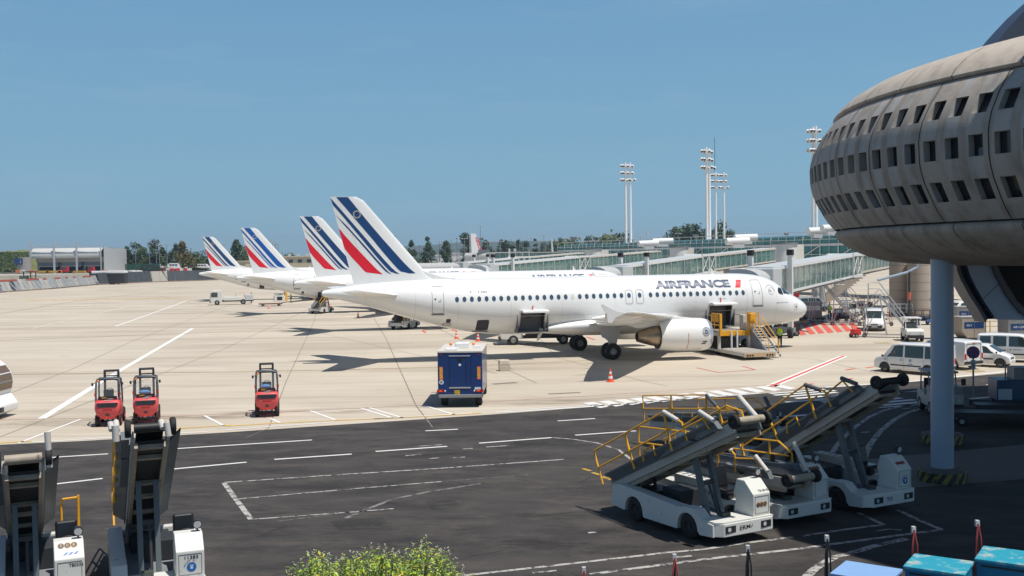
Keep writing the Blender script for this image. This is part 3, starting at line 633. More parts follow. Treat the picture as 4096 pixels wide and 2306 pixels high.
    for i in range(24):
        z = 5.75+(11.6-5.75)*i/24; 
        for sd in (-1, ): 
            s_ = 34.1+(36.35-34.1)*(z-5.75)/5.85; s2 = 34.1+(36.35-34.1)*(z+.24-5.75)/5.85
            m.quad((-s_, sd*(fin_half(s_, z)+.005), z), (-s_-.012, sd*(fin_half(s_, z)+.005), z), (-s2-.012, sd*(fin_half(s2, z+.24)+.005), z+.24), (-s2, sd*(fin_half(s2, z+.24)+.005), z+.24))
    m.build('rudder_gap', LGREY, fin)
    # stabilisers and wings
    for sd in (-1, 1):
        m = wing_mesh([(sd*.3, 31.9, 35.2, 4.72, .36, 0), (sd*1.0, 32.2, 35.3, 4.78, .34, 0), (sd*6.2, 35.35, 36.75, 5.28, .13, 0)]); st = m.build('stabiliser', PLANEW, root, smooth=50)
        m = M().bar((-34.3, sd*1.6, 4.93), (-35.9, sd*6.1, 5.36), .015, .012); m.build('hinge_line', LGREY, st)
        m = wing_mesh([(sd*1.2, 10.9, 18.5, 2.52, .62, .30), (sd*2.2, 11.6, 18.6, 2.62, .62, .28), (sd*6.4, 14.0, 18.75, 3.02, .50, .2), (sd*12, 17.45, 20.9, 3.52, .30, .12), (sd*16.6, 20.3, 22.45, 4.0, .18, .06), (sd*17.0, 20.75, 22.6, 4.05, .10, .04)])
        wg = m.build('wing', PLANEW, root, smooth=50)
        m = M(); m.prism([(-21.2, 4.06), (-21.9, 4.16), (-22.75, 4.62), (-22.84, 4.52), (-22.5, 4.0), (-22.45, 3.5), (-22.2, 3.46), (-21.95, 3.78)], 'y', sd*17.0-.03, sd*17.0+.03); m.build('wing_tip_fence', PLANEW, wg, bevel=.02)
        for y, s_ in ((6.9, 18.0), (10.2, 19.2), (13.6, 20.6)):
            m = M(); z = 2.55+(y-6)*.115+.1; rows = []
            for k in range(9):
                t = k/8; r_ = .22*sin(pi*min(1, t*.9+.05))**.7; rows.append([(-(s_-1.6+3.3*t), sd*(y)+r_*.6*cos(a), z+.12-.12*t+r_*sin(a)) for a in [2*pi*q/8 for q in range(8)]])
            m.grid(rows, True); m.build('flap_fairing', PLANEW, wg, smooth=60)
        # engine
        e = thing_part = None
        ye = sd*5.75; zc = 1.72
        m = M(); m.lathe([(.86, -11.35), (.90, -11.12), (.99, -11.04), (1.07, -11.12), (1.15, -11.5), (1.185, -12.1), (1.16, -13.2), (1.06, -14.3), (.98, -14.85), (.93, -14.86), (.93, -14.3), (.86, -13.5), (.80, -12.2), (.86, -11.35)], (0, ye, zc), 'x', 36)
        nc = m.build('engine_nacelle', PLANEW, root, smooth=50)
        m = M(); m.lathe([(.862, -11.33), (.90, -11.11), (.99, -11.028), (1.074, -11.11), (1.11, -11.3)], (0, ye, zc), 'x', 36); m.build('intake_lip', mat('polished_lip', (.62, .65, .70), .25, .7), nc, smooth=60)
        m = M(); m.lathe([(.01, -11.7), (.14, -11.95), (.24, -12.2), (.80, -12.22)], (0, ye, zc), 'x', 24); m.build('fan', mat('fan_dark', (.06, .06, .07), .4, .5), nc)
        m = M(); m.lathe([(.70, -14.2), (.76, -14.7), (.66, -15.3), (.50, -15.9), (.36, -16.35), (.30, -16.36), (.30, -15.6)], (0, ye, zc-.02), 'x', 24); m.build('exhaust_cone', mat('exhaust_titanium', (.34, .27, .20), .35, .85, var=.3, scale=3, streak=(4, .5, .5)), nc, smooth=50)
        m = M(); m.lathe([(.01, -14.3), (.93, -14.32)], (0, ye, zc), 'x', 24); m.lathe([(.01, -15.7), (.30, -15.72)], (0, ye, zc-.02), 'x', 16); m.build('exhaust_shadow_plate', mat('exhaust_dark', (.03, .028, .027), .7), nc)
        m = M(); m.prism([(-11.9, 2.84), (-12.8, 2.98), (-14.2, 3.1), (-15.6, 2.95), (-17.4, 2.65), (-16.4, 2.28), (-14.9, 2.42), (-14.3, 2.2), (-13, 2.7)], 'y', ye-.16, ye+.16); m.build('pylon', PLANEW, root, bevel=.05)
        yo = ye+sd*1.17
        m = M().grid([[(-12.95, ye+sd*1.176*cos(a), zc+1.176*sin(a)) for a in [-.9+.12*k for k in range(10)]], [(-12.98, ye+sd*1.176*cos(a), zc+1.176*sin(a)) for a in [-.9+.12*k for k in range(10)]]]); m.build('red_line', REDL, nc)
        # emblem on the cowl
        def cw_(x, z, off=.012):
            import bisect
            tb = [(11.04, .99), (11.12, 1.07), (11.5, 1.15), (12.1, 1.185), (13.2, 1.16), (14.3, 1.06)]
            for i in range(5):
                if tb[i][0] <= x <= tb[i+1][0]: r_ = tb[i][1]+(tb[i+1][1]-tb[i][1])*(x-tb[i][0])/(tb[i+1][0]-tb[i][0]); break
            else: r_ = 1.1
            r_ += off; q = max(-r_, min(r_, z-zc)); return (-x, ye+sd*sqrt(r_*r_-q*q), z)
        m = M(); m.v = [cw_(11.62, 1.98)]+[cw_(11.62+.29*cos(t*pi/12), 1.98+.29*sin(t*pi/12)) for t in range(24)]; m.f = [(0, 1+i, 1+(i+1) % 24) for i in range(24)]; em = m.build('cowl_emblem', LGREY, nc)
        m = M().grid([[cw_(11.62+r_*cos(t*pi/12), 1.98+r_*sin(t*pi/12), .02) for t in range(25)] for r_ in (.27, .30)]); 
        for (x, z, ww, hh) in ((11.72, 2.02, .05, .16), (11.64, 2.04, .05, .2), (11.56, 2.02, .07, .1), (11.52, 1.9, .06, .2), (11.64, 1.84, .16, .06), (11.75, 1.86, .05, .1)):
            m = merge(m, M().grid([[cw_(x-ww/2+ww*i, z-hh/2+hh*j+.05*i, .02) for i in (0, 1)] for j in (0, 1)]))
        m.build('emblem_motif', NAVY, em)
        m = M()
        for (x, z) in ((11.72, 1.28), (11.80, 1.15)): m = merge(m, M().grid([[cw_(x-.16+.32*i, z-.04+.08*j, .014) for i in (0, 1)] for j in (0, 1)]))
        m.build('cowl_vent', DARK, nc)
        # main gear
        m = M(); m.cyl((-17.5, sd*3.8, .58), (-17.4, sd*3.75, 2.6), .13, .16); m.cyl((-17.45, sd*3.5, .6), (-17.45, sd*4.1, .6), .1); m.prism([(-16.95, 2.5), (-18.5, 2.5), (-18.45, 1.75), (-17.95, 1.35), (-17.85, .95), (-17.35, .9)], 'y', sd*4.18-.03, sd*4.18+.03)
        g = m.build('main_gear_leg', mat('gear_grey', (.42, .42, .42), .5), root)
        for dy in (-.43, .43): wheel(g, (-17.6, sd*3.8+dy, .585), .585, .42, rim=.42, rimmat=mat('gear_rim', (.30, .30, .32), .4, .4))
    m = M()
    for sd in (-1, 1):
        pass
    # belly fairing
    rows = []
    for k in range(17):
        t = k/16; s_ = 10.6+11.6*t; g = sin(pi*min(1, max(0, t)))**.5; hw_ = 1.4+.78*g; zb = 1.95-.50*g; zt_ = 2.1+1.05*g
        rows.append([(-s_, hw_*cos(a)*(1 if abs(cos(a)) < .99 else 1), (zt_+zb)/2+(zt_-zb)/2*sin(a)) for a in [2*pi*q/28 for q in range(28)]])
    m = M(); m.grid(rows, True); m.build('belly_fairing', PLANEW, root, smooth=60)
    # leading-edge root glove, nose gear
    m = M(); m.cyl((-5.07, 0, .4), (-5.0, 0, 2.1), .09); m.cyl((-5.07, -.3, .39), (-5.07, .3, .39), .06); m.prism([(-4.5, 1.85), (-5.6, 1.85), (-5.5, 1.1), (-4.6, 1.1)], 'y', -.38, -.35)
    g = m.build('nose_gear_leg', mat('gear_grey', (.42, .42, .42), .5), root)
    for dy in (-.25, .25): wheel(g, (-5.07, dy, .39), .39, .22, rim=.45)
    return root
TH = .24685
proto = make_airliner()
LBL = ['nearest white airliner with red and blue striped tail and open cargo holds', 'second airliner in the row, its tail overlapped by the nearest tail', 'third airliner in the row, with the brighter blue tail stripes', 'farthest and smallest-looking airliner of the row, with the leftmost tail']
planes = []
for i, (x, y) in enumerate(((23.1145, 82.637), (14.3929, 115.229), (-.79876, 151.036), (-20.9796, 201.954))):
    if i == 0: o = proto; o.location = (x, y, 0); o.rotation_euler = (0, 0, TH); o['label'] = LBL[0]; o['group'] = 'airliners parked in a row'
    else: o = copy_tree(proto, (x, y, 0), TH, LBL[i])
    planes.append(o)
bb = mat('tail_bright_blue', (.006, .085, .36), .3, var=.05, coat=.3)
for c in bpy.data.objects:
    if c.name.startswith('tail_stripe') and c.parent and c.parent.parent is planes[2] and c.data.materials[0].name == 'tail_blue':
        c.material_slots[0].link = 'OBJECT'; c.material_slots[0].material = bb
# ================================================================ rounded concrete terminal end
KS = .945; ECX, ECY, EA, EB = 31.2, 35.9, 19.4, 17.95
def ell(phi, off, z):
    off *= KS; z = 7.426+(z-7.426)*KS
    x, y = EA*cos(phi), EB*sin(phi); nx, ny = cos(phi)/EA, sin(phi)/EB; l = hypot(nx, ny); return (ECX+x+nx/l*off, ECY+y+ny/l*off, z)
def concrete2(name, c0, c1, stain, bands=False):
    m, n, L, b = nodes_mat(name); tc = n.new('ShaderNodeTexCoord'); v = tc.outputs['Object']
    col = mixc(n, L, noise(n, L, v, .35, 5, .6), c0, c1)
    s1 = noise(n, L, v, 1.1, 7, .7, (1.4, 1.4, .22)); col = mixc(n, L, mathn(n, L, 'MULTIPLY', ramp(n, L, s1, .46, .66), .7), col, stain)
    s2 = noise(n, L, v, .5, 5, .6, (1, 1, .5)); col = mixc(n, L, mathn(n, L, 'MULTIPLY', ramp(n, L, s2, .55, .75), .4), col, tuple(c*1.25 for c in c1))
    if bands:      # rain-washed paler streaks below each column of openings
        sx = n.new('ShaderNodeSeparateXYZ'); L.new(v, sx.inputs[0]); ph = mathn(n, L, 'ARCTAN2', mathn(n, L, 'DIVIDE', mathn(n, L, 'SUBTRACT', sx.outputs[1], ECY), EB), mathn(n, L, 'DIVIDE', mathn(n, L, 'SUBTRACT', sx.outputs[0], ECX), EA))
        ph = mathn(n, L, 'ADD', ph, mathn(n, L, 'MULTIPLY', mathn(n, L, 'LESS_THAN', ph, 0.0), 2*pi)); wob = noise(n, L, v, 1.3, 3, .5)
        u = mathn(n, L, 'FRACT', mathn(n, L, 'ADD', mathn(n, L, 'SUBTRACT', mathn(n, L, 'DIVIDE', mathn(n, L, 'SUBTRACT', ph, R(90)), .86/19.6), .55), mathn(n, L, 'MULTIPLY', mathn(n, L, 'SUBTRACT', wob, .5), .25)))
        k_ = mathn(n, L, 'MULTIPLY', ramp(n, L, u, .14, .24), ramp(n, L, u, .86, .76)); nn = noise(n, L, v, .8, 6, .7, (1, 1, .6))
        col = mixc(n, L, mathn(n, L, 'MULTIPLY', mathn(n, L, 'MULTIPLY', k_, ramp(n, L, nn, .38, .6)), .6), col, (.40, .41, .42)); k2_ = mathn(n, L, 'SUBTRACT', 1.0, k_)
        col = mixc(n, L, mathn(n, L, 'MULTIPLY', mathn(n, L, 'MULTIPLY', k2_, ramp(n, L, nn, .42, .62)), .5), col, (.24, .20, .165))
    f = noise(n, L, v, 14, 4, .7); col = mixc(n, L, mathn(n, L, 'MULTIPLY', ramp(n, L, f, .5, .75), .22), col, stain)
    L.new(col, b.inputs['Base Color']); b.inputs['Roughness'].default_value = .8
    bn = n.new('ShaderNodeBump'); bn.inputs['Strength'].default_value = .25; bn.inputs['Distance'].default_value = .02; L.new(f, bn.inputs['Height']); L.new(bn.outputs[0], b.inputs['Normal']); return m
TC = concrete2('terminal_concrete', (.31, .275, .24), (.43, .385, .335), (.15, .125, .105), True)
term = thing('terminal_building', 'rounded brown concrete terminal end with three rows of small square windows', 'building', (0, 0, 0))
prof = [(8.3, -.02), (8.38, .06), (8.6, .24), (8.88, .42), (9.47, .74), (9.8, .86), (10.1, .93), (10.72, .96), (11.0, .92), (11.34, .82), (11.93, .50), (12.25, .26), (12.52, .06), (12.58, -.03)]
hrow = {(8.88, 9.47), (10.1, 10.72), (11.34, 11.93)}
dphi = .86/19.6; ph0 = R(90); ncol = int(R(185)/dphi); PHS = .55
wall = M(); jamb = []; phs = []
for c in range(ncol):
    for t in (0, .21, .79): phs.append((ph0+(c+PHS+t)*dphi, t == .21, c))
phs.append((ph0+(ncol+PHS)*dphi, False, ncol))
for j in range(len(prof)-1):
    (z0, o0), (z1, o1) = prof[j], prof[j+1]; hr = (z0, z1) in hrow
    for i in range(len(phs)-1):
        p0, p1 = phs[i][0], phs[i+1][0]
        if hr and phs[i][1]:
            A, B_, Cc, Dd = ell(p0, o0, z0), ell(p1, o0, z0), ell(p1, o1, z1), ell(p0, o1, z1); dpt = .24
            A2, B2, C2, D2 = ell(p0, o0-dpt, z0+.0), ell(p1, o0-dpt, z0), ell(p1, o1-dpt, z1), ell(p0, o1-dpt, z1)
            for q in ((A, B_, B2, A2), (B_, Cc, C2, B2), (Cc, Dd, D2, C2), (Dd, A, A2, D2)): wall.quad(*q)
        else: wall.quad(ell(p0, o0, z0), ell(p1, o0, z0), ell(p1, o1, z1), ell(p0, o1, z1))
wall.build('wall', TC, term, smooth=25)
fine = [ph0+PHS*dphi+i*dphi/2 for i in range(ncol*2+1)]
cap = [(12.60, -.20), (12.63, -.02), (12.72, .03), (12.95, -.14), (13.3, -.55), (13.65, -1.2), (13.95, -2.2), (14.15, -3.4), (14.3, -5.2), (14.4, -8), (14.42, -14)]
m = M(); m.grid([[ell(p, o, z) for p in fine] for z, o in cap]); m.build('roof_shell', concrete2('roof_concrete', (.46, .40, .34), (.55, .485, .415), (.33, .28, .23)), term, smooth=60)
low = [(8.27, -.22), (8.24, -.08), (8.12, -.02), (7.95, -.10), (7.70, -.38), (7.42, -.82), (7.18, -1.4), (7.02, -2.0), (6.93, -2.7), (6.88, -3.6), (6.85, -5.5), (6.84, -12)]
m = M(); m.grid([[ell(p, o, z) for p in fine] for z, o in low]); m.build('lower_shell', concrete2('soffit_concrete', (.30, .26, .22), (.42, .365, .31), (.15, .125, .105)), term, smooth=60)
m = M(); m.grid([[ell(p, o, z) for p in fine] for z, o in ((8.22, -.45), (8.35, -.45))]); m.grid([[ell(p, o, z) for p in fine] for z, o in ((12.5, -.4), (12.7, -.4))]); m.build('shadow_joint', mat('joint_dark', (.03, .028, .026), .9), term)
for c in range(0, ncol, 3):
    p = ph0+(c+PHS+2.997)*dphi; w_ = .022/20; JD = mat('joint_dark', (.03, .028, .026), .9)
    M().grid([[ell(p-w_, o+.004, z), ell(p+w_, o+.004, z)] for z, o in prof]).build('panel_joint', JD, term)
    for q in (cap[1:7], low[1:9]): pp = p+.4*dphi; M().grid([[ell(pp-w_*.7, o+.006, z), ell(pp+w_*.7, o+.006, z)] for z, o in q]).build('panel_joint', JD, term)
m = M(); m.grid([[ell(p, -.44, z) for p in fine] for z in (8.6, 9.6)]); m.grid([[ell(p, -.2+.0, z) for p in fine] for z in (9.9, 10.9)]); m.grid([[ell(p, -.35, z) for p in fine] for z in (11.2, 12.1)])
m = M(); m.grid([[ell(p, o-.27, z) for p in fine] for z, o in prof]); m.build('glazing', mat('interior_glazing', (.025, .028, .034), .12, var=.7, scale=1.1, spec=.6), term)
rb = random.Random(4); m = M()
for c in range(14, ncol-3, 1):       # ledges and blinds glimpsed behind some of the openings
    if rb.random() < .38:
        p = ph0+(c+PHS+.5)*dphi; zz = rb.choice((8.9, 8.9, 10.12)); h = rb.uniform(.12, .3); o = {8.9: .40, 10.12: .9}[zz]
        m.grid([[ell(p-.15*dphi, o-.22, zz), ell(p+.24*dphi, o-.22, zz)], [ell(p-.15*dphi, o-.22, zz+h), ell(p+.24*dphi, o-.22, zz+h)]])
m.build('window_ledge', mat('ledge_grey', (.16, .18, .21), .6), term)
m = M()                                   # upper vault rib rising out of the roof at the right, and an added unseen canopy to shade the yard
rib = [(3975, 186), (4010, 140), (4050, 95), (4100, 42), (4180, -30)]
A = [at(x, y, 33) for x, y in rib]; A2 = [(p[0], 34.2, p[2]) for p in A]; B_ = [(p[0]+.55, p[1], p[2]-.22) for p in A]; B2 = [(p[0], 34.2, p[2]) for p in B_]
m.grid([A, B_, B2, A2, A]); m.build('vault_rib', mat('rib_slate', (.05, .07, .11), .4, .2), term, smooth=30)
m = M(); P0 = [(p[0]+.6, 33.5, p[2]-.25) for p in A]; P1 = [(p[0]+2.2, 33.5, p[2]-1.6) for p in A]; m.grid([P0, P1]); m.grid([[(p[0], 33.9, p[2]) for p in P0], [(p[0], 33.9, p[2]) for p in P1]]); m.build('vault_panel', TC, term)
unseen_canopy = [(14.6, 20.2), (12.6, 23.1), (12.9, 27.0), (30, 27.0), (46, 27), (46, 8), (22, 8)]
m = M(); m.prism(unseen_canopy, 'z', 17.4, 18.0); m.build('canopy', TC, term)  # added slab out of view, outline set by the shadow it should cast
m = M()
for x, y in ((24, 24), (40, 24), (40, 16), (27, 16)): m.cyl((x, y, 13.2 if y > 25 else 0), (x, y, 17.4), .4)
m.build('unseen_canopy_post', mat('column_blue_grey', (.33, .40, .50), .4), term)
# curved pier hanging under the shell
kq = 1/5.031; zq = lambda x, y: (3584+x*kq, 1050+y*kq)
c0 = [(1200, -60), (1215, 70), (1240, 200), (1300, 350), (1380, 500), (1480, 680), (1600, 860), (1720, 1060), (1800, 1210)]
c1 = [(1280, -60), (1290, 80), (1330, 250), (1400, 400), (1500, 580), (1620, 780), (1720, 940), (1790, 1060), (1840, 1150)]
c2 = [(1500, -60), (1525, 80), (1600, 300), (1700, 500), (1830, 730), (1950, 920), (2040, 1050), (2085, 1115), (2120, 1165)]
c3 = [(1960, -60), (2000, 80), (2090, 300), (2180, 470), (2300, 680), (2430, 860), (2576, 1030), (2700, 1110), (2800, 1172)]
c4 = [(2080, -60), (2110, 90), (2190, 270), (2280, 430), (2400, 620), (2500, 790), (2640, 920), (2800, 1010), (2950, 1100)]
pier = thing('curved_pier', 'curved slate-blue pier with a pale panel under the concrete terminal, right of the round column', 'building part', at(*zq(2000, 600), 50)[:2])
def band(a, b, y0, y1, yb, mt, nm):
    A = [at(*zq(*p), 50) for p in a]; B_ = [at(*zq(*p), 50) for p in b]; m_ = M()
    A = [(p[0]-pier.location.x, y0-pier.location.y, p[2]) for p in A]; B_ = [(p[0]-pier.location.x, y1-pier.location.y, p[2]) for p in B_]
    bk = yb-pier.location.y; m_.grid([[(p[0], bk, p[2]) for p in A], A, B_, [(p[0], bk, p[2]) for p in B_]]); 
    m_.add([A[-1], B_[-1], (B_[-1][0], bk, B_[-1][2]), (A[-1][0], bk, A[-1][2])], [(0, 1, 2, 3)]); return m_.build(nm, mt, pier)
band(c0, c1, 50, 50, 51.2, mat('pier_edge', (.11, .11, .13), .5), 'edge')
band(c1, c2, 50.15, 50.9, 51.3, mat('pier_louvre', (.012, .022, .034), .35, var=.3), 'louvre_face')
band(c2, c3, 50.5, 50.5, 51.4, mat('pier_panel', (.44, .55, .72), .35), 'panel')
band(c3, c4, 50.3, 50.3, 51.4, mat('pier_edge', (.07, .07, .085)), 'edge')
m = M()
for i in range(1, 8):
    a = at(*zq(*c1[i]), 50); b = at(*zq(*c2[i]), 50); m.bar((a[0]-pier.location.x, .12, a[2]), (b[0]-pier.location.x, .85, b[2]), .03, .02)
m.build('louvre', mat('louvre_line', (.004, .008, .012), .5), pier)
a, b = at(*zq(1850, 740), 50), at(*zq(2160, 450), 50); M().bar((a[0]-pier.location.x, .49, a[2]), (b[0]-pier.location.x, .49, b[2]), .02).build('panel_gap', DARK, pier)
P = [at(*zq(*p), 50) for p in c4]; m = M(); m.prism([(p[0]-pier.location.x, p[2]) for p in P]+[(P[-1][0]-pier.location.x+6, P[-1][2]), (P[-1][0]-pier.location.x+6, P[0][2])], 'y', .9, 1.3); m.build('dark_void_panel', mat('void_black', (.006, .006, .008), .8), pier)
# round columns on striped drums
hz = bpy.data.materials.new('hazard_stripes'); hz.use_nodes = True; n_, L_ = hz.node_tree.nodes, hz.node_tree.links; b_ = n_['Principled BSDF']
tc_ = n_.new('ShaderNodeTexCoord'); sx_ = n_.new('ShaderNodeSeparateXYZ'); L_.new(tc_.outputs['Object'], sx_.inputs[0])
an = mathn(n_, L_, 'ARCTAN2', sx_.outputs[1], sx_.outputs[0]); vv = mathn(n_, L_, 'FRACT', mathn(n_, L_, 'ADD', mathn(n_, L_, 'MULTIPLY', an, 14/(2*pi)), mathn(n_, L_, 'MULTIPLY', sx_.outputs[2], -1.9)))
c_ = mixc(n_, L_, mathn(n_, L_, 'GREATER_THAN', vv, .5), (.025, .023, .02), (.26, .20, .04)); nz_ = noise(n_, L_, tc_.outputs['Object'], 5, 6, .7); c_ = mixc(n_, L_, ramp(n_, L_, nz_, .5, .62), c_, (.05, .045, .04)); L_.new(c_, b_.inputs['Base Color'])
CP = mat('column_paint', (.34, .40, .48), .42, var=.08, scale=1.2, dirt=((.22, .26, .31), 1.5, .66))
for (x, y, z1, lb) in ((13.81, 33.7, 7.3, 'pale blue-grey round column holding up the concrete shell in front'), (16.55, 40.4, 7.2, 'round column on a striped drum, hidden behind the front column')):
    t = thing('round_column', lb, 'column', (x, y), 0, 'columns under the concrete terminal')
    M().cyl((0, 0, .40), (0, 0, z1), .352, n=40).build('shaft', CP, t, smooth=50)
    m = M(); m.lathe([(.34, .44), (.44, .41), (.70, .33)], (0, 0, 0), 'z', 40); m.build('collar', mat('collar_concrete', (.12, .11, .10), .9), t, smooth=50)
    m = M(); m.lathe([(.70, .33), (.76, .34), (.76, 0)], (0, 0, 0), 'z', 40); m.build('drum', hz, t, smooth=50)

# ================================================================ glass gallery, rotundas, jet bridges, masts
TEAL = mat('teal_glass', (.13, .28, .255), .08, var=.4, scale=.5, spec=.9, alpha=.56)
TEALD = mat('dark_teal_glass', (.03, .20, .19), .10, var=.6, scale=.3, spec=.9)
FRM = mat('bridge_white_steel', (.72, .72, .70), .4, var=.05, scale=1)
FRG = mat('bridge_grey_steel', (.50, .52, .53), .45, var=.08)
def frame_of(p, q):
    p = Vector(p); q = Vector(q); d = q-p; L_ = hypot(d.x, d.y); return L_, atan2(d.y, d.x)
def tunnel(root, x0, x1, z0, z1, h, w, post=1.9, heavy=0.0, brace=True, roofmat=None, glass=None):
    # one telescopic section in the root's local frame, from x0 to x1, roof height z0 to z1
    m = M(); n = max(1, round((x1-x0)/post)); zz = lambda x: z0+(z1-z0)*(x-x0)/(x1-x0)
    for s in (-1, 1):
        y = s*w/2
        m.bar((x0, y, zz(x0)-.12), (x1, y, zz(x1)-.12), .10, .26); m.bar((x0, y, zz(x0)-h+.08), (x1, y, zz(x1)-h+.08), .10, .2)
    fr = m.build('tunnel_frame', roofmat or FRM, root)
    m = M(); m.add([(x0, -w/2-.02, zz(x0)+.02), (x1, -w/2-.02, zz(x1)+.02), (x1, w/2+.02, zz(x1)+.02), (x0, w/2+.02, zz(x0)+.02), (x0, -w/2-.02, zz(x0)-.03), (x1, -w/2-.02, zz(x1)-.03), (x1, w/2+.02, zz(x1)-.03), (x0, w/2+.02, zz(x0)-.03)], [(0, 1, 2, 3), (7, 6, 5, 4), (0, 4, 5, 1), (3, 2, 6, 7), (0, 3, 7, 4), (1, 5, 6, 2)]); m.build('roof', FRG, fr)
    m = M(); m.add([(x0, -w/2, zz(x0)-h), (x1, -w/2, zz(x1)-h), (x1, w/2, zz(x1)-h), (x0, w/2, zz(x0)-h), (x0, -w/2, zz(x0)-h-.2), (x1, -w/2, zz(x1)-h-.2), (x1, w/2, zz(x1)-h-.2), (x0, w/2, zz(x0)-h-.2)], [(0, 1, 2, 3), (7, 6, 5, 4), (0, 4, 5, 1), (3, 2, 6, 7), (0, 3, 7, 4), (1, 5, 6, 2)]); m.build('floor', mat('bridge_underside', (.16, .15, .14), .7, var=.2), fr)
    for s in (-1, 1):
        y = s*w/2; m = M(); g = M()
        for i in range(n+1):
            x = x0+(x1-x0)*i/n; m.bar((x, y-s*.0, zz(x)-.2), (x, y, zz(x)-h+.1), .055)
            if brace and i < n:
                xa = x0+(x1-x0)*(i+1)/n
                m.bar((x, y-s*.1, zz(x)-h+.15), (xa, y-s*.1, zz(xa)-.25), .03)
                if i % 2: m.bar((x, y-s*.12, zz(x)-.25), (xa, y-s*.12, zz(xa)-h+.15), .03)
        m.build('posts', FRM, fr)
        g.quad((x0, y-s*.06, zz(x0)-.25), (x1, y-s*.06, zz(x1)-.25), (x1, y-s*.06, zz(x1)-h+.18), (x0, y-s*.06, zz(x0)-h+.18)); g.build('glass', glass or TEAL, fr)
    return fr
def xbay(root, x0, x1, z, h, w):
    m = M()
    for s in (-1, 1):
        y = s*(w/2+.08); n = 2
        for i in range(n+1): x = x0+(x1-x0)*i/n; m.bar((x, y, z+.1), (x, y, z-h-.05), .15)
        for i in range(n):
            a, b = x0+(x1-x0)*i/n, x0+(x1-x0)*(i+1)/n; m.bar((a, y, z-.1), (b, y, z-h), .06); m.bar((a, y, z-h), (b, y, z-.1), .06)
        m.bar((x0, y, z), (x1, y, z), .16, .3); m.bar((x0, y, z-h), (x1, y, z-h), .16, .3)
    return m.build('braced_bay', FRM, root)
def bridge(label, px, cab_xy, lift_px, rot_xy=None, group='glass jet bridges'):
    # px: (src x, src y of roof, depth) for aircraft end, telescope joint, terminal end
    A, B_, E = [Vector(at(*p)) for p in px]; d = Vector((E.x-A.x, E.y-A.y)); L_ = d.length; ang = atan2(d.y, d.x)
    t = thing('jet_bridge', label, 'jet bridge', (A.x, A.y, 0), ang, group); lb = (Vector((B_.x, B_.y))-Vector((A.x, A.y))).dot(d.normalized())
    tunnel(t, 0, lb, A.z, B_.z, 2.42, 2.6)
    tunnel(t, lb, L_, B_.z-.12, E.z-.1, 2.12, 2.2, roofmat=mat('worn_cream_steel', (.62, .56, .48), .6, var=.2, scale=1.5))
    xbay(t, lb-4.2, lb, B_.z-.12, 2.34, 2.6)
    zA = A.z
    # cab and ribbed canopy against the aircraft
    inv_ = Matrix.Rotation(-ang, 4, 'Z'); cl = inv_ @ Vector((cab_xy[0]-A.x, cab_xy[1]-A.y, 0))
    m = M(); m.box(-2.2, .3, -1.9, 1.9, zA-2.9, zA-.05); m.build('cab', FRG, t, bevel=.08)
    m = M(); rows = []; dd = (cl-Vector((-1, 0, 0))); nl = dd.length; dn = dd.normalized(); sd = Vector((-dn.y, dn.x, 0))
    for i in range(21):
        q = Vector((-1, 0, 0))+dn*nl*i/20; rr = 1.75+(.05 if i % 2 else 0)
        rows.append([tuple(q+sd*rr*cos(a)+Vector((0, 0, zA-1.35+1.3*sin(a)**.7 if sin(a) > 0 else zA-1.35))) for a in [pi*k/12 for k in range(13)]]+[tuple(q-sd*rr+Vector((0, 0, zA-2.9))), tuple(q+sd*rr+Vector((0, 0, zA-2.9)))])
    m.grid(rows, True); m.add(rows[-1], [tuple(range(15))]); m.add(rows[0], [tuple(range(15))]); m.build('canopy', mat('canopy_grey_fabric', (.42, .43, .43), .8, var=.15), t)
    # lifting posts with black caps, bogie
    lx = max(2.5, lift_px)
    for s in (-1, 1):
        M().box(lx-.2, lx+.2, s*1.75-.2, s*1.75+.2, .9, zA+1.0).build('lift_post', FRM, t)
        M().box(lx-.26, lx+.26, s*1.75-.26, s*1.75+.26, zA+1.0, zA+1.5).build('lift_cap', BLACK, t)
    m = M(); m.box(lx-.35, lx+.35, -2.1, 2.1, .5, .9); m.build('bogie', GREYM, t)
    for s in (-1, 1): wheel(t, (lx, s*1.75, .5), .5, .4)
    lr = L_; m = M(); m.cyl((lr-.5, 0, 0), (lr-.5, 0, E.z-2.7), .45, n=16); m.build('support_column', mat('column_grey', (.36, .37, .38), .6), t, smooth=50)
    if rot_xy:
        x, y = inv_ @ Vector((rot_xy[0]-A.x, rot_xy[1]-A.y, 0)) @ Matrix.Identity(3) if False else ((inv_ @ Vector((rot_xy[0]-A.x, rot_xy[1]-A.y, 0))).x, (inv_ @ Vector((rot_xy[0]-A.x, rot_xy[1]-A.y, 0))).y)
        m = M(); m.cyl((x, y, 5.3), (x, y, 8.7), 1.9, n=24); m.build('rotunda', FRM, t, smooth=50)
        m = M(); m.box(x+.8, x+4.2, y-1.7, y+1.7, 5.3, 8.65); m.build('link_box', mat('warm_white_panel', (.70, .67, .62), .5), t)
        m = M(); m.cyl((x, y, 8.7), (x, y, 8.95), 2.1, n=24); m.build('rotunda_cap', GREYM, t)
    return t
b1 = bridge('nearest glass jet bridge, behind the nose of the nearest airliner', ((3036, 1071, 89), (3394, 1015, 117), (3600, 990, 142)), (18.6, 85.4), 3.2)
bridge('glass jet bridge to the second airliner, ending in a white rotunda', ((2470, 1064, 122), (2823, 1017, 142.6), (3074, 990, 162)), (9.3, 117.9), 4.0, (43.0, 165.5))
bridge('glass jet bridge to the third airliner', ((1949, 1058, 157), (2332, 1024, 184.2), (2624, 1002, 212)), (-5.2, 153), 4.5, (34.4, 216))
bridge('distant glass jet bridge nearly reaching the fourth airliner', ((1850, 1050, 207), (2111, 1027, 224), (2322, 1009, 243)), (-22, 205), 6, (19.5, 250))
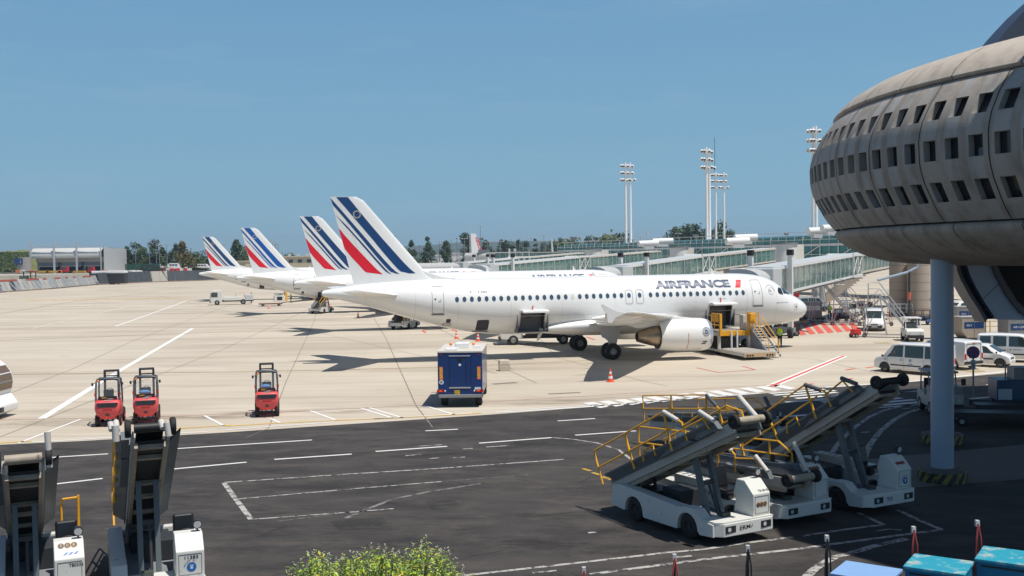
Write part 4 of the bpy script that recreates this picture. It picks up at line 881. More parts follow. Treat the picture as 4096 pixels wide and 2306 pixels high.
t5 = bridge('farthest level glass jet bridge with a dark square cab', ((1985, 1010, 300), (2130, 1008, 296), (2280, 1006, 290)), (-13, 303), 5)
m = M(); q = at(1935, 1000, 302); m.box(q[0]-1.6, q[0]+1.6, 300, 304, 5.6, 9.4); one('bridge_cab', m, mat('cab_grey', (.16, .18, .21), .6), 'dark grey square cab at the end of the farthest jet bridge', 'bridge cab')
gal = thing('glass_gallery', 'long two-level teal glass gallery with white frames behind the jet bridges', 'gallery', (66.2, 154, 0), atan2(35, -12.5))
def beamrow(z, h, y, w, x0, x1): m_ = M(); m_.box(x0, x1, y-w/2, y+w/2, z-h, z); return m_
GL = 150
beamrow(8.85, .38, 0, 6.2, 0, GL).build('lower_roof', FRM, gal); beamrow(5.6, .35, 0, 6.2, 0, GL).build('deck', FRG, gal); beamrow(10.4, .28, -2.0, 6, 0, GL).build('upper_roof', FRM, gal)
M().box(0, GL, -1.6, 2.9, 8.86, 10.12).build('upper_glass', TEALD, gal); M().box(0, GL, -2.9, 2.9, 5.61, 8.46).build('lower_glass', TEALD, gal)
m = M(); md = M()
for i in range(61):
    x = i*2.5; m.bar((x, 3.05, 5.6), (x, 3.05, 8.5), .16 if i % 2 == 0 else .07); m.bar((x, 3.0, 8.85), (x, 3.0, 10.2), .14 if i % 2 == 0 else .06)
    if i % 4 == 0: m.bar((x, 3.12, 8.5), (x+7, 3.12, 5.7), .14)
m.bar((0, 3.05, 7.0), (GL, 3.05, 7.0), .10); m.bar((0, 3.05, 9.6), (GL, 3.05, 9.6), .10); m.bar((0, 2.9, 10.95), (GL, 2.9, 10.95), .12)
for i in range(31): m.bar((i*5, 2.9, 10.3), (i*5, 2.9, 10.95), .08)
m.build('mullions', FRM, gal)
for i in range(8): M().box(10+i*18, 11+i*18, -1, 1, 0, 5.24).build('pier', CONC, gal)
tubes = [(2555, 2632, 976, 215), (2610, 2690, 967, 222), (2905, 2995, 967, 180), (2938, 3026, 953, 190), (3232, 3300, 926, 178), (3288, 3350, 915, 174), (3310, 3375, 926, 181)]
for i, (x0, x1, y, Dd) in enumerate(tubes):
    a = at(x0, y, Dd); b = at(x1, y-3, Dd+1); t = thing('roof_duct', ['left end of the row on the far rotunda', 'second duct on the far rotunda', 'duct left of the paired masts gap, nearer the terminal', 'upper duct above the glass gallery', 'duct beside the tallest mast', 'duct touching the terminal outline', 'short duct low behind the terminal'][i], 'roof duct', a, atan2(b[1]-a[1], b[0]-a[0]), 'white tubes on the gallery roof')
    t['label'] = 'white horizontal roof tube, ' + t['label']; l = (Vector(b)-Vector(a)).length
    m = M(); m.cyl((0, 0, 0), (l, 0, .1), .62, n=20); m.build('tube', WHITE, t, smooth=50)
    m = M(); m.box(l*.25, l*.75, -.5, .5, -1.15, -.5); m.build('plinth', LGREY, t)
# floodlight masts
def mast(label, x, y_top, y_bot, Dd, whip=False):
    p = at(x, y_top, Dd); q = at(x, y_bot, Dd); t = thing('floodlight_mast', label, 'floodlight mast', (p[0], p[1], 0), .1*(x % 3), 'white floodlight masts')
    M().cyl((0, 0, 0), (0, 0, p[2]), .36, .25, n=14).build('pole', WHITE, t, smooth=50)
    for k in range(3):
        z = p[2]-.8-k*1.7; m = M(); m.cyl((-1.1, 0, z), (1.0, 0, z), .08, n=8); m.lathe([(.35, -.1), (.75, -.08), (.75, .08), (.35, .1), (.35, -.1)], (0, 0, z), 'z', 16); fr = m.build('platform', WHITE, t)
        for sx in ((-1.2, -.65, 1.1) if k == 2 else (-1.2, -.65, .55)):
            m = M(); m.T = Matrix.Translation((sx, -.35, z-.05)) @ Matrix.Rotation(R(35), 4, 'X') @ Matrix.Rotation(R(20 if sx < 0 else -30), 4, 'Z'); m.box(-.3, .3, -.22, .22, -.28, .28, .05); hd = m.build('lamp_head', WHITE, t)
            m = M(); m.T = Matrix.Translation((sx, -.35, z-.05)) @ Matrix.Rotation(R(35), 4, 'X') @ Matrix.Rotation(R(20 if sx < 0 else -30), 4, 'Z'); m.box(-.22, .22, -.26, -.23, -.2, .2); m.build('lens', DARK, hd)
    if whip: M().cyl((-.2, 0, p[2]), (-.2, 0, p[2]+9.5), .06, n=6).build('lightning_rod', DARK, t)
    return t
mast('left mast of the leftmost pair of white floodlight masts', 2501, 651, 992, 256); mast('right mast of the leftmost pair of white floodlight masts', 2520, 652, 993, 258)
mast('left mast of the tall close pair of floodlight masts above the gallery', 2825, 590, 985, 222); mast('right mast of the tall close pair of floodlight masts above the gallery', 2836, 594, 985, 224)
mast('slimmer floodlight mast carrying a thin lightning rod', 2862, 689, 968, 290, True); mast('slim floodlight mast right of the one with the lightning rod', 2895, 690, 968, 292)
mast('left mast of the pair beside the concrete terminal', 3251, 508, 970, 188); mast('right and thicker mast of the pair beside the concrete terminal', 3263, 506, 970, 187)
# ================================================================ belt loaders
WL = mat('loader_white_paint', (.66, .66, .62), .45, var=.05, scale=3, dirt=((.22, .17, .11), 3.2, .64))
WLB = mat('scuffed_white_paint', (.60, .60, .57), .5, var=.08, scale=4, dirt=((.08, .07, .06), 4, .60))
BELT = mat('conveyor_rubber', (.012, .012, .014), .55, var=.3, scale=6)
BEAM = mat('conveyor_beam_grey', (.13, .15, .165), .5, var=.15, scale=3)
BEAML = mat('conveyor_lower_beam', (.46, .44, .41), .5, var=.12, scale=3, dirt=((.2, .15, .1), 4, .6))
BEAMU = mat('weathered_tan_steel', (.36, .31, .24), .6, var=.2, scale=4, dirt=((.12, .08, .05), 6, .58))
FOAM = mat('grey_foam_roll', (.58, .55, .51), .8, var=.1, scale=5)
FOAMD = mat('dark_foam_roll', (.10, .11, .12), .8, var=.1)
SEATB = mat('black_vinyl', (.012, .012, .014), .28, var=.2)
TCRY = mat('badge_gold', (.70, .40, .07), .5, var=.03)
BLUEW = mat('badge_blue', (.02, .14, .42), .45, var=.03)
def badge_tcr(o, ux, uz, h, par, nrm):
    # three round letters badge
    o = Vector(o); ux = Vector(ux); uz = Vector(uz); nrm = Vector(nrm)
    for i, ch in enumerate('TCR'):
        c = o+ux*(h*.5+h*.92*i)+uz*h*.5
        r_ = merge(ringdisc(c+nrm*.001*i, h*.43, h*.5, nrm)).build('badge_ring', TCRY, par); d = disc(c+nrm*.002, h*.44, nrm).build('badge_disc', mat('badge_navy', (.015, .02, .06), .5), par)
        text(ch, c-ux*h*.16-uz*h*.22+nrm*.005, ux, uz, h*.32, h*.44, .02).build('badge_letter', TCRY, d)
def make_loader(name, label, loc, ang, tilt, clen=6.3, piv=(-1.36, .80), number='', sticker='', maker='', padm=FOAM, rollm=None, rails='both', whl=None, front_len=1.0, W2=.42, yo=-.28, umat=None):
    t = thing(name, label, 'belt loader', (loc[0], loc[1], 0), ang, 'baggage belt loaders'); WB = 2.25; xf = WB+front_len
    # chassis side boxes with wheel arches
    def side(y0, y1):
        P = [(-1.05, .30), (-.95, .86), (-.6, .93), (WB-.55, .80), (WB-.25, .80), (WB-.1, .84), (WB+.3, .84), (WB+.55, .62), (xf-.02, .56), (xf-.02, .26), (WB+.48, .22)]
        for k in range(9): a = pi*k/8; P.append((WB+.40*cos(a), .30+.40*sin(a)))
        P += [(WB-.42, .20), (.42, .20)]
        for k in range(9): a = pi*k/8; P.append((.40*cos(a), .30+.40*sin(a)))
        P += [(-.42, .24)]
        m = M(); n = len(P); A = [(p[0], y0, p[1]) for p in P]; B_ = [(p[0], y1, p[1]) for p in P]
        m.grid([A+[A[0]], B_+[B_[0]]])
        bm = bmesh.new()
        from mathutils.geometry import tessellate_polygon
        for Q in (A, B_):
            tr = tessellate_polygon([[Vector(q) for q in Q]]); m.add(Q, [tuple(f) for f in tr])
        bm.free(); return m
    side(-.95, -.62).build('fender_body', WLB, t); side(.62, .95).build('fender_body', WLB, t)
    m = M(); m.box(-.9, xf-.35, -.618, .618, .34, .46); m.build('chassis_floor', GREYM, t)
    m = M(); m.prism([(xf-.35, -.90), (xf-.02, -.90), (xf+.16, -.72), (xf+.22, .90), (xf-.35, .90)], 'z', .26, .60); bp = m.build('front_bumper', WL, t, bevel=.02)
    m = M(); m.prism([(WB+.42, -.93), (xf+.0, -.90), (xf+.14, -.72), (xf+.2, .93), (WB+.42, .93)], 'z', .60, .635); m.build('front_deck', WL, t)
    def bumper_pt(y): return xf+.16+(y+.72)*(.06/1.62)
    for y in (-.52, .66):
        m = M(); m.box(bumper_pt(y)-.02, bumper_pt(y)+.012, y-.17, y+.17, .36, .53); hl = m.build('headlight', mat('headlight_housing', (.03, .03, .03), .3), t)
        disc((bumper_pt(y)+.018, y-.05, .445), .055, (1, 0, 0)).build('lens', LIGHTG, hl)
    if maker: text(maker, (bumper_pt(.05)+.006, -.22, .40), (0, 1, 0), (0, 0, 1), .5 if len(maker) > 3 else .24, .10, .01).build('maker_lettering', INK, bp)
    # console, seat, wheel
    m = M(); y0, y1 = .33, .92; xc = WB+.36
    m.prism([(xc, .636), (xf+.10, .636), (xf+.10, 1.20), (xc+.42, 1.52), (xc+.12, 1.52), (xc, 1.15), (xc+.08, .95)], 'y', y0, y1); con = m.build('console', WL, t, bevel=.02)
    outl = M()
    for a, b in (((y0+.06, .70), (y1-.06, .70)), ((y1-.06, .70), (y1-.06, 1.14)), ((y1-.06, 1.14), (y0+.06, 1.14)), ((y0+.06, 1.14), (y0+.06, .70))): outl.bar((xf+.103, a[0], a[1]), (xf+.103, b[0], b[1]), .012, .008)
    outl.build('console_door_seam', mat('seam_grey', (.18, .17, .16), .7), con)
    sl2 = Vector((xf+.10-(xc+.42), 0, 1.20-1.52)); 
    nrm = Vector((-sl2.z, 0, sl2.x)).normalized(); upv = -sl2.normalized()
    if number:
        if number.startswith('TB 0018'): text(number, Vector((xf+.10, y0+.22, 1.20))+upv*.05+nrm*.006, (0, 1, 0), upv, .34, .07, .01).build('fleet_number', INK, con)
        elif number: text(number, (xf+.106, y0+.28 if number[0] == 'T' else y0+.18, 1.03), (0, 1, 0), (0, 0, 1), .28, .075, .015).build('fleet_number', INK, con)
    if sticker == 'tcr_front': badge_tcr((xf+.107, y0+.10, .86), (0, 1, 0), (0, 0, 1), .13, con, (1, 0, 0))
    if 'tcr_top' in sticker: badge_tcr(Vector((xf+.10, y0+.07, 1.20))+upv*.26+nrm*.006, (0, 1, 0), upv, .14, con, nrm)
    if 'tri' in sticker:
        for i in range(3):
            o_ = Vector((xf+.10, y0+.17+.10*i, 1.20))+upv*.10+nrm*.006; M().add([o_, o_+Vector((0, .06, 0)), o_+Vector((0, .12, 0))+upv*.06, o_+Vector((0, .06, 0))+upv*.06], [(0, 1, 2, 3)]).build('triangle_mark', BLUEW, con)
    if 'hand' in sticker:
        c = Vector((xf+.107, y0+.32, .86)); d = disc(c, .10, (1, 0, 0)).build('round_sticker', BLUEW, con)
        mm = M(); mm.quad(c+Vector((.003, -.02, -.04)), c+Vector((.003, .025, -.04)), c+Vector((.003, .03, .01)), c+Vector((.003, -.025, .01)))
        for q in range(4): mm.bar(c+Vector((.004, -.022+.016*q, .01)), c+Vector((.004, -.028+.02*q, .045)), .009)
        mm.build('hand_mark', WHITE, d)
        for i, ch in enumerate('GROUPE 3S'):
            if ch == ' ': continue
            a = pi*.95-i*.235; o_ = c+Vector((.003, -cos(a)*-.13, sin(a)*.13)); o_ = c+Vector((.003, cos(a)*.13, sin(a)*.13)); tx = Vector((0, sin(a), -cos(a))); tz = Vector((0, cos(a), sin(a)))
            text(ch, o_-tx*.014, tx, tz, .028, .034).build('sticker_letter', NAVY, d)
    if 'tld' in sticker: text('TLD', Vector((xf+.10, y0+.12, 1.20))+upv*.05+nrm*.006, (0, 1, 0), upv, .34, .13, .03).build('brand_lettering', BLUEW, con)
    if 'red' in sticker: o_ = Vector((xf+.10, y0+.1, 1.20))+upv*.16+nrm*.006; M().add([o_, o_+Vector((0, .36, 0)), o_+Vector((0, .36, 0))+upv*.09, o_+upv*.09], [(0, 1, 2, 3)]).build('red_notice', mat('notice_red', (.30, .04, .04), .5), con)
    lp = M(); p = Vector((xc+.36, y1-.10, 1.50)); lp.cyl(p, p+Vector((0, 0, .14)), .02); lp.cyl(p+Vector((-.06, 0, .2)), p+Vector((.05, 0, .18)), .09, .10, n=16); l_ = lp.build('work_lamp', DARK, con); disc(p+Vector((.056, 0, .18)), .08, (1, 0, -.1)).build('lens', LIGHTG, l_)
    m = M(); m.box(WB-.46, WB+.04, .38, .88, 1.0, 1.12); m.box(WB-.35, WB-.05, .5, .76, .8, 1.0); m.T = Matrix.Translation((WB-.44, .63, 1.1)) @ Matrix.Rotation(R(-12), 4, 'Y'); m.box(-.07, .07, -.23, .23, 0, .56, .0); m.T = None; s_ = m.build('seat', SEATB, t, bevel=.05)
    m = M(); m.tube([(xc-.02+.05*sin(a), .63+.17*cos(a), 1.42+.17*sin(a)*.55) for a in [2*pi*k/16 for k in range(16)]], .016, close=True); m.bar((xc, .63, 1.38), (xc+.2, .63, 1.2), .03); m.build('steering_wheel', DARK, t)
    m = M(); m.box(-.1, WB-.55, .60, .93, .925, 1.16); bx = m.build('engine_box', WL, t, bevel=.015)
    m = M()
    for i in range(7): m.bar((-.02+i*.24, .64, 1.175), (-.02+i*.24, .90, 1.175), .02)
    m.build('engine_grille', GREYM, bx)
    m = M(); m.box(.35, 1.15, -.2, .5, .47, .95); m.build('battery_box', mat('battery_box', (.03, .034, .04), .6), t, bevel=.02)
    m = M(); m.box(-.5, .25, -.45, .45, .47, .80); m.build('drive_unit', DARK, t)
    m = M(); m.box(WB+.55, WB+.72, -.36, -.10, .636, .74); m.build('step_block', mat('olive_block', (.06, .07, .06), .6), t)
    m = M(); m.box(-1.25, -1.04, -.75, .75, .42, .74); rb_ = m.build('rear_bumper', WLB, t, bevel=.03)
    for y in (-.66, .66): M().box(-1.27, -1.25, y-.06, y+.06, .55, .66).build('tail_light', REDL, rb_)
    for x in (0, WB):
        for y in (-.80, .80): wheel(t, (x, y, .33), .33, .24, rim=.45, rimmat=mat('loader_rim', (.03, .03, .032), .6))
    # conveyor
    a = R(tilt); ex = Vector((cos(a), 0, sin(a))); ez = Vector((-sin(a), 0, cos(a))); O = Vector((piv[0], 0, piv[1])); fixed = set(o.name for o in kids(t))
    def q(u, y, v): p = O+ex*u+ez*v; return (p.x, y, p.z)
    T_ = Matrix(((ex.x, 0, ez.x, O.x), (0, 1, 0, 0), (ex.z, 0, ez.z, O.z), (0, 0, 0, 1)))
    def bmx(f): m_ = M(); m_.T = T_; f(m_); return m_
    bl = bmx(lambda m_: m_.box(.0, clen-.12, -W2+.05, W2-.05, .05, .11)).build('belt', BELT, t)
    bmx(lambda m_: m_.box(.1, clen-.35, -W2+.05, W2-.05, -.20, -.16)).build('return_belt', BELT, bl)
    for s in (-1, 1):
        y = s*W2
        f = lambda m_: (m_.box(.0, clen-.25, min(y, y+s*.05), max(y, y+s*.05), -.22, .06))
        bmx(f).build('side_beam', BEAML, t)
        f = lambda m_: m_.box(.15, clen-.9, min(y+s*.05, y+s*.08), max(y+s*.05, y+s*.08), -.02, .22)
        bmx(f).build('side_guard', BEAM, t)
        m_ = M(); m_.T = T_; m_.grid([[(u, s*(W2+.08), .0) for u in (.35, clen*.55, clen*.86)], [(u, s*(W2+.33), .20) for u in (.25, clen*.55, clen*.88)], [(u, s*(W2+.33), .245) for u in (.25, clen*.55, clen*.88)], [(u, s*(W2+.07), .04) for u in (.35, clen*.55, clen*.86)]]); m_.build('flared_guard', BEAM, t)
        if s < 0 or rails == 'both':      # shaped fairings on the outside of the guard
            bmx(lambda m_: (m_.prism([(.45*clen, -.02), (.62*clen, .26), (.62*clen, .26), (.72*clen, -.0)], 'y', min(y+s*.08, y+s*.22), max(y+s*.08, y+s*.22)), m_.prism([(.74*clen, .0), (.76*clen, .24), (.88*clen, .24), (.9*clen, .0)], 'y', min(y+s*.08, y+s*.24), max(y+s*.08, y+s*.24)))).build('guard_box', BEAM, t)
    f = lambda m_: [m_.box(u, u+.09, -W2, W2, -.30, -.20) for u in (.5, 1.6, 2.7, 3.6, clen-1.1, clen-.55)]
    for u in (.5, 1.6, 2.7, 3.6, clen-1.15, clen-.55): bmx(lambda m_: m_.box(u, u+.10, -W2, W2, -.29, -.205)).build('cross_member', umat or BEAMU, t)
    for s in (-1, 1): bmx(lambda m_: m_.box(.3, clen-.3, s*(W2-.03)-.035, s*(W2-.03)+.035, -.34, -.225)).build('lower_rail', umat or BEAMU, t)
    bmx(lambda m_: m_.cyl((clen-.1, -W2, .02), (clen-.1, W2, .02), .10, n=18)).build('end_roller', rollm or BEAMU, t, smooth=50)
    bmx(lambda m_: m_.cyl((.05, -W2, .02), (.05, W2, .02), .09, n=14)).build('foot_roller', DARK, t, smooth=50)
    for s in (-1, 1):
        c = O+ex*(clen-.1)+ez*.02; w_ = wheel(t, (c.x, s*(W2+.12), c.z), .185, .12, rim=.4, rimmat=DARK)
    # lifting struts
    u1 = clen*.62; pt = O+ex*u1+ez*-.3
    for s in (-1, 1):
        M().bar((WB+.30, s*W2*.57, .62), (pt.x, s*W2*.57, pt.z), .11, .15, up=(1, 0, 0)).build('lift_strut', mat('strut_grey', (.10, .12, .13), .5, var=.15), t)
    pm = Vector((WB+.30, 0, .62)).lerp(Vector((pt.x, 0, pt.z)), .55); M().bar((pm.x, -.24, pm.z), (pm.x, .24, pm.z), .10).build('strut_tie', DARK, t)
    m = M(); m.cyl((WB+.42, .03, .64), (pm.x, .03, pm.z), .035, n=10); cyl_ = m.build('hydraulic_ram', DARK, t)
    m = M(); pm2 = Vector((WB+.42, .03, .64)).lerp(pm, .5); m.cyl(pm2, (pm.x, .03, pm.z), .022, n=8); 
    for s in (-1, 1): M().bar((-.2, s*.3, .5), (O.x+ex.x*1.2, s*.3, O.z+ex.z*1.2-.25), .07).build('rear_link', DARK, t)
    # handrails
    def rail(pts, r=.028, mt=YEL): m_ = M(); m_.tube([q(*p) for p in pts], r, n=6); return m_.build('handrail', mt, t)
    y = -(W2+.31)
    rail([(.02, y, .0), (.02, y, 1.0), (clen*.60, y, 1.04), (clen*.70, y, .55), (clen*.70, y, .06)])
    rail([(.02, y, .50), (clen*.64, y, .54)]); rail([(clen*.28, y, .0), (clen*.28, y, 1.02)], .036); rail([(clen*.58, y, .0), (clen*.60, y, 1.04)], .036)
    rail([(clen*.36, y, .08), (clen*.38, y, .34), (clen*.46, y, .36), (clen*.46, y, .08)])
    rail([(clen*.70, y, .45), (clen*.83, y, .52), (clen*.86, y, .08)])
    if rails == 'both':
        y = W2+.31
        rail([(clen*.25, y, .0), (clen*.25, y, .75), (clen*.74, y, .80), (clen*.82, y, .50), (clen*.82, y, .05)]); rail([(clen*.25, y, .4), (clen*.8, y, .42)]); rail([(clen*.5, y, .0), (clen*.5, y, .78)]); rail([(clen*.68, y, .0), (clen*.68, y, .79)])
    def pad(p0, p1, r=.062): m_ = M(); m_.cyl(q(*p0), q(*p1), r, n=14); return m_.build('foam_pad', padm, t, smooth=50)
    pad((clen*.60, -(W2+.31), 1.04), (clen*.68, -(W2+.31), .64)); pad((clen*.83, -(W2+.31), .60), (clen*.90, -(W2+.31), .22))
    if rails == 'both': pad((clen*.86, W2+.14, .85), (clen*.93, W2+.14, .1), .07)
    for o in kids(t):
        if o.name not in fixed: o.location.y = yo      # the belt sits off-centre, away from the driver's console
    return t
HD = atan2(-.855, .52)
def rear_from_bumper(bx, by, h, d=3.25): return (bx-cos(h)*d, by-sin(h)*d)
r1 = make_loader('belt_loader', 'white belt loader with raised belt and round letter badges on its sunlit console front', rear_from_bumper(5.8, 26.75, HD), HD, 25, 5.9, number='TB 0018', sticker='tcr_front', maker='ERMA', rollm=BEAMU, front_len=1.0)
h2 = HD-.02
r2 = make_loader('belt_loader', 'belt loader with steep raised belt and dark end roller, shaded beside the round column', rear_from_bumper(10.55, 29.6, h2), h2, 31, 5.9, number='', sticker='hand red', maker='TLD', padm=FOAMD, rollm=BELT, rails='one')
r3 = make_loader('belt_loader', 'belt loader with lowered belt and bright yellow rails, parked between the two raised ones', rear_from_bumper(7.85, 28.5, HD), HD, 3, 6.2, piv=(-2.6, 1.0), number='', sticker='tcr_top', maker='', padm=FOAM)
r4 = make_loader('belt_loader', 'shaded belt loader with lowered pale belt and blue console letters, farthest back of the group', rear_from_bumper(8.9, 36.6, HD), HD, 6, 6.2, piv=(-2.4, .9), number='', sticker='tcr_top tld', maker='', padm=FOAMD)
h5 = atan2(-.925, .38)
l2 = make_loader('belt_loader', 'belt loader seen from in front with black end roller and number 11383 on its console', rear_from_bumper(-7.6, 22.2, h5), h5, 31, 6.3, number='11383', sticker='hand', maker='', rollm=BELT, rails='one', W2=.32, yo=-.15)
l1 = make_loader('belt_loader', 'belt loader cut by the left edge, with a pale end roller and number TB0336', rear_from_bumper(-9.98, 21.7, h5+.05), h5+.05, 26, 6.3, number='TB0336', sticker='tcr_top tri', maker='', rollm=BEAMU, rails='one', W2=.34, yo=-.2)
bpy.context.view_layer.update()
def wpad(par, a, b, r=.06):
    iv = par.matrix_world.inverted(); m_ = M(); m_.cyl(iv @ Vector(at(*a)), iv @ Vector(at(*b)), r, n=14); m_.build('foam_pad', FOAM, par, smooth=50)
wpad(l1, (189, 1728, 20.9), (198, 1870, 20.9), .06); wpad(l2, (441, 1692, 21.0), (447, 1722, 20.9)); wpad(l2, (461, 1702, 20.9), (464, 1766, 20.9), .07); wpad(l2, (643, 1684, 21.0), (653, 1714, 20.9)); wpad(l2, (666, 1690, 20.9), (674, 1745, 20.9))
m = M(); m.tube([(.3, .58, 1.17), (.3, .58, 1.75), (.36, .62, 1.85), (.4, .95, 1.87)], .03); m.tube([(.4, .95, 1.92), (.4, .95, 1.17)], .032); m.build('guard_rail', YEL, l1)

# ================================================================ forklifts
FR = mat('forklift_red', (.68, .085, .09), .42, var=.1, scale=3, dirt=((.34, .16, .09), 5, .62))
FG = mat('forklift_frame_grey', (.07, .085, .10), .45, var=.1)
SG = mat('sign_maroon_black', (.03, .012, .02), .5)
CLEAR = mat('cab_glass', (.25, .28, .28), .05, alpha=.22, spec=.9)
def make_forklift(bag=False):
    t = thing('forklift', '', 'forklift', (0, 0, 0), 0, 'red forklifts parked by the road')     # +x is the forks
    # counterweight: lofted rounded block
    rows = []
    for z, xb, wd, r_ in ((.34, -1.02, .16, .05), (.36, -1.08, .22, .08), (.50, -1.16, .40, .12), (.62, -1.20, .50, .15), (.78, -1.24, .545, .2), (.92, -1.25, .55, .22), (1.02, -1.20, .545, .22), (1.16, -1.08, .53, .22), (1.20, -.98, .50, .22)):
        P = []
        for cx, cy, a0_ in ((-.2, wd-.02, 0), (xb+r_, wd-r_, pi/2), (xb+r_, -wd+r_, pi), (-.2, -wd+.02, 3*pi/2)):
            for k in range(4):
                rr = r_ if cx != -.2 else .02; aa = a0_+pi/2*k/3; P.append((cx+rr*cos(aa), cy+rr*sin(aa), z))
        rows.append(P)
    m = M(); m.grid(rows, True); m.add(rows[0], [tuple(range(16))]); m.add(rows[-1], [tuple(range(16))]); b = m.build('counterweight', FR, t, smooth=35)
    m = M(); m.prism([(-.40, 1.10), (.40, 1.10), (.46, 1.06), (.36, .90), (-.36, .90), (-.46, 1.06)], 'x', -1.262, -1.16); v = m.build('grille_recess', mat('grille_dark', (.03, .035, .045), .4), b)
    m = M()
    for z in (.945, .985, 1.025): m.box(-1.268, -1.25, -.25, .25, z, z+.018)
    m.build('grille_slat', DARK, v)
    m = M(); m.box(-1.215, -1.1, -.07, .07, .50, .60); m.build('tow_slot', DARK, b); m = M(); m.box(-1.235, -1.1, -.045, .045, .385, .50); m.build('tow_pin', mat('tow_red', (.75, .05, .03), .4), b)
    m = M(); m.box(-1.262, -1.2, -.20, .20, .76, .82); m.build('handle_slot', mat('slot_red', (.35, .02, .02), .5), b)
    m = M(); m.box(-.9, .75, -.50, .50, .32, .95); m.build('body', FR, t, bevel=.05)
    m = M(); m.box(-.6, .3, -.45, .45, .95, 1.15); m.build('hood', FG, t, bevel=.05)
    for s in (-1, 1):
        wheel(t, (-.72, s*.46, .27), .27, .20, rim=.5, rimmat=FR); wheel(t, (.62, s*.46, .34), .34, .24, rim=.5, rimmat=FR)
        m = M(); m.tube([(-.92, s*.50, 1.12), (-.86, s*.50, 1.6), (-.74, s*.49, 1.98), (-.60, s*.46, 2.10)], .042, n=8); m.tube([(.38, s*.50, .9), (.30, s*.50, 1.5), (.18, s*.47, 2.06)], .04, n=8); m.tube([(-.60, s*.46, 2.10), (.18, s*.46, 2.06)], .04, n=8); m.build('cab_pillar', FG, t, smooth=50)
        m = M(); m.tube([(-.85, s*.50, 1.95), (-.9, s*.62, 1.97)], .015); m.ball((-.92, s*.63, 1.92), (.035, .05, .08)); m.build('mirror', DARK, t)
        M().box(-.93, -.89, s*.53-.03, s*.53+.03, 1.38, 1.52).build('marker_light', REDL, t)
    m = M(); m.tube([(-.66, -.46, 2.08), (-.70, -.25, 2.13), (-.70, .25, 2.13), (-.66, .46, 2.08)], .065, n=8); m.build('roof_bow', FG, t, smooth=50)
    m = M()
    for i in range(5): m.bar((-.6+i*.18, -.46, 2.11), (-.6+i*.18, .46, 2.11), .03)
    m.build('overhead_guard', FG, t)
    m = M(); m.ball((-.84, .40, 2.06), .055); m.build('beacon', AMBER, t)
    M().quad((-.93, -.44, 1.36), (-.93, .44, 1.36), (-.76, .42, 2.0), (-.76, -.42, 2.0)).build('rear_glass', CLEAR, t)
    m = M(); m.box(-.97, -.94, -.40, .40, 1.17, 1.37); s_ = m.build('sign_board', SG, t)
    text('HARRY', (-.974, .26, 1.28), (0, -1, 0), (0, 0, 1), .22, .06, .02).build('sign_text_yellow', mat('sign_yellow', (.85, .50, .02), .5), s_)
    text('TUNBRICK', (-.974, .03, 1.23), (0, -1, 0), (0, 0, 1), .30, .045).build('sign_text_white', WHITE, s_)
    M().add([(-1.09, .14, 1.187), (-1.09, -.14, 1.187), (-1.02, -.14, 1.206), (-1.02, .14, 1.206)], [(0, 1, 2, 3)]).build('sticker', mat('sticker_grey', (.5, .4, .4), .5), b)
    m = M(); m.box(-.45, .05, -.24, .24, 1.15, 1.26); m.box(-.52, -.40, -.22, .22, 1.22, 1.62); m.build('seat', SEATB, t, bevel=.04)
    m = M(); m.tube([(.16, .16*cos(a_), 1.45+.16*sin(a_)) for a_ in [2*pi*k/14 for k in range(14)]], .014, close=True); m.bar((.16, 0, 1.45), (.36, 0, 1.1), .03); m.build('steering_wheel', DARK, t)
    for s in (-1, 1):
        m = M(); m.box(.86, .98, s*.30-.05, s*.30+.05, .15, 2.34); m.build('mast_rail', DARK, t)
        m = M(); m.box(1.04, 1.08, s*.24-.05, s*.24+.05, .12, .60); m.box(1.04, 2.1, s*.24-.05, s*.24+.05, .08, .12); m.build('fork', DARK, t)
    m = M(); m.cyl((.92, -.34, 2.34), (.92, .34, 2.34), .055, n=8); m.build('mast_crosshead', DARK, t)
    m = M(); m.bar((.92, -.3, 2.1), (.92, .3, 2.1), .05); m.build('mast_tie', DARK, t)
    m = M(); m.bar((1.0, -.34, .3), (1.0, .34, .3), .04, .3); m.bar((1.0, -.34, .65), (1.0, .34, .65), .04, .1); m.build('fork_carriage', DARK, t)
    if bag:
        m = M(); m.ball((-.62, .05, 1.42), (.12, .26, .10)); m.build('blue_bundle', mat('blue_cloth', (.12, .30, .62), .8, var=.3, scale=12), t, smooth=True)
    return t
F1 = make_forklift(); F1.location = (-18.55, 48.1, 0); F1.rotation_euler = (0, 0, R(90+15)); F1['label'] = 'leftmost of the three red forklifts, turned slightly to show its right side'
F2 = make_forklift(True); F2.location = (-17.1, 48.75, 0); F2.rotation_euler = (0, 0, R(90+17)); F2['label'] = 'middle red forklift, right beside the leftmost one, blue bundle in its cab'
F3 = copy_tree(F2, (-11.85, 50.3), R(90+13), 'red forklift standing alone, between the pair of forklifts and the blue truck')

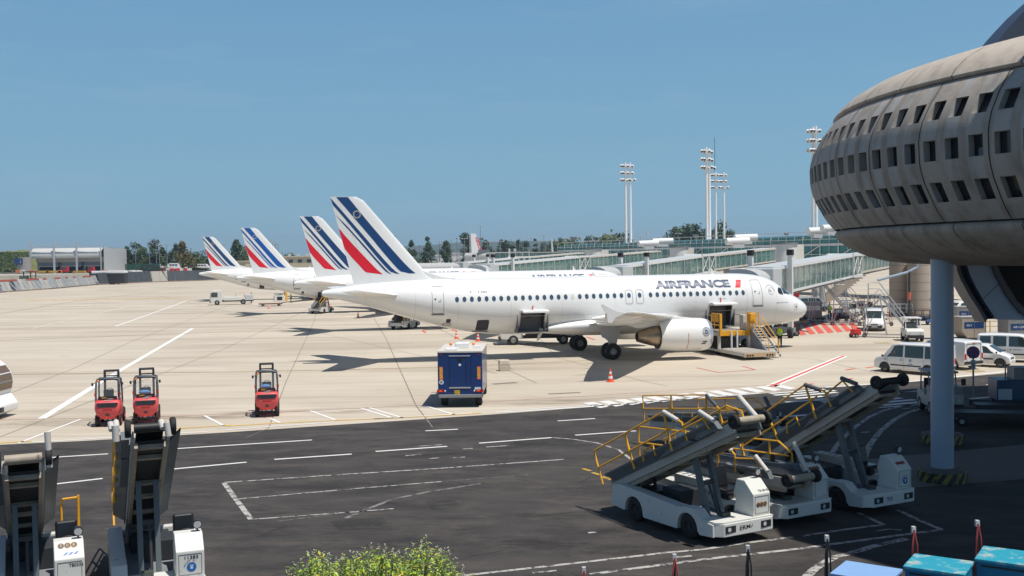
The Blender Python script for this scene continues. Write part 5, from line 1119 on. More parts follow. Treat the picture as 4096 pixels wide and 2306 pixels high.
# ================================================================ blue box truck
t = thing('box_truck', 'dark blue box truck seen from behind with striped warning plates and a yellow number plate', 'truck', (-2.62, 51.55, 0), R(90-1.5))
BT = mat('truck_navy', (.010, .04, .16), .3, var=.15, scale=1.5, coat=.4, dirt=((.02, .035, .09), 2, .55))
m = M(); m.box(0, 4.6, -1.1, 1.1, .62, 2.72); bd = m.build('box_body', BT, t, bevel=.03)
M().box(-.02, 4.62, -1.12, 1.12, 2.72, 2.79).build('roof', mat('roof_pale', (.60, .56, .50), .6, var=.1), bd)
m = M(); m.box(.3, 1.5, .15, .75, 2.79, 2.88); m.build('roof_hatch', WHITE, bd, bevel=.02); M().box(1.6, 2.6, -.35, .35, 2.79, 3.05).build('roof_unit', WHITE, bd, bevel=.03)
M().box(1.7, 2.3, -.95, -.55, 2.79, 2.87).build('roof_box', WHITE, bd)
for y in (.62, -.55): m = M(); m.ball((2.2, y, 2.96), .08); m.build('beacon', AMBER, bd)
for y in (.93, -.93):
    m = M(); m.box(-.016, .0, y-.08, y+.08, 1.40, 2.02); pl = m.build('warning_plate', mat('plate_orange', (.90, .24, .10), .5), bd)
    m = M()
    for k in range(2): z = 1.46+k*.28; m.add([(-.019, y-.08, z), (-.019, y+.08, z+.13), (-.019, y+.08, z+.26), (-.019, y-.08, z+.13)], [(0, 1, 2, 3)])
    m.build('plate_stripe', mat('plate_yellow', (.72, .42, .01), .5), pl)
    m = M(); m.box(-.03, 0, y-.14 if y > 0 else y-.22, y+.22 if y > 0 else y+.14, .78, .90); tl = m.build('tail_light', REDL, bd); 
    yy = y-.2 if y > 0 else y+.22; M().box(-.034, 0, yy-.02, yy+.04, .80, .88).build('reversing_lamp', WHITE, tl); M().box(-.034, -.0, y-.02, y+.1, .80, .88).build('indicator', ORANGE, tl)
    m = M(); m.cyl((-.02, y, 2.62), (0, y, 2.62), .035); m.build('marker_lamp', REDL, bd)
m = M(); m.bar((-.012, .54, .99), (-.012, -.52, .99), .05, .06); m.build('step_bar', mat('step_alu', (.62, .60, .58), .35, .6), bd)
M().bar((-.01, .54, 2.56), (-.01, -.52, 2.56), .03, .035).build('door_header', LGREY, bd)
m = M()
for y in (.52, -.30, -.54): m.bar((-.004, y, 1.05), (-.004, y, 2.54), .02)
m.build('door_seam', mat('seam_navy', (.005, .012, .05), .5), bd)
m = M(); m.box(-.012, 0, -.12, .12, 2.30, 2.46); m.build('door_window', GLASSD, bd); disc((-.014, .0, 2.12), .065, (-1, 0, 0)).build('round_label', WHITE, bd)
d = disc((-.014, .92, 1.27), .11, (-1, 0, 0)).build('speed_disc', WHITE, bd); text('80', (-.018, .98, 1.21), (0, -1, 0), (0, 0, 1), .12, .12, .02).build('speed_figures', INK, d)
m = M(); m.box(-.014, 0, -1.02, -.72, .88, 1.01); d = m.build('info_plate', mat('pale_blue_plate', (.55, .66, .72), .5), bd)
M().bar((-.02, -.12, 1.34), (-.02, -.12, 1.44), .02).build('door_handle', INK, bd)
m = M(); m.box(-.03, 0, .02, .28, .66, .86); d = m.build('number_plate', mat('plate_yellow_bright', (.80, .52, .02), .5), bd)
text('GY 8', (-.034, .26, .77), (0, -1, 0), (0, 0, 1), .22, .07, .02).build('plate_text', INK, d); text('HNC 2', (-.034, .26, .68), (0, -1, 0), (0, 0, 1), .22, .07, .02).build('plate_text', INK, d)
m = M(); m.box(-.06, .05, -1.06, 1.06, .50, .66); m.build('rear_bumper', GREYM, t, bevel=.02)
M().box(.1, 6.0, -.5, .5, .42, .62).build('chassis', DARK, t)
m = M(); m.prism([(4.65, .5), (6.15, .5), (6.2, 1.3), (6.0, 1.75), (5.7, 2.35), (4.65, 2.45)], 'y', -1.0, 1.0); cb = m.build('cab', BT, t, bevel=.05)
for s in (-1, 1):
    for x, n_ in ((1.0, 'w'), (5.2, 'w')): wheel(t, (x, s*.86, .42), .42, .34)
m = M(); m.bar((5.8, 1.0, 1.9), (5.6, 1.24, 2.0), .03); m.box(5.5, 5.62, 1.14, 1.36, 1.85, 2.3); m.build('mirror', DARK, t, bevel=.02)

# ================================================================ cones, pet carrier, people
CO = mat('cone_orange', (.85, .10, .03), .5, var=.08); CW = mat('cone_white_band', (.75, .75, .75), .5)
def make_cone():
    t = thing('traffic_cone', '', 'traffic cone', (0, 0, 0), 0, 'traffic cones on the apron')
    M().box(-.22, .22, -.22, .22, 0, .04).build('base', CO, t, bevel=.01)
    f = lambda z: .155*(1-z/.80)+.025
    for i, (z0, z1) in enumerate(((.04, .20), (.20, .34), (.34, .48), (.48, .60), (.60, .76))):
        M().cyl((0, 0, z0), (0, 0, z1), f(z0), f(z1), n=18, cap=i == 4).build('cone_body' if i % 2 == 0 else 'white_band', CO if i % 2 == 0 else CW, t, smooth=50)
    return t
cn = make_cone(); cps = [(2441.6, 1528, 'between the zebra stripes and the wing shadow, nearest the camera'), (1826, 1356, 'under the rear fuselage of the nearest airliner'), (1912, 1366, 'standing dark between the white truck cab and the nearest tail'), (1432.6, 1272, 'between the second belt loader and the nearest tail'), (1075.7, 1235, 'beside the flat trailer under the third airliner'), (1320, 1229, 'tiny and farthest away under the second airliner')]
for i, (x, y, l) in enumerate(cps):
    g_ = G(x, y); lb = 'orange and white traffic cone '+l
    if i == 0: cn.location = (*g_, 0); cn['label'] = lb
    else: copy_tree(cn, g_, .3*i, lb)
g_ = G(2018, 1484); t = thing('pet_carrier', 'small beige plastic pet carrier standing alone on the apron right of the blue truck', 'pet carrier', (*g_, 0), R(8))
BG = mat('beige_plastic', (.56, .50, .40), .6); m = M(); m.box(-.35, .35, -.25, .25, 0, .34, -.03); m.build('lower_shell', BG, t, bevel=.03)
m = M(); m.box(-.37, .37, -.27, .27, .34, .38); m.build('rim', BG, t); m = M(); m.box(-.37, .37, -.27, .27, .38, .72, .05); u_ = m.build('upper_shell', BG, t, bevel=.05)
m = M()
for i in range(6):
    for j in range(3): m.box(-.2+i*.075, -.165+i*.075, -.262+j*.012, -.235+j*.012, .46+j*.06, .485+j*.06)
m.build('air_holes', mat('vent_brown', (.22, .18, .13), .7), u_); M().box(-.375, -.345, -.15, .15, .46, .62).build('door_grille', DARK, u_)

def person(label, x, y, rz, pose='stand', vest=(.55, .75, .03), legs=(.015, .02, .035), top=(.02, .022, .03), hgt=1.78, gaiter=False):
    # one skinned body; vest, trousers, hair as its clothing
    t = thing('person', label, 'person', (x, y, 0), rz)
    k = hgt/1.78; st = .12 if pose == 'walk' else .0; fw = .17 if pose == 'walk' else .02
    arm = {'stand': ((.05, .52, 1.12), (.16, .46, .90)), 'walk': ((.08, .30, 1.12), (.18, .27, .92)), 'reach': ((.22, .34, 1.20), (.45, .22, 1.22)), 'hips': ((-.05, .44, 1.14), (.10, .30, 1.02))}[pose]
    J = [(0, 0, .95, .14), (0, 0, 1.12, .125), (0, 0, 1.32, .15), (0, 0, 1.44, .11), (0, 0, 1.50, .055), (.01, 0, 1.58, .07), (.015, 0, 1.66, .098), (.01, 0, 1.72, .085)]
    E_ = [(i, i+1) for i in range(7)]
    for s in (-1, 1):
        b = len(J); f_ = s*fw
        J += [(0, s*.09, .90, .10), (f_*.6, s*.10, .50, .062), (f_ if pose != 'walk' else f_*1.25-.02, s*.10, .09, .042), (f_*1.0+.12, s*.11, .04, .038)]; E_ += [(0, b), (b, b+1), (b+1, b+2), (b+2, b+3)]
        c = len(J); e, h = arm; sx = s if pose != 'walk' else s
        J += [(0, s*.19, 1.42, .062), (e[0]*(1 if pose != 'walk' else -s*1.0), s*(e[1]*.6+.06), e[2], .045), (h[0]*(1 if pose != 'walk' else -s), s*h[1]*.75, h[2], .032), (h[0]*(1 if pose != 'walk' else -s)+.05, s*h[1]*.72, h[2]-.07, .030)]
        E_ += [(3, c), (c, c+1), (c+1, c+2), (c+2, c+3)]
    def skin(J, E_, nm, mt, par, root=0, lev=1):
        me = bpy.data.meshes.new(nm); me.from_pydata([(a*k, b*k, c*k) for a, b, c, r in J], E_, []); o = bpy.data.objects.new(nm, me); C.objects.link(o)
        md = o.modifiers.new('skin', 'SKIN'); sv = me.skin_vertices[0].data
        for i, j in enumerate(J): sv[i].radius = (j[3]*k, j[3]*k)
        sv[root].use_root = True; md.use_smooth_shade = True; sb = o.modifiers.new('sub', 'SUBSURF'); sb.levels = lev; sb.render_levels = lev
        me.materials.append(mt); o.parent = par; return o
    SKN = mat('skin', (.42, .24, .16), .6, var=.05)
    body = skin(J, E_, 'body', SKN, t)
    g = lambda J_, s: [(a, b, c, r+s) for a, b, c, r in J_]
    lj = [(0, 0, .97, .15)]; le = []
    for s in (-1, 1):
        b = 8 if s == -1 else 16; q0 = len(lj); lj += [tuple(J[b][:3])+(J[b][3]+.012,), tuple(J[b+1][:3])+(J[b+1][3]+.018,), tuple(J[b+2][:3])+(J[b+2][3]+.02,)]; le += [(0, q0), (q0, q0+1), (q0+1, q0+2)]
    skin(lj, le, 'trousers', mat('cloth_%d' % int(legs[2]*1000), legs, .85), t)
    sj = [(0, 0, .98, .145), (0, 0, 1.12, .135), (0, 0, 1.32, .162), (0, 0, 1.44, .115), (0, 0, 1.475, .07)]; se = [(0, 1), (1, 2), (2, 3), (3, 4)]
    for s in (-1, 1):
        b = 12 if s == -1 else 20; q0 = len(sj); sj += [tuple(J[b][:3])+(.072,), tuple(J[b+1][:3])+(.055,), tuple(J[b+2][:3])+(.042,)]; se += [(3, q0), (q0, q0+1), (q0+1, q0+2)]
    skin(sj, se, 'shirt', mat('shirt_cloth', top, .85), t)
    if vest: 
        m_ = M(); rows = []
        for z, a_, b_ in ((.92, .165, .215), (1.1, .158, .20), (1.3, .18, .225), (1.42, .15, .20), (1.48, .09, .12)): rows.append([(a_*cos(u)*k, b_*sin(u)*k, z*k) for u in [2*pi*i/16 for i in range(16)]])
        m_.grid(rows, True); v_ = m_.build('vest', mat('hi_vis_yellow', vest, .6, var=.05), t, smooth=60)
        m_ = M(); m_.grid([[(a_*cos(u)*k, b_*sin(u)*k, z*k) for u in [2*pi*i/16 for i in range(16)]] for z, a_, b_ in ((1.03, .165, .212), (1.09, .165, .209))], True); m_.build('reflective_band', LGREY, v_)
    m_ = M(); m_.ball((-.005*k, 0, 1.725*k), (.102*k, .092*k, .085*k), 12, 8); m_.build('hair', mat('dark_hair', (.02, .014, .01), .8), t, smooth=True)
    for s in (-1, 1):
        j = J[11 if s == -1 else 19]; m_ = M(); m_.ball(((j[0]-.03)*k, j[1]*k, .05*k), (.13*k, .05*k, .05*k), 10, 6); m_.build('shoe', INK, t, smooth=True)
        if gaiter: pass
    return t
gx, gy = 21.0, 83.2; person('person in a yellow vest with back turned, standing beneath the nearest aircraft nose', 21.0, 82.4, R(80), 'reach', top=(.015, .017, .03))
g_ = G(3318, 1278); person('person in a yellow vest walking towards the camera, right of the nearest aircraft nose', *g_, R(-95), 'walk')
g_ = G(1006, 1213); person('person in a dark vest standing at the rear of the flat white truck', *g_, R(180), 'stand', vest=(.16, .22, .03))
g_ = G(1164, 1212); person('person in a yellow vest standing right of the flat trailer, under the third airliner', *g_, R(20), 'stand')
person('person in dark overalls beside the white truck cab under the nearest airliner', -.3, 88.6, R(-60), 'stand', vest=None, top=(.05, .07, .12), legs=(.06, .07, .11))
# ================================================================ cars and vans
CARW = mat('car_white_paint', (.76, .76, .75), .25, var=.02, coat=.5)
CARS = mat('car_silver_paint', (.42, .44, .46), .3, .4, var=.04, coat=.4)
TRIM = mat('dark_plastic_trim', (.03, .03, .033), .6)
WGL = mat('car_window_glass', (.03, .045, .045), .04, var=.4, scale=1.2, spec=.9)
def car(name, label, cat, loc, rz, st, paint, axles, wr_=.31, win=(), wind=None, rear=None, doors=(), logo=None, group=None, dark_lower=None, plate=True, strip=True, lights=True, backdoor=False):
    # st: stations (x, z bottom, z belt, z roof, half width, half roof width), front at large x
    t = thing(name, label, cat, loc, rz, group)
    rows = []
    for (x, zb, zs, zr, wb, wf) in st: rows.append([(x, -wb*.90, zb), (x, -wb*.99, zb+.14), (x, -wb, (zb+zs)/2), (x, -wb*.985, zs), (x, -wf, zr-.07), (x, -wf*.86, zr-.01), (x, 0, zr+.015), (x, wf*.86, zr-.01), (x, wf, zr-.07), (x, wb*.985, zs), (x, wb, (zb+zs)/2), (x, wb*.99, zb+.14), (x, wb*.90, zb)])
    m = M(); m.grid(rows, True); n = 13; m.add(rows[0], [tuple(range(n))]); m.add(rows[-1], [tuple(range(n))])
    b = m.build('body', paint, t, smooth=32)
    def S_(x):
        for i in range(len(st)-1):
            a, c = st[i], st[i+1]
            if min(a[0], c[0]) <= x <= max(a[0], c[0]): u = (x-a[0])/(c[0]-a[0]) if c[0] != a[0] else 0; return [a[k]+(c[k]-a[k])*u for k in range(6)]
        return st[0]
    def sp(x, u, s, off=.010): q = S_(x); y = q[4]*.985+(q[5]-q[4]*.985)*u; return (x, s*(y+off), q[2]+(q[3]-.07-q[2])*u)
    def lp(x, z, s, off=.008): q = S_(x); return (x, s*(q[4]+off), z)
    for s in (-1, 1):
        for (x0, x1, x2, x3) in win:      # bottom rear, bottom front, top front, top rear
            m = M(); m.grid([[sp(x0+(x1-x0)*k/4+( (x3-x0)+((x2-x1)-(x3-x0))*k/4)*u, .06+.86*u, s) for k in range(5)] for u in (0, .5, 1)]); m.build('side_window', WGL, b)
        m = M()
        for x in doors: m.grid([[lp(x, z, s, .004), lp(x+.015, z, s, .004)] for z in (S_(x)[1]+.12, S_(x)[2]-.02)])
        if doors: m.build('door_seam', mat('seam_grey', (.18, .17, .16)), b)
        for x in doors[:-1]:
            m = M(); m.box(x+.10, x+.24, min(s*S_(x)[4], s*(S_(x)[4]+.03)), max(s*S_(x)[4], s*(S_(x)[4]+.03)), S_(x)[2]-.16, S_(x)[2]-.12); m.build('door_handle', TRIM, b)
        if strip: m = M(); xa, xb = axles[0]+wr_+.12, axles[1]-wr_-.12; m.grid([[lp(xa, z, s, .012), lp(xb, z, s, .012)] for z in (.50, .58)]); m.build('side_strip', TRIM, b)
        for ax in axles:
            q = S_(ax); m = M(); P = [(ax+(wr_+.07)*cos(pi*k/14), s*(q[4]+.006), wr_+(wr_+.07)*sin(pi*k/14)) for k in range(15)]+[(ax-(wr_+.07), s*(q[4]+.006), q[1]+.02), (ax+(wr_+.07), s*(q[4]+.006), q[1]+.02)]
            m.add(P, [tuple(range(len(P)))]); m.build('wheel_arch', TRIM, b); wheel(t, (ax, s*(q[4]-.10), wr_), wr_, .22, rim=.62)
        if wind:
            xm = wind[0]-.15; q = S_(xm); m = M(); m.ball((xm, s*(q[4]+.12), q[2]+.10), (.06, .10, .08), 8, 6); m.build('mirror', TRIM, t, smooth=True)
    def cross(x0, x1, nm, e=.012, w0=.80, w1=.86):
        a, c = S_(x0), S_(x1); m = M(); d = Vector((c[0]-a[0], 0, c[3]-a[3])); nn = Vector((-d.z, 0, d.x)).normalized()*(e)*(1 if x0 < x1 else -1); 
        if nn.z < 0: nn = -nn
        A = [Vector((x0, y*a[5]*w0, a[3]+.0-(abs(y) > .5)*.01)) for y in (-1, -.5, 0, .5, 1)]; Cc = [Vector((x1, y*c[5]*w1, c[3]-(abs(y) > .5)*.01)) for y in (-1, -.5, 0, .5, 1)]
        m.grid([[p.lerp(q_, .06)+nn*1.8 for p, q_ in zip(A, Cc)], [p.lerp(q_, .93)+nn*1.8 for p, q_ in zip(A, Cc)]]); m.build(nm, WGL, b)
    if wind: cross(*wind, 'windscreen')
    if rear: cross(*rear, 'rear_window')
    xf, xr = st[-1][0], st[0][0]
    if lights:
        for s in (-1, 1):
            q = st[-2]; m = M(); m.ball((q[0]-.0, s*q[4]*.74, (q[1]+q[2])/2+.12), (.13, .17, .085), 10, 6); m.build('headlight', LIGHTG, b, smooth=True)
            q = st[0]; m = M(); m.box(xr-.012, xr+.06, min(s*q[4]*.80, s*q[4]*.97), max(s*q[4]*.80, s*q[4]*.97), (q[1]+q[2])/2-.02, (q[1]+q[2])/2+.34); m.build('tail_light', REDL, b)
    q = st[-1]; m = M(); m.box(xf-.18, xf+.03, -q[4]*.98, q[4]*.98, q[1]-.02, q[1]+.20); m.build('front_bumper', dark_lower or TRIM, b, bevel=.04)
    q = st[0]; m = M(); m.box(xr-.05, xr+.15, -q[4]*.96, q[4]*.96, q[1]-.02, q[1]+.18); m.build('rear_bumper', dark_lower or TRIM, b, bevel=.04)
    if plate:
        m = M(); m.box(xf+.03, xf+.04, -.26, .26, st[-1][1]+.04, st[-1][1]+.15); m.build('number_plate', LGREY, b)
        m = M(); m.box(xf-.02, xf+.022, -.32, .32, st[-1][1]+.27, st[-1][1]+.36); m.build('grille', TRIM, b)
    if backdoor:
        q = st[0]; m = M(); z0, z1 = q[1]+.2, q[3]-.1
        for y in (-q[5]*.84, 0, q[5]*.84): m.bar((xr-.008, y, z0), (xr-.008, y, z1), .018)
        m.bar((xr-.008, -q[5]*.84, z1), (xr-.008, q[5]*.84, z1), .018); m.build('rear_door_seam', mat('seam_grey', (.18, .17, .16)), b)
        m = M(); m.box(xr-.02, xr, -.42, .42, q[2]-.22, q[2]-.0); pl = m.build('plate_recess', TRIM, b); M().box(xr-.03, xr-.02, -.30, .30, q[2]-.20, q[2]-.07).build('number_plate', LGREY, pl)
        M().box(xr-.02, xr+.02, -.12, .12, q[3]-.09, q[3]-.05).build('brake_light', REDL, b)
    if logo:
        x, z, kind = logo
        for s in (-1, 1):
            q = S_(x); y = s*(q[4]+.014)
            if kind == 'hand':
                d = disc((x, y, z), .085, (0, s, 0)).build('round_logo', BLUEW, b); disc((x, y+s*.003, z), .035, (0, s, 0)).build('logo_mark', WHITE, d)
                for i in range(3): M().add([(x-.15+.1*i, y, z-.20), (x-.11+.1*i, y, z-.28), (x-.06+.1*i, y, z-.20)], [(0, 1, 2)]).build('triangle_mark', BLUEW, b)
            else: text(kind, (x-.3 if s < 0 else x+.3, y, z), (1 if s < 0 else -1, 0, 0), (0, 0, 1), .6, .09, .01).build('lettering', NAVY, b)
    return t
VANST = [(-2.45, .38, 1.02, 1.88, .90, .80), (-2.38, .26, 1.02, 1.96, .94, .83), (-1.2, .24, 1.02, 1.98, .95, .84), (.60, .24, 1.02, 1.96, .95, .83), (.95, .24, 1.02, 1.88, .95, .80), (1.72, .24, 1.0, 1.14, .94, .78), (2.15, .26, .92, 1.00, .90, .74), (2.36, .30, .72, .78, .80, .66), (2.42, .34, .60, .64, .70, .6)]
g0 = G(3526, 1478); g1 = G(3690, 1490)
hv = atan2(g0[1]-g1[1], g0[0]-g1[0]); hv = R(180-42)
hm = R(128); q_ = G(3541, 1489); vx, vy = q_[0]-.93*(1.5*cos(hm)-.85*sin(hm)), q_[1]-.93*(1.5*sin(hm)+.85*cos(hm))
mb = car('minibus', 'white passenger van seen from its side with round blue logo, left of the round column', 'van', (vx, vy), hm, VANST, CARW, (-1.55, 1.5), .32,
    win=((-2.2, -1.35, -1.35, -2.15), (-1.25, .05, .05, -1.25), (.18, 1.35, .82, .18)), wind=(1.72, .95), doors=(.12, 1.28, -1.28), logo=(-.35, .88, 'hand'), group='white service vans'); mb.scale = (.93, .93, .93)
VST2 = [(-2.1, .38, 1.0, 1.72, .86, .74), (-2.02, .26, 1.0, 1.80, .88, .78), (-.8, .24, 1.0, 1.84, .90, .79), (.45, .24, 1.0, 1.82, .90, .78), (.8, .24, 1.0, 1.74, .90, .75), (1.45, .24, .98, 1.08, .89, .72), (1.9, .26, .86, .93, .85, .70), (2.06, .30, .66, .70, .74, .6)]
car('delivery_van', 'white panel van showing its closed rear doors, right of the round column', 'van', (27.5, 66.6), R(118), VST2, CARW, (-1.3, 1.3), .31, win=((.15, 1.15, .68, .15),), wind=(1.45, .8), doors=(.12, 1.08), logo=(-.9, .9, 'hand'), group='white service vans', backdoor=True, strip=False)
CST = [(-1.65, .40, .90, 1.02, .74, .6), (-1.6, .24, .88, 1.25, .78, .60), (-1.15, .22, .88, 1.42, .80, .60), (.1, .22, .88, 1.44, .81, .60), (.42, .22, .88, 1.38, .81, .58), (1.18, .22, .86, .92, .80, .66), (1.55, .24, .74, .78, .76, .60), (1.72, .28, .58, .60, .68, .5)]
car('small_car', 'small white rounded hatchback between the panel van and the white people carrier', 'car', (30.1, 67.0), R(-40), CST, CARW, (-1.15, 1.2), .28, win=((-1.3, -.35, -.35, -1.05), (-.28, .92, .35, -.28)), wind=(1.18, .42), rear=(-1.6, -1.15), doors=(-.3, .85), group='white cars by the containers', dark_lower=CARW)
car('people_carrier', 'tall white people carrier cut by the right edge, behind the small hatchback', 'car', (33.2, 69.5), R(-33), VST2, CARW, (-1.3, 1.3), .31, win=((-1.95, -1.25, -1.25, -1.9), (-1.1, -.3, -.3, -1.1), (-.15, 1.2, .68, -.15)), wind=(1.45, .8), doors=(-.22, 1.1), logo=(.4, .8, 'GROUPE 3S'), group='white cars by the containers')
g_ = G(3560, 1305); car('minibus', 'white van facing the camera beside the red hatching, partly behind silver steps', 'van', (34.2, 99.2), R(-108), VANST, CARW, (-1.55, 1.5), .32, win=((-2.2, -1.35, -1.35, -2.15), (-1.25, .05, .05, -1.25), (.18, 1.35, .82, .18)), wind=(1.72, .95), doors=(.12, 1.28), group='white service vans', dark_lower=TRIM)
g_ = G(3850, 1282); t = car('pickup_van', 'white van with an open rear bed and a black door sign, beside the curved pier', 'van', (49.0, 114.5), R(180+20), VST2, CARW, (-1.3, 1.3), .31, win=((.0, 1.15, .68, .0),), wind=(1.45, .8), doors=(-.1, 1.05), group='white service vans')
m = M(); m.box(.35, .75, .905, .915, .55, .85); m.box(.35, .75, -.915, -.905, .55, .85); m.build('door_sign', INK, t)
car('estate_car', 'silver people carrier in the shade of the stairs, behind the nearest airliner nose', 'car', (37.4, 131), R(10), VST2, CARS, (-1.3, 1.3), .31, win=((-1.9, -.9, -.9, -1.8), (-.8, .1, .1, -.8), (.2, 1.2, .7, .2)), wind=(1.45, .8), group='cars behind the nose')

# ================================================================ tug, ground power unit, containers and other apron gear
def tug(label, loc, rz, col, roofcol, group='open apron tractors', s=1.0, roof=True):
    t = thing('apron_tractor', label, 'tractor', loc, rz, group)
    m = M(); m.prism([(-1.3, .35), (-1.3, .95), (-.2, .95), (.0, .8), (.25, .8), (.45, 1.05), (1.25, .98), (1.35, .85), (1.38, .35)], 'y', -.68, .68); b = m.build('body', col, t, bevel=.04)
    m = M(); m.box(1.34, 1.46, -.66, .66, .28, .55); m.build('bumper', TRIM, t, bevel=.02)
    for sd in (-1, 1):
        for x in (-.85, .9): wheel(t, (x, sd*.58, .32), .32, .24)
        m = M(); m.cyl((1.39, sd*.45, .72), (1.41, sd*.45, .72), .08, n=12); m.build('headlight', LIGHTG, b)
    if roof:
        for sd in (-1, 1):
            m = M(); m.tube([(.55, sd*.60, 1.0), (.35, sd*.58, 1.85)], .035); m.tube([(-.9, sd*.60, .95), (-.9, sd*.58, 1.85)], .035); m.build('cab_post', roofcol, t)
        m = M(); m.box(-1.05, .55, -.68, .68, 1.84, 1.93); m.build('roof', roofcol, t, bevel=.03)
        M().quad((.56, -.54, 1.08), (.56, .54, 1.08), (.38, .52, 1.8), (.38, -.52, 1.8)).build('windscreen', CLEAR, t)
    m = M(); m.box(-.7, -.2, -.5, .5, .95, 1.08); m.box(-.82, -.7, -.5, .5, 1.0, 1.5); m.build('seat', SEATB, t, bevel=.03)
    m = M(); m.tube([(.12+.06*sin(a), .28+.15*cos(a), 1.22+.13*sin(a)) for a in [2*pi*k/12 for k in range(12)]], .014, close=True); m.bar((.3, .28, 1.0), (.12, .28, 1.22), .03); m.build('steering_wheel', DARK, t)
    return t
g_ = G(3668, 1366); tug('white roofed tractor facing the camera, just left of the round column', (33.0, 86.6), R(-100), WL, WHITE)
g_ = G(3375, 1272); tug('small white roofed tractor behind the walking person', (37.8, 118.5), R(-160), WL, WHITE)
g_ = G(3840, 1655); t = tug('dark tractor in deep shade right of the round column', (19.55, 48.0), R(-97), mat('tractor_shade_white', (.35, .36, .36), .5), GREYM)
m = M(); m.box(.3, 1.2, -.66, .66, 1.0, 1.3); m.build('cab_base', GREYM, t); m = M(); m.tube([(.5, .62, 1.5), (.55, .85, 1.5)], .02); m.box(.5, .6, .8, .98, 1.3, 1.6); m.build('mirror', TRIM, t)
t = thing('blue_loader', 'bright blue loading vehicle with a sloping roof, right of the round column behind the vans', 'loader', (37.2, 88.0), R(175)); BL = mat('bright_blue_paint', (.01, .12, .48), .4)
m = M(); m.prism([(-2.2, 1.9), (2.2, 1.55), (2.2, 1.42), (-2.2, 1.65)], 'y', -.8, .8); m.build('roof', BL, t, bevel=.03); m = M(); m.box(-2.1, 1.4, -.7, .7, .4, .8); m.build('chassis', BL, t, bevel=.03)
m = M(); m.box(-.4, .4, -.6, .6, .8, 1.5); m.build('cab', mat('deep_navy', (.02, .03, .08), .5), t)
for sd in (-1, 1):
    for x in (-1.5, .9): wheel(t, (x, sd*.6, .33), .33, .22)
    M().bar((-2.0, sd*.7, .8), (-2.0, sd*.7, 1.65), .07).build('roof_post', BL, t); M().bar((1.2, sd*.7, .8), (1.2, sd*.7, 1.5), .07).build('roof_post', BL, t)
ALU = mat('container_aluminium', (.30, .29, .28), .45, .5, var=.2, scale=2); TARP = mat('container_tan_side', (.36, .30, .24), .7, var=.2, scale=3)
def uld(label, loc, rz, sc=1.0, side=ALU, sign=1):
    t = thing('baggage_container', label, 'container', loc, rz, 'grey baggage containers on dollies'); z0 = .5
    m = M(); m.prism([(-.78, z0), (.78, z0), (1.22, z0+.55), (1.22, z0+1.62), (-.78, z0+1.62)], 'y', -.76*sc, .76*sc); b = m.build('shell', side, t)
    M().box(-.82, 1.26, -.79*sc, .79*sc, z0+1.62, z0+1.67).build('lid', mat('container_lid', (.45, .43, .40), .5, .3), b)
    for s in (-1, 1):
        d = M().add([(-.6, s*(.76*sc+.01), z0+.75), (1.05, s*(.76*sc+.01), z0+.75), (1.05, s*(.76*sc+.01), z0+1.25), (-.6, s*(.76*sc+.01), z0+1.25)], [(0, 1, 2, 3)]).build('side_sign', NAVY if sign else WHITE, b)
        text('AIR CARGO' if sign == 2 else 'G1', (-.45 if s < 0 else .85, s*(.76*sc+.014), z0+.92), (1 if s < 0 else -1, 0, 0), (0, 0, 1), 1.2 if sign == 2 else .4, .16).build('sign_text', WHITE if sign else INK, d)
        m = M(); m.bar((-.78, s*(.76*sc+.008), z0), (-.78, s*(.76*sc+.008), z0+1.62), .05, .02); m.bar((1.22, s*(.76*sc+.008), z0+.55), (1.22, s*(.76*sc+.008), z0+1.62), .05, .02); m.bar((0.2, s*(.76*sc+.004), z0), (.2, s*(.76*sc+.004), z0+1.62), .03, .02); m.build('edge_rail', STEEL, b)
    m = M(); m.box(-1.2, 1.4, -.8*sc, .8*sc, .36, .48); m.bar((1.4, 0, .4), (2.2, 0, .3), .07); dl = m.build('dolly', DARK, t)
    for x in (-.9, 1.0):
        for s in (-1, 1): wheel(t, (x, s*.62*sc, .2), .2, .12)
    return t
uld('grey baggage container with navy stickers on its tan end, nearest the people carrier', (36.4, 83.2), R(188), 1.0, TARP)
uld('grey baggage container behind the small hatchback, cut by the right edge', (38.9, 80.6), R(184), 1.0, ALU, 2)
uld('grey baggage container standing farther back, beside the blue loader', (42.6, 98), R(175), 1.0, ALU)
uld('aluminium container with a white sign behind the nearest airliner nose', (31.9, 111.6), R(184), 1.0, ALU, 0)
t = thing('cargo_dolly', 'black flat dolly with side boards under the nearest airliner nose', 'dolly', (23.8, 93.4), R(4)); m = M(); m.box(-1.7, 1.7, -.8, .8, .5, .62); m.build('deck', DARK, t); m = M()
for x in (-1.65, -.8, .05, .9): m.box(x, x+.7, -.82, -.78, .62, 1.15)
m.build('side_boards', mat('board_black', (.02, .02, .022), .6), t); M().box(.5, 1.1, -.845, -.825, .85, 1.1).build('red_plate', REDL, t)
for x in (-1.3, 1.3):
    for s in (-1, 1): wheel(t, (x, s*.65, .28), .28, .22)
m = M(); m.bar((1.7, 0, .5), (2.6, 0, .3), .08); m.build('tow_bar', DARK, t)
t = thing('hand_cart', 'small red two-wheeled cart with a bent handle in front of the white van', 'cart', G(3423, 1351), R(20)); m = M(); m.box(-.35, .35, -.3, .3, .22, .72); m.build('tank', RED, t, bevel=.04); m = M(); m.tube([(-.3, 0, .7), (-.55, 0, 1.15), (-.2, 0, 1.2)], .025); m.build('handle', RED, t)
for s in (-1, 1): wheel(t, (-.2, s*.36, .2), .2, .08)
ALS = mat('silver_tube', (.50, .51, .52), .35, .6)
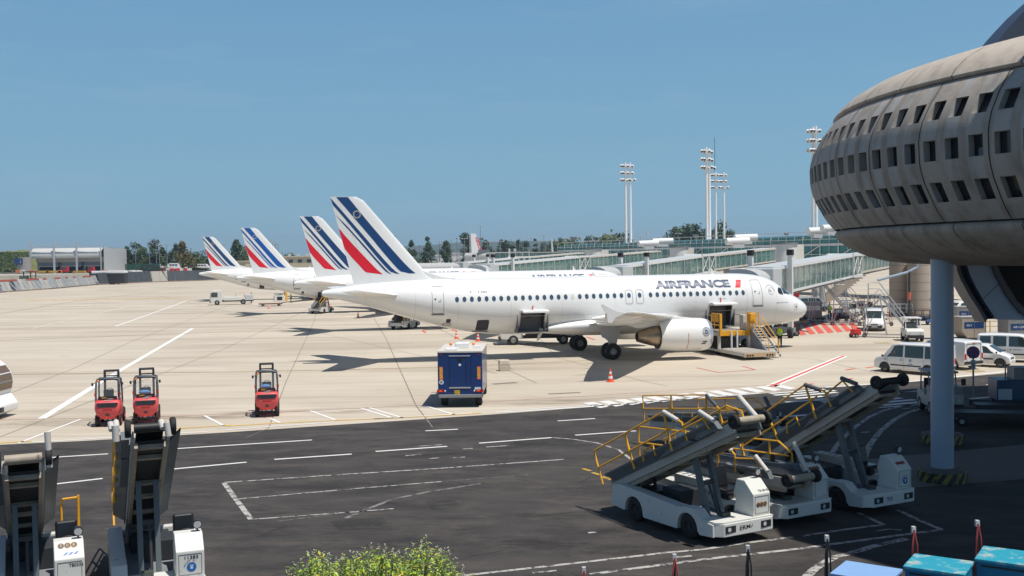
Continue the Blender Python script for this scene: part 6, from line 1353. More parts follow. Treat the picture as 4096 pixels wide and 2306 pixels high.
def steps(label, loc, rz, h, n, length):
    t = thing('maintenance_steps', label, 'steps', loc, rz, 'silver mobile steps')
    for s in (-1, 1):
        y = s*.45
        M().bar((-length, y, .25), (0, y, h), .06, .14, up=(0, 0, 1)).build('stringer', ALS, t); m = M(); m.tube([(-length, y, .25), (-length, y, 1.1), (0, y, h+1.0), (.9, y, h+1.0), (.9, y, h)], .028); m.tube([(-length, y, .7), (0, y, h+.5), (.9, y, h+.5)], .02); m.build('handrail', ALS, t)
        m = M(); m.tube([(.9, y, h), (1.3, y*1.3, .2)], .035); m.tube([(0, y, h), (-.6, y*1.3, .2)], .03); m.tube([(-.5, y*1.3, .25), (1.3, y*1.3, .25)], .03); m.tube([(.4, y, h*.55), (1.2, y*1.2, .3)], .02); m.tube([(-length, y, .25), (1.3, y*1.3, .25)], .03); m.build('support_leg', ALS, t)
        for x in (-length+.2, 1.2): wheel(t, (x, s*.6, .18), .18, .08)
    for i in range(n):
        u = (i+.5)/n; M().box(-length*(1-u)-.12, -length*(1-u)+.12, -.43, .43, .25+(h-.25)*u-.02, .25+(h-.25)*u+.02).build('tread', ALS, t)
    M().box(0, .9, -.45, .45, h-.05, h).build('platform', ALS, t); m = M(); m.tube([(1.0, -.6, .2), (.95, -.6, 1.8)], .035); m.build('striped_leg', mat('red_white_leg', (.6, .2, .18), .5), t); return t
steps('tall silver steps standing in front of the white van facing the camera', (31.6, 90.3), R(158), 3.7, 13, 2.6)
steps('silver steps left of the white van, with dark lattice legs', (33.6, 106), R(165), 3.6, 12, 2.6)
steps('farthest silver steps, leaning up to the nearest jet bridge', (32.4, 109.5), R(150), 4.2, 14, 3.4)
for (x, y, r_, l) in ((44.92, 121.5, 1.18, 'left tan concrete stair tower, mostly behind the jet bridge end'), (46.09, 119, 1.22, 'tan concrete round tower with dark joints, partly hidden by the round column')):
    t = thing('concrete_tower', l, 'tower', (x, y), 0, 'round concrete towers'); m = M(); m.cyl((0, 0, 0), (0, 0, 6.9), r_, n=40); m.build('shaft', mat('tan_concrete', (.40, .33, .27), .85, var=.08, scale=1), t, smooth=50)
    m = M()
    for i in range(7): m.lathe([(r_+.01, .9+i*.97), (r_+.012, .93+i*.97)], (0, 0, 0), 'z', 40)
    m.build('joint_band', mat('joint_brown', (.14, .12, .10), .9), t)
t = thing('hose_boom', 'pale angled boom with a hanging red cable coil, beside the concrete towers', 'boom', (42.6, 113), 0); m = M(); a, b, c = at(3510, 1122, 113), at(3630, 1090, 113), at(3668, 1070, 113)
l = lambda p: (p[0]-42.6, p[1]-113, p[2]); m.tube([l(a), l(b), l(c), (l(c)[0]+.1, 0, l(c)[2]+.9)], .14, 8); m.build('arm', mat('column_blue_grey', (.33, .40, .50)), t)
q = at(3637, 1085, 113); m = M(); m.cyl(l(q), l(at(3637, 1160, 113)), .14); m.build('cable_drop', DARK, t); m = M(); m.cyl(l(at(3637, 1170, 113)), l(at(3635, 1200, 113)), .2, .16, n=10); m.build('red_coil', mat('coil_red', (.6, .12, .08), .5), t)
m = M(); m.cyl(l(at(3637, 1090, 113)), (l(q)[0], 0, 0), .1); m.build('pole', DARK, t)
t = thing('yellow_guard_rail', 'yellow tubular guard rail behind the grey containers at the right edge', 'railing', (43.4, 94), R(3)); m = M()
for z in (.55, 1.0): m.bar((-2.2, 0, z), (5, 0, z), .07)
for x in (-2.2, -.6, 1, 2.6, 4.2): m.bar((x, 0, 0), (x, 0, 1.05), .08)
m.build('rails', mat('dull_yellow', (.52, .38, .12), .6), t)
# no-stopping sign
g_ = G(3893, 1592); t = thing('road_sign', 'round blue no-stopping sign with red cross on a grey pole, right of the column', 'road sign', (*g_, 0), R(-115))
z_ = at(3893, 1410, g_[1])[2]; M().cyl((0, 0, 0), (0, 0, z_+.2), .045, n=10).build('pole', GREYM, t)
d = M().cyl((.05, 0, z_), (.07, 0, z_), .31, n=32).build('disc', mat('sign_blue', (.03, .10, .36), .4), t); ringdisc((.073, 0, z_), .25, .31, (1, 0, 0), 32).build('red_rim', mat('sign_red', (.45, .04, .05), .4), d)
m = M(); c_ = .2; m.bar((.074, -c_, z_-c_), (.074, c_, z_+c_), .07, .004, up=(1, 0, 0)); m.bar((.075, -c_, z_+c_), (.075, c_, z_-c_), .07, .004, up=(1, 0, 0)); m.build('red_cross', mat('sign_red', (.45, .04, .05)), d)
m = M(); m.box(.05, .07, -.11, .11, z_-.85, z_-.38); pl = m.build('lower_plate', LGREY, t); M().bar((.075, 0, z_-.75), (.075, 0, z_-.5), .03).build('arrow', INK, pl)
# ground power unit and dark trolleys in the shade
g_ = G(4060, 1640); t = thing('ground_power_unit', 'dark blue ground power unit with a pale side panel at the shaded right edge', 'generator', (*g_, 0), R(172)); m = M(); m.box(-1.3, 1.0, -.7, .7, .5, 1.45); b = m.build('housing', mat('gpu_blue', (.015, .07, .17), .4, var=.2), t, bevel=.05)
M().box(.35, .95, .705, .715, .55, 1.05).build('pale_panel', mat('pale_panel', (.45, .52, .58), .5), b); M().box(-.6, .2, -.5, .5, 1.45, 2.0).build('cable_box', GREYM, t); M().bar((.3, -.4, 1.45), (.3, -.4, 2.15), .05).build('cable_post', GREYM, t)
for x in (-.9, .6):
    for s in (-1, 1): wheel(t, (x, s*.6, .28), .28, .18)
for i, (x, y, l) in enumerate(((4000, 1700, 'long dark flat trolley in deep shade, nearer one behind the column'), (4100, 1668, 'long dark flat trolley in deep shade, under the ground power unit'))):
    g_ = G(x, y); t = thing('flat_trolley', l, 'trolley', (*g_, 0), R(-14), 'dark flat trolleys'); M().box(-2.1, 2.1, -.75, .75, .42, .55).build('deck', DARK, t)
    m = M(); m.box(-2.15, 2.15, -.79, -.75, .38, .60); m.box(-2.15, 2.15, .75, .79, .38, .60); m.build('edge_frame', TRIM, t)
    for xx in (-1.6, 1.6):
        for s in (-1, 1): wheel(t, (xx, s*.6, .2), .2, .14)
# turquoise charging cabinets and hose posts at the bottom right
def cabinet(label, x, y, D_, w, col, rz, top):
    p = at(x, y, D_); t = thing('charging_cabinet', label, 'cabinet', (p[0], p[1], 0), rz, 'blue charging cabinets'); h = p[2]
    m = M(); m.prism([(-w/2, 0), (w/2, 0), (w/2, h-.06), (-w/2, h-.06)], 'y', -w*.45, w*.45); b = m.build('housing', col, t, bevel=.015)
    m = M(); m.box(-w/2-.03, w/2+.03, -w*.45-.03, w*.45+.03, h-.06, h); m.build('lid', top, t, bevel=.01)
    m = M(); m.box(-w*.40, w*.40, -w*.45-.012, -w*.45, .2, h-.16); d = m.build('door', col, t); M().box(-w*.42, w*.42, -w*.45-.015, -w*.45-.002, h-.14, h-.11).build('door_gap', INK, d); return t
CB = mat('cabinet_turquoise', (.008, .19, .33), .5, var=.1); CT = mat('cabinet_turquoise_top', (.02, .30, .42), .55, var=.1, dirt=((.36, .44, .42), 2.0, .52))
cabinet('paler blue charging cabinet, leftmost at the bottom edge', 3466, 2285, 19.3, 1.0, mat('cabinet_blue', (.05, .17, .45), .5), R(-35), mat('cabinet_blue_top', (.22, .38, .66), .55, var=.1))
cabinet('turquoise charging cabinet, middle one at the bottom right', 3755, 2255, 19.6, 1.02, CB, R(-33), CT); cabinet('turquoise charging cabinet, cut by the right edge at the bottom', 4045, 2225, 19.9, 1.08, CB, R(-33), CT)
HR = mat('red_hose', (.38, .06, .05), .5)
for (x, y, D_, l, hs) in ((3307, 2162, 20.4, 'dark post with hoses left of the pale blue cabinet', INK), (3654, 2127, 20.6, 'post with two thin red hoses beside the middle cabinet', HR), (3909, 2102, 20.8, 'post with a thick red hose beside the right cabinet', HR), (2991, 2203, 20.2, 'short dark post below the sunlit belt loader', INK), (2698, 2238, 20.0, 'low post with a red tip near the bottom centre', HR), (2336, 2290, 19.8, 'lowest post top, barely above the bottom edge', HR)):
    p = at(x, y, D_); t = thing('hose_post', l, 'post', (p[0], p[1], 0), 0, 'hose posts along the bottom'); h = p[2]
    M().cyl((0, 0, 0), (0, 0, h), .028, n=8).build('pole', DARK, t); M().box(-.035, .035, -.04, .04, h-.02, h+.10).build('hook_box', LGREY, t)
    for s in (-1, 1): m = M(); m.tube([(.0, -.04, h+.04), (s*.045, -.07, h-.25), (s*.06, -.07, h-.8), (s*.03, -.05, .3)], .016); m.build('hose', hs, t)
# ================================================================ high loader at the forward hold
t = thing('cargo_high_loader', 'cargo high loader with yellow gate and stairs beside the open forward hold', 'cargo loader', (15.05, 80.7), atan2(-.97, .244))
HW = mat('loader_frame_white', (.56, .55, .50), .5, var=.1, dirt=((.25, .2, .14), 4, .6)); RL = mat('roller_deck', (.34, .31, .27), .5, .3, var=.4, scale=8, streak=(6, .5, 1))
m = M(); m.box(.2, 4.6, -1.2, 1.2, .28, .42); m.box(.2, 1.2, -1.2, 1.2, .42, 1.5); m.build('chassis', HW, t, bevel=.02)
for x in (.5, 2.4, 4.4):
    for s in (-1, 1): M().box(x-.09, x+.09, s*1.16-.09, s*1.16+.09, .42, 1.75).build('frame_post', HW, t)
M().box(1.2, 4.3, -.5, .5, .42, 1.25).build('engine_bay', DARK, t, bevel=.04)
m = M(); m.box(.2, 4.6, -1.15, 1.15, 1.62, 1.78); m.build('raised_deck', RL, t); M().box(.2, 4.4, -1.22, -1.12, 1.4, 1.62).build('side_channel', HW, t); M().box(.2, 4.4, 1.12, 1.22, 1.4, 1.62).build('side_channel', HW, t)
m = M(); m.box(4.5, 4.62, -1.15, 1.15, 1.42, 1.80); m.build('yellow_gate_beam', YEL, t, bevel=.02)
for y in (-1.12, 1.12): m = M(); m.box(4.48, 4.66, y-.09, y+.09, 1.42, 3.05); m.build('yellow_gate_post', YEL, t, bevel=.02)
m = M(); m.tube([(4.4, -1.1, 3.02), (3.2, -1.15, 3.02), (3.1, -1.15, 2.9), (3.1, -1.15, 2.2), (4.4, -1.15, 2.2)], .035); m.box(3.25, 4.25, -1.17, -1.14, 2.42, 2.98); m.tube([(3.6, -1.15, 1.8), (3.6, -1.15, 3.0)], .03); m.build('yellow_cage', YEL, t)
m = M(); m.box(4.4, 5.0, 1.05, 1.5, 2.3, 3.0); m.tube([(4.5, 1.0, 3.1), (5.2, 1.0, 3.1), (5.2, 1.6, 3.05), (5.2, 1.6, 1.9)], .04); m.build('yellow_control_panel', YEL, t); M().box(3.6, 4.2, .85, 1.15, 1.8, 2.9).build('control_column', HW, t, bevel=.04)
m = M(); m.tube([(.4, -1.1, 2.0), (.4, -1.1, 2.85), (2.9, -1.1, 2.85)], .03); m.tube([(.4, 1.1, 2.0), (.4, 1.1, 2.85), (3.6, 1.1, 2.85)], .03); m.build('side_rail', ALS, t)
for y in (-.35, .1): M().cyl((4.75, y, .5), (4.75, y, 1.75), .07).build('lift_guide', WHITE, t)
m = M(); m.box(4.5, 8.3, -1.1, 1.1, .38, .50); m.build('front_platform', RL, t); m = M(); m.box(4.3, 8.35, -1.2, -1.1, .26, .52); m.box(4.3, 8.35, 1.1, 1.2, .26, .52); m.build('platform_side', HW, t)
m = M(); m.box(8.3, 8.45, -1.2, 1.2, .22, .50); fe = m.build('front_edge', mat('rusty_tan', (.50, .36, .22), .6, var=.2), t)
for y in (-.95, -.75, -.55, .55, .75, .95): M().cyl((8.44, y, .34), (8.47, y, .34), .07, n=14).build('socket', INK, fe)
m = M()
for i in range(18): m.cyl((4.7+i*.2, -1.0, .51), (4.7+i*.2, 1.0, .51), .05, n=6)
m.build('rollers', RL, t)
st_ = M(); m = M()
for i in range(11): u = i/10; M().box(4.75+2.6*u, 4.98+2.6*u, 1.28, 2.05, 1.85-1.6*u, 1.90-1.6*u).build('stair_tread', LGREY, t)
for y in (1.26, 2.07): M().bar((4.6, y, 1.9), (7.55, y, .12), .05, .16).build('stair_stringer', ALS, t)
m = M(); m.prism([(4.6, .2), (4.6, 1.8), (7.2, .2)], 'y', 1.22, 1.25); m.build('stair_side_panel', mat('panel_grey', (.30, .31, .32), .5), t)
for y in (1.28, 2.05):
    for dz in (.5, .95): m = M(); m.tube([(4.7, y, 1.85+dz), (7.2, y, .3+dz), (7.35, y, .25)], .03); m.build('stair_rail', YEL, t)
for x in (.9, 3.6):
    for s in (-1, 1): wheel(t, (x, s*.95, .32), .32, .25)
# ================================================================ service trucks, distant loaders
def service_truck(label, loc, rz, dark=False):
    t = thing('service_truck', label, 'truck', loc, rz, 'white service trucks with low cabs')
    m = M(); m.prism([(1.5, .5), (3.35, .5), (3.45, 1.15), (3.25, 2.25), (2.9, 2.4), (1.7, 2.4), (1.5, 2.2)], 'y', -1.0, 1.0); c = m.build('cab', WL, t, bevel=.06)
    for s in (-1, 1): M().add([(2.2, s*1.008, 1.3), (3.22, s*1.008, 1.3), (3.12, s*1.008, 2.1), (2.2, s*1.008, 2.1)], [(0, 1, 2, 3)]).build('side_window', WGL, c)
    M().quad((3.42, -.9, 1.3), (3.42, .9, 1.3), (3.275, .88, 2.2), (3.275, -.88, 2.2)).build('windscreen', WGL, c); M().box(3.3, 3.5, -1.0, 1.0, .38, .62).build('bumper', TRIM, c, bevel=.03)
    for s in (-1, 1): m = M(); m.box(3.2, 3.3, s*1.18-.08, s*1.18+.08, 1.5, 2.05); m.build('mirror', TRIM, t)
    M().box(-3.6, 1.6, -.5, .5, .5, .72).build('chassis', DARK, t)
    BX = DARK if dark else WL
    m = M(); m.box(-1.6, 1.2, -1.0, 1.0, .72, 1.25); m.build('low_body', BX, t, bevel=.03); m = M(); m.box(-3.5, -2.2, -1.0, 1.0, .7, 1.55); m.build('rear_locker', GREYM if dark else LGREY, t, bevel=.03)
    m = M()
    for s in (-1, 1): m.tube([(-2.1, s*.95, 1.25), (-2.1, s*.95, 1.9), (-.7, s*.95, 1.9), (-.7, s*.95, 1.25)], .025)
    m.build('side_rail', mat('rail_orange', (.6, .3, .15), .5), t)
    for x in (-1.9, 2.3):
        for s in (-1, 1): wheel(t, (x, s*.88, .42), .42, .28)
    return t
service_truck('flat white truck with low cab under the farthest airliner tail', (-47.0, 175.6), R(180+16)); service_truck('white truck cab under the open rear hold of the nearest airliner, dark gear behind', (2.3, 88.6), R(180+3), True)
c = copy_tree(r1, G(1272, 1255), R(76), 'distant belt loader whose dark belt climbs toward the second airliner'); c2 = copy_tree(r1, G(1602, 1318), R(74), 'distant belt loader half hidden under the rear of the nearest airliner')
t = thing('flat_trailer', 'rusty flat trailer beside a white lift under the third airliner', 'trailer', G(1085, 1225), R(18)); m = M(); m.box(-1.9, 1.7, -.9, .9, .30, .45); m.build('deck', mat('rust_brown', (.16, .09, .06), .8), t)
for x in (-1.3, 1.2):
    for s in (-1, 1): wheel(t, (x, s*.8, .18), .18, .15)
t = thing('small_lift', 'white and yellow scissor lift unit under the third airliner', 'lift', G(1118, 1213), R(20)); m = M(); m.box(-.9, .9, -.7, .7, .3, 1.3); m.build('housing', WL, t, bevel=.04); m = M(); m.box(.9, 1.25, -.7, .7, .3, 2.0); m.build('yellow_tower', YEL, t); M().box(-.8, 1.0, -.6, .6, 1.5, 1.65).build('platform', GREYM, t); M().bar((-.6, 0, 1.3), (.6, 0, 1.5), .1).build('scissor_arm', DARK, t); M().box(-.5, .4, -.715, -.70, .5, 1.1).build('dark_panel', INK, t)
# white stair vehicle cut by the left edge
g_ = G(20, 1670); t = thing('stair_truck', 'white vehicle end with curved brown glass and the number 0534, cut by the left edge', 'vehicle', (g_[0]-.2, g_[1], 0), R(0))
P = [(-3.4, 3.0), (-.45, 2.75), (-.12, 2.5), (.16, 2.1), (.24, 1.7), (.16, 1.25), (.10, 1.12), (.45, .62), (.42, .30), (.0, .12), (-.35, .30), (-.7, .34), (-3.4, .34)]
m = M(); m.prism(P, 'y', -.9, .9); b = m.build('body', WHITE, t, bevel=.05)
m = M(); m.prism([(-.9, 2.62), (-.42, 2.55), (-.18, 2.36), (.06, 2.0), (.12, 1.7), (.04, 1.28), (-.2, 1.45), (-.9, 2.1)], 'y', -.912, -.895); m.build('brown_glass', mat('brown_glass', (.16, .10, .06), .15), b)
for (xa, za), (xb, zb), nm_ in (((.20, 1.33), (.255, 1.68), 'w'), ((.255, 1.74), (.175, 2.08), 'w'), ((.15, 2.14), (-.08, 2.46), 'w')):
    M().quad((xa, -.78, za), (xa, .78, za), (xb, .78, zb), (xb, -.78, zb)).build('windscreen', mat('brown_glass', (.16, .10, .06), .15), b)
text('0534', (-.18, -.91, .72), (1, 0, 0), (0, 0, 1), .26, .1, .01).build('fleet_number', GREYM, b); m = M(); m.box(.25, .46, -.92, -.6, .34, .58); m.build('lamp_cluster', DARK, b)
for s in (-1, 1): wheel(t, (-.75, s*.75, .36), .36, .24)

def cart(label, x, y, rz, col, load=True):
    g_ = G(x, y); t = thing('baggage_cart', label, 'cart', (*g_, 0), rz, 'open baggage carts by the steps'); M().box(-1.2, 1.2, -.7, .7, .42, .52).build('bed', DARK, t); m = M()
    for a in (-1.15, -.4, .4, 1.15):
        for s in (-1, 1): m.bar((a, s*.68, .5), (a, s*.68, 1.45), .05)
    for s in (-1, 1): m.bar((-1.15, s*.68, 1.45), (1.15, s*.68, 1.45), .05); m.bar((-1.15, s*.68, 1.0), (1.15, s*.68, 1.0), .04)
    m.build('rail_frame', col, t); m = M(); m.bar((1.2, 0, .45), (2.0, 0, .25), .06); m.build('tow_bar', DARK, t)
    for a in (-.8, .8):
        for s in (-1, 1): wheel(t, (a, s*.58, .22), .22, .12)
    if load:
        r_ = random.Random(int(x)); 
        for k in range(4): xx = -1+k*.52; M().box(xx, xx+.45, -.45, .45, .53, .75+r_.random()*.4).build('suitcase', mat('case_%d' % (k % 3), ((.10, .02, .02), (.03, .04, .09), (.09, .09, .09))[k % 3], .6), t, bevel=.04)
cart('dark framed baggage cart right of the walking person', 3368, 1292, R(10), DARK); cart('grey framed baggage cart with cases, left of the white van', 3415, 1262, R(-15), ALS); cart('baggage cart with a rust-red frame behind the silver steps', 3455, 1240, R(5), mat('frame_red', (.25, .05, .05), .6)); cart('empty baggage cart near the foot of the concrete tower', 3600, 1268, R(12), ALS, False); cart('baggage cart behind the white roofed tractor near the column', 3690, 1300, R(4), DARK)
steps('low silver steps among the carts behind the white van facing the camera', (36.5, 104.5), R(-20), 2.6, 9, 2.0)
for i, (x, y, l) in enumerate(((3262, 1228, 'grey round bridge pillar left of the concrete stairs'), (3288, 1230, 'second grey bridge pillar beside the concrete stairs'))): g_ = G(x, y); t = thing('bridge_pillar', l, 'pillar', (*g_, 0), 0, 'grey pillars under the jet bridge'); M().cyl((0, 0, 0), (0, 0, 4.4), .38, n=18).build('shaft', mat('column_grey', (.36, .37, .38)), t, smooth=50); M().box(-.6, .6, -.6, .6, 4.4, 4.6).build('cap', GREYM, t)
g_ = G(3300, 1222); t = thing('concrete_stairs', 'beige concrete stairs with a slanting parapet behind the silver people carrier', 'stairs', (*g_, 0), R(0)); m = M(); m.prism([(0, 0), (6.2, 4.6), (6.2, 5.7), (-.2, 1.1)], 'y', -.1, .1); m.prism([(0, 0), (6.2, 4.6), (6.2, 5.7), (-.2, 1.1)], 'y', 1.5, 1.7); m.build('parapet', mat('beige_stair', (.40, .34, .27), .8), t); m = M()
for k in range(14): m.box(k*.44, k*.44+.46, -.09, 1.5, k*.328, k*.328+.12)
m.build('treads', mat('beige_stair', (.40, .34, .27)), t); M().bar((-.2, -.1, 1.6), (6.2, -.1, 6.2), .06).build('rail', ALS, t)
t = thing('red_truck', 'dark red truck half hidden under the nearest jet bridge', 'truck', (36.0, 142), R(178)); m = M(); m.box(-2.6, 1.2, -1.1, 1.1, .8, 2.6); m.build('box_body', mat('deep_red', (.32, .015, .02), .5), t, bevel=.05); m = M(); m.prism([(1.2, .5), (2.9, .5), (3.0, 1.4), (2.7, 2.3), (1.2, 2.4)], 'y', -1.05, 1.05); cb = m.build('cab', mat('truck_red', (.50, .01, .03)), t, bevel=.06)
for x in (-1.7, 1.9):
    for s in (-1, 1): wheel(t, (x, s*.95, .45), .45, .3)
person('person in a yellow vest standing behind the grey containers at the right', 40.5, 92.0, R(-90), 'stand')
g_ = G(3212, 1300); t = thing('chock_box', 'low yellow-edged chock box on the ground right of the nearest nose', 'box', (*g_, 0), .3); M().box(-.5, .5, -.3, .3, 0, .35).build('case', GREYM, t, bevel=.03); M().box(-.52, .52, -.32, .32, .33, .37).build('rim', YEL, t)
# ================================================================ far side of the apron: blast fence, hangar, trees, lamps
def fence(name, label, pts, hts, n, lean, mats, struts=False):
    g = [G(*p) for p in pts]; L_ = [0]
    for i in range(1, len(g)): L_.append(L_[-1]+hypot(g[i][0]-g[i-1][0], g[i][1]-g[i-1][1]))
    def P(u):
        u *= L_[-1]
        for i in range(1, len(g)):
            if u <= L_[i]+1e-6: k = (u-L_[i-1])/(L_[i]-L_[i-1]); return (g[i-1][0]+(g[i][0]-g[i-1][0])*k, g[i-1][1]+(g[i][1]-g[i-1][1])*k)
        return g[-1]
    o = P(0); t = thing(name, label, 'fence', (*o, 0)); rb = random.Random(3); rh = random.Random(5); red = False
    m = M(); m.grid([[(P(i/20)[0]-o[0], P(i/20)[1]-o[1]-.5, 0) for i in range(21)], [(P(i/20)[0]-o[0], P(i/20)[1]-o[1]-.5, .35) for i in range(21)], [(P(i/20)[0]-o[0], P(i/20)[1]-o[1]+.6, .35) for i in range(21)]]); m.build('kerb_base', mat('rusty_kerb', (.30, .22, .17), .9, var=.4, scale=.5), t)
    for i in range(n):
        a, b = P(i/n), P((i+.96)/n); h = hts[0]+(hts[1]-hts[0])*i/n; dx, dy = b[0]-a[0], b[1]-a[1]; l = hypot(dx, dy); tx, ty = dx/l, dy/l; nx, ny = -ty*lean, tx*lean
        sh = .9; q = lambda p, z, k=0: (p[0]-o[0]+nx*z+tx*sh*z/h*lean, p[1]-o[1]+ny*z+ty*sh*z/h*lean, z+.3)
        mt = mats(i, rb); m = M(); A, B_, Cc, Dd = q(a, 0), q(b, 0), q(b, h), q(a, h); m.quad(A, B_, Cc, Dd)
        off = Vector((-ty, tx, 0))*.12; m.quad(*[tuple(Vector(p)+off) for p in (A, B_, Cc, Dd)]); m.quad(Dd, Cc, tuple(Vector(Cc)+off), tuple(Vector(Dd)+off)); p_ = m.build('fence_panel', mt, t)
        if rh.random() < .3: red = not red
        if red and struts:
            m = M(); m.quad(q(a, h*.84), q(b, h*.84), q(b, h), q(a, h)); m2 = M().add([(v[0]+ty*.06, v[1]-tx*.06, v[2]+.01) for v in m.v], m.f); m2.build('rust_top', mat('rust_red', (.30, .07, .04), .9, var=.3), p_)
        if struts: m = M(); p1 = Vector(q(a, h*.8)); p0 = Vector((a[0]-o[0]+ty*1.4, a[1]-o[1]-tx*1.4, .3)); m.bar(p0, p1, .12); m.build('strut', LGREY, p_)
    return t
PG = [mat('fence_grey_%d' % i, c, .8, var=.15, scale=.6) for i, c in enumerate(((.30, .31, .31), (.36, .36, .35), (.24, .26, .27), (.40, .38, .34)))]
PD = mat('fence_slate', (.055, .065, .075), .7, var=.2, scale=.4)
fence('jet_blast_fence', 'leaning grey jet blast fence with white struts and rusty tops, left of the dark panels', [(-60, 1180), (0, 1172), (200, 1158), (397, 1140)], (2.9, 2.8), 38, .45, lambda i, r: PG[r.choice((0, 0, 1, 2, 3))] if i > 9 or i % 3 else PD, True)
fence('jet_blast_fence', 'dark slate jet blast fence reaching behind the farthest airliner tail', [(399, 1141), (600, 1131), (795, 1125), (900, 1120)], (3.6, 3.6), 22, .25, lambda i, r: PG[3] if i in (3, 4, 10, 11) else PD)
HM = mat('hangar_silver', (.60, .60, .58), .4, .12, var=.08, scale=.2); HW2 = mat('hangar_side_white', (.50, .51, .52), .6, var=.04, streak=(.5, .5, .02), scale=4); HC = mat('hangar_concrete', (.30, .29, .275), .8, var=.15, scale=.3)
hb = at(124, 1091, 430); hr = at(405, 1091, 430); he = at(497, 1084, 470); tz_ = 3.0
t = thing('hangar', 'silver hangar with rounded metal eaves, three tall masts and open dark doors', 'hangar', (hb[0], 430, tz_), 0); W_ = hr[0]-hb[0]; top = at(124, 990, 430)[2]-tz_
m = M(); m.box(0, W_-.1, 6, 27, 0, top-1.2); m.build('hall', HC, t); pr_ = []
m = M(); R_ = 3.2; rows = []
for k in range(11): a = pi/2*k/10-.35; rows.append([(x, 1.2+R_*.9-R_*1.15*cos(a), top-2.9-.6+R_*sin(a)) for x in (0, W_*.333, W_*.34, W_*.666, W_*.673, W_)])
m.grid(rows); m.grid([rows[-1], [(x, 27, top-.6) for x in (0, W_*.333, W_*.34, W_*.666, W_*.673, W_)]]); m.grid([rows[0], [(x, 4.5, top-4.6) for x in (0, W_*.333, W_*.34, W_*.666, W_*.673, W_)]]); m.build('curved_eaves', HM, t, smooth=60)
m = M(); m.box(.5, W_-.2, 3.6, 6, top-6.3, top-4.3); m.build('lintel', mat('lintel_grey', (.34, .33, .32), .7, var=.1, scale=.3), t)
for i in range(3):
    x0, x1 = W_*(.04+i*.333), W_*(.04+i*.333)+W_*(.285 if i < 2 else .22); M().box(x0, x1, 4.2, 4.6, 2.9, top-6.3).build('raised_door', mat('door_slat', (.16, .18, .21), .5, .3, var=.35, streak=(.05, .05, 2.2), scale=1), t)
    M().box(x0, x1, 5.6, 6.1-.05, 0, 2.9).build('dark_opening', mat('void_black', (.006, .006, .008)), t); M().box(x0, x1, 4.0, 4.2, 2.75, 3.0).build('door_edge', LGREY, t)
m = M(); m.prism([(3, 0), (28, 0), (28, top-1.0), (24, top-.6), (10, top-.7), (3, top)], 'x', W_, W_+.3); m.build('side_wall', HW2, t)
for i in range(4):
    x = W_*(0, .335, .655, 1.0)[i]; hh = top+(2.2 if i < 3 else .9)
    m = M(); m.bar((x, 0, 0), (x, 0, hh), .62 if i < 3 else .35); m.build('mast', mat('pale_blue_steel', (.42, .46, .52), .5), t)
    if i < 3:
        xe = x+W_*.32; m = M(); n = 14
        up_ = [(x+(xe-x)*k/n, 0, hh-.3-1.9*(1-(1-2*min(1, k/n)*.5)**2)*1.0) for k in range(n+1)]
        for k in range(n): m.bar(up_[k], up_[k+1], .16); m.bar(up_[k], (up_[k][0]+.2, 0, top-.1), .08)
        m.bar((x, 0, top-.05), (xe, 0, top-.05), .28); m.build('roof_truss', mat('pale_blue_steel', (.42, .46, .52)), t)
p = at(112, 1080, 420); t = thing('round_silo', 'low round concrete tower with a dark blue sign left of the hangar', 'tower', (at(100, 1080, 425)[0], 425, tz_)); h_ = at(100, 1030, 425)[2]-tz_; m = M(); m.cyl((0, 0, 0), (0, 0, h_), 2.6, n=28); m.build('wall', HC, t, smooth=50)
m = M(); m.box(-3.0, 0.4, -2.8, -2.65, h_-2.9, h_-.5); d = m.build('sign', NAVY, t); m = M(); m.bar((-.4, -2.83, h_-2.4), (-.4, -2.83, h_-.9), .14, .02); m.bar((-.85, -2.83, h_-1.9), (-.4, -2.83, h_-2.4), .14, .02); m.bar((.05, -2.83, h_-1.9), (-.4, -2.83, h_-2.4), .14, .02); m.build('arrow', WHITE, d)
# small things along the terrace edge
def barrier(x, y, D_, w, h, mt, label, group, cat='barrier', name='barrier'):
    p = at(x, y, D_); t = thing(name, label, cat, (p[0], D_, p[2]), 0, group); m = M(); m.prism([(-w/2, 0), (w/2, 0), (w/2*.9, h*.35), (w/2*.8, h), (-w/2*.8, h), (-w/2*.9, h*.35)], 'y', -.3, .3); m.build('block', mt, t, bevel=.04); return t
WP = mat('barrier_white', (.66, .66, .64), .6); OB = mat('barrier_orange', (.62, .16, .06), .6); YB = mat('sheet_yellow', (.50, .28, .05), .7)
for i, (x, c_) in enumerate(((650, 0), (672, 1), (688, 0), (712, 0), (728, 1), (742, 0), (758, 1))): barrier(x, 1085, 418, 1.9, 1.1, (RED, WP)[c_], ('red', 'white')[c_]+' plastic road barrier beyond the dark blast fence, '+('leftmost', 'second from left', 'third from left', 'middle', 'fifth from left', 'sixth from left', 'rightmost')[i]+' of its row', 'red and white road barriers')
for i, (x, c_, w_) in enumerate(((72, 0, 2), (92, 1, 2), (126, 0, 2.2), (165, 2, 7), (215, 2, 7), (240, 0, 1.6), (318, 2, 6), (420, 0, 2.4))): barrier(x, 1092, 419, w_, 1.1 if c_ != 2 else .8, (OB, WP, YB)[c_], ('orange', 'white', 'long yellow')[c_]+' barrier at the foot of the hangar, '+('far left by the bank', 'left of the first mast', 'at the first mast', 'before the left doorway', 'right half of the left doorway', 'beside the left red truck', 'before the middle doorway', 'at the white side wall corner')[i], 'barriers before the hangar')
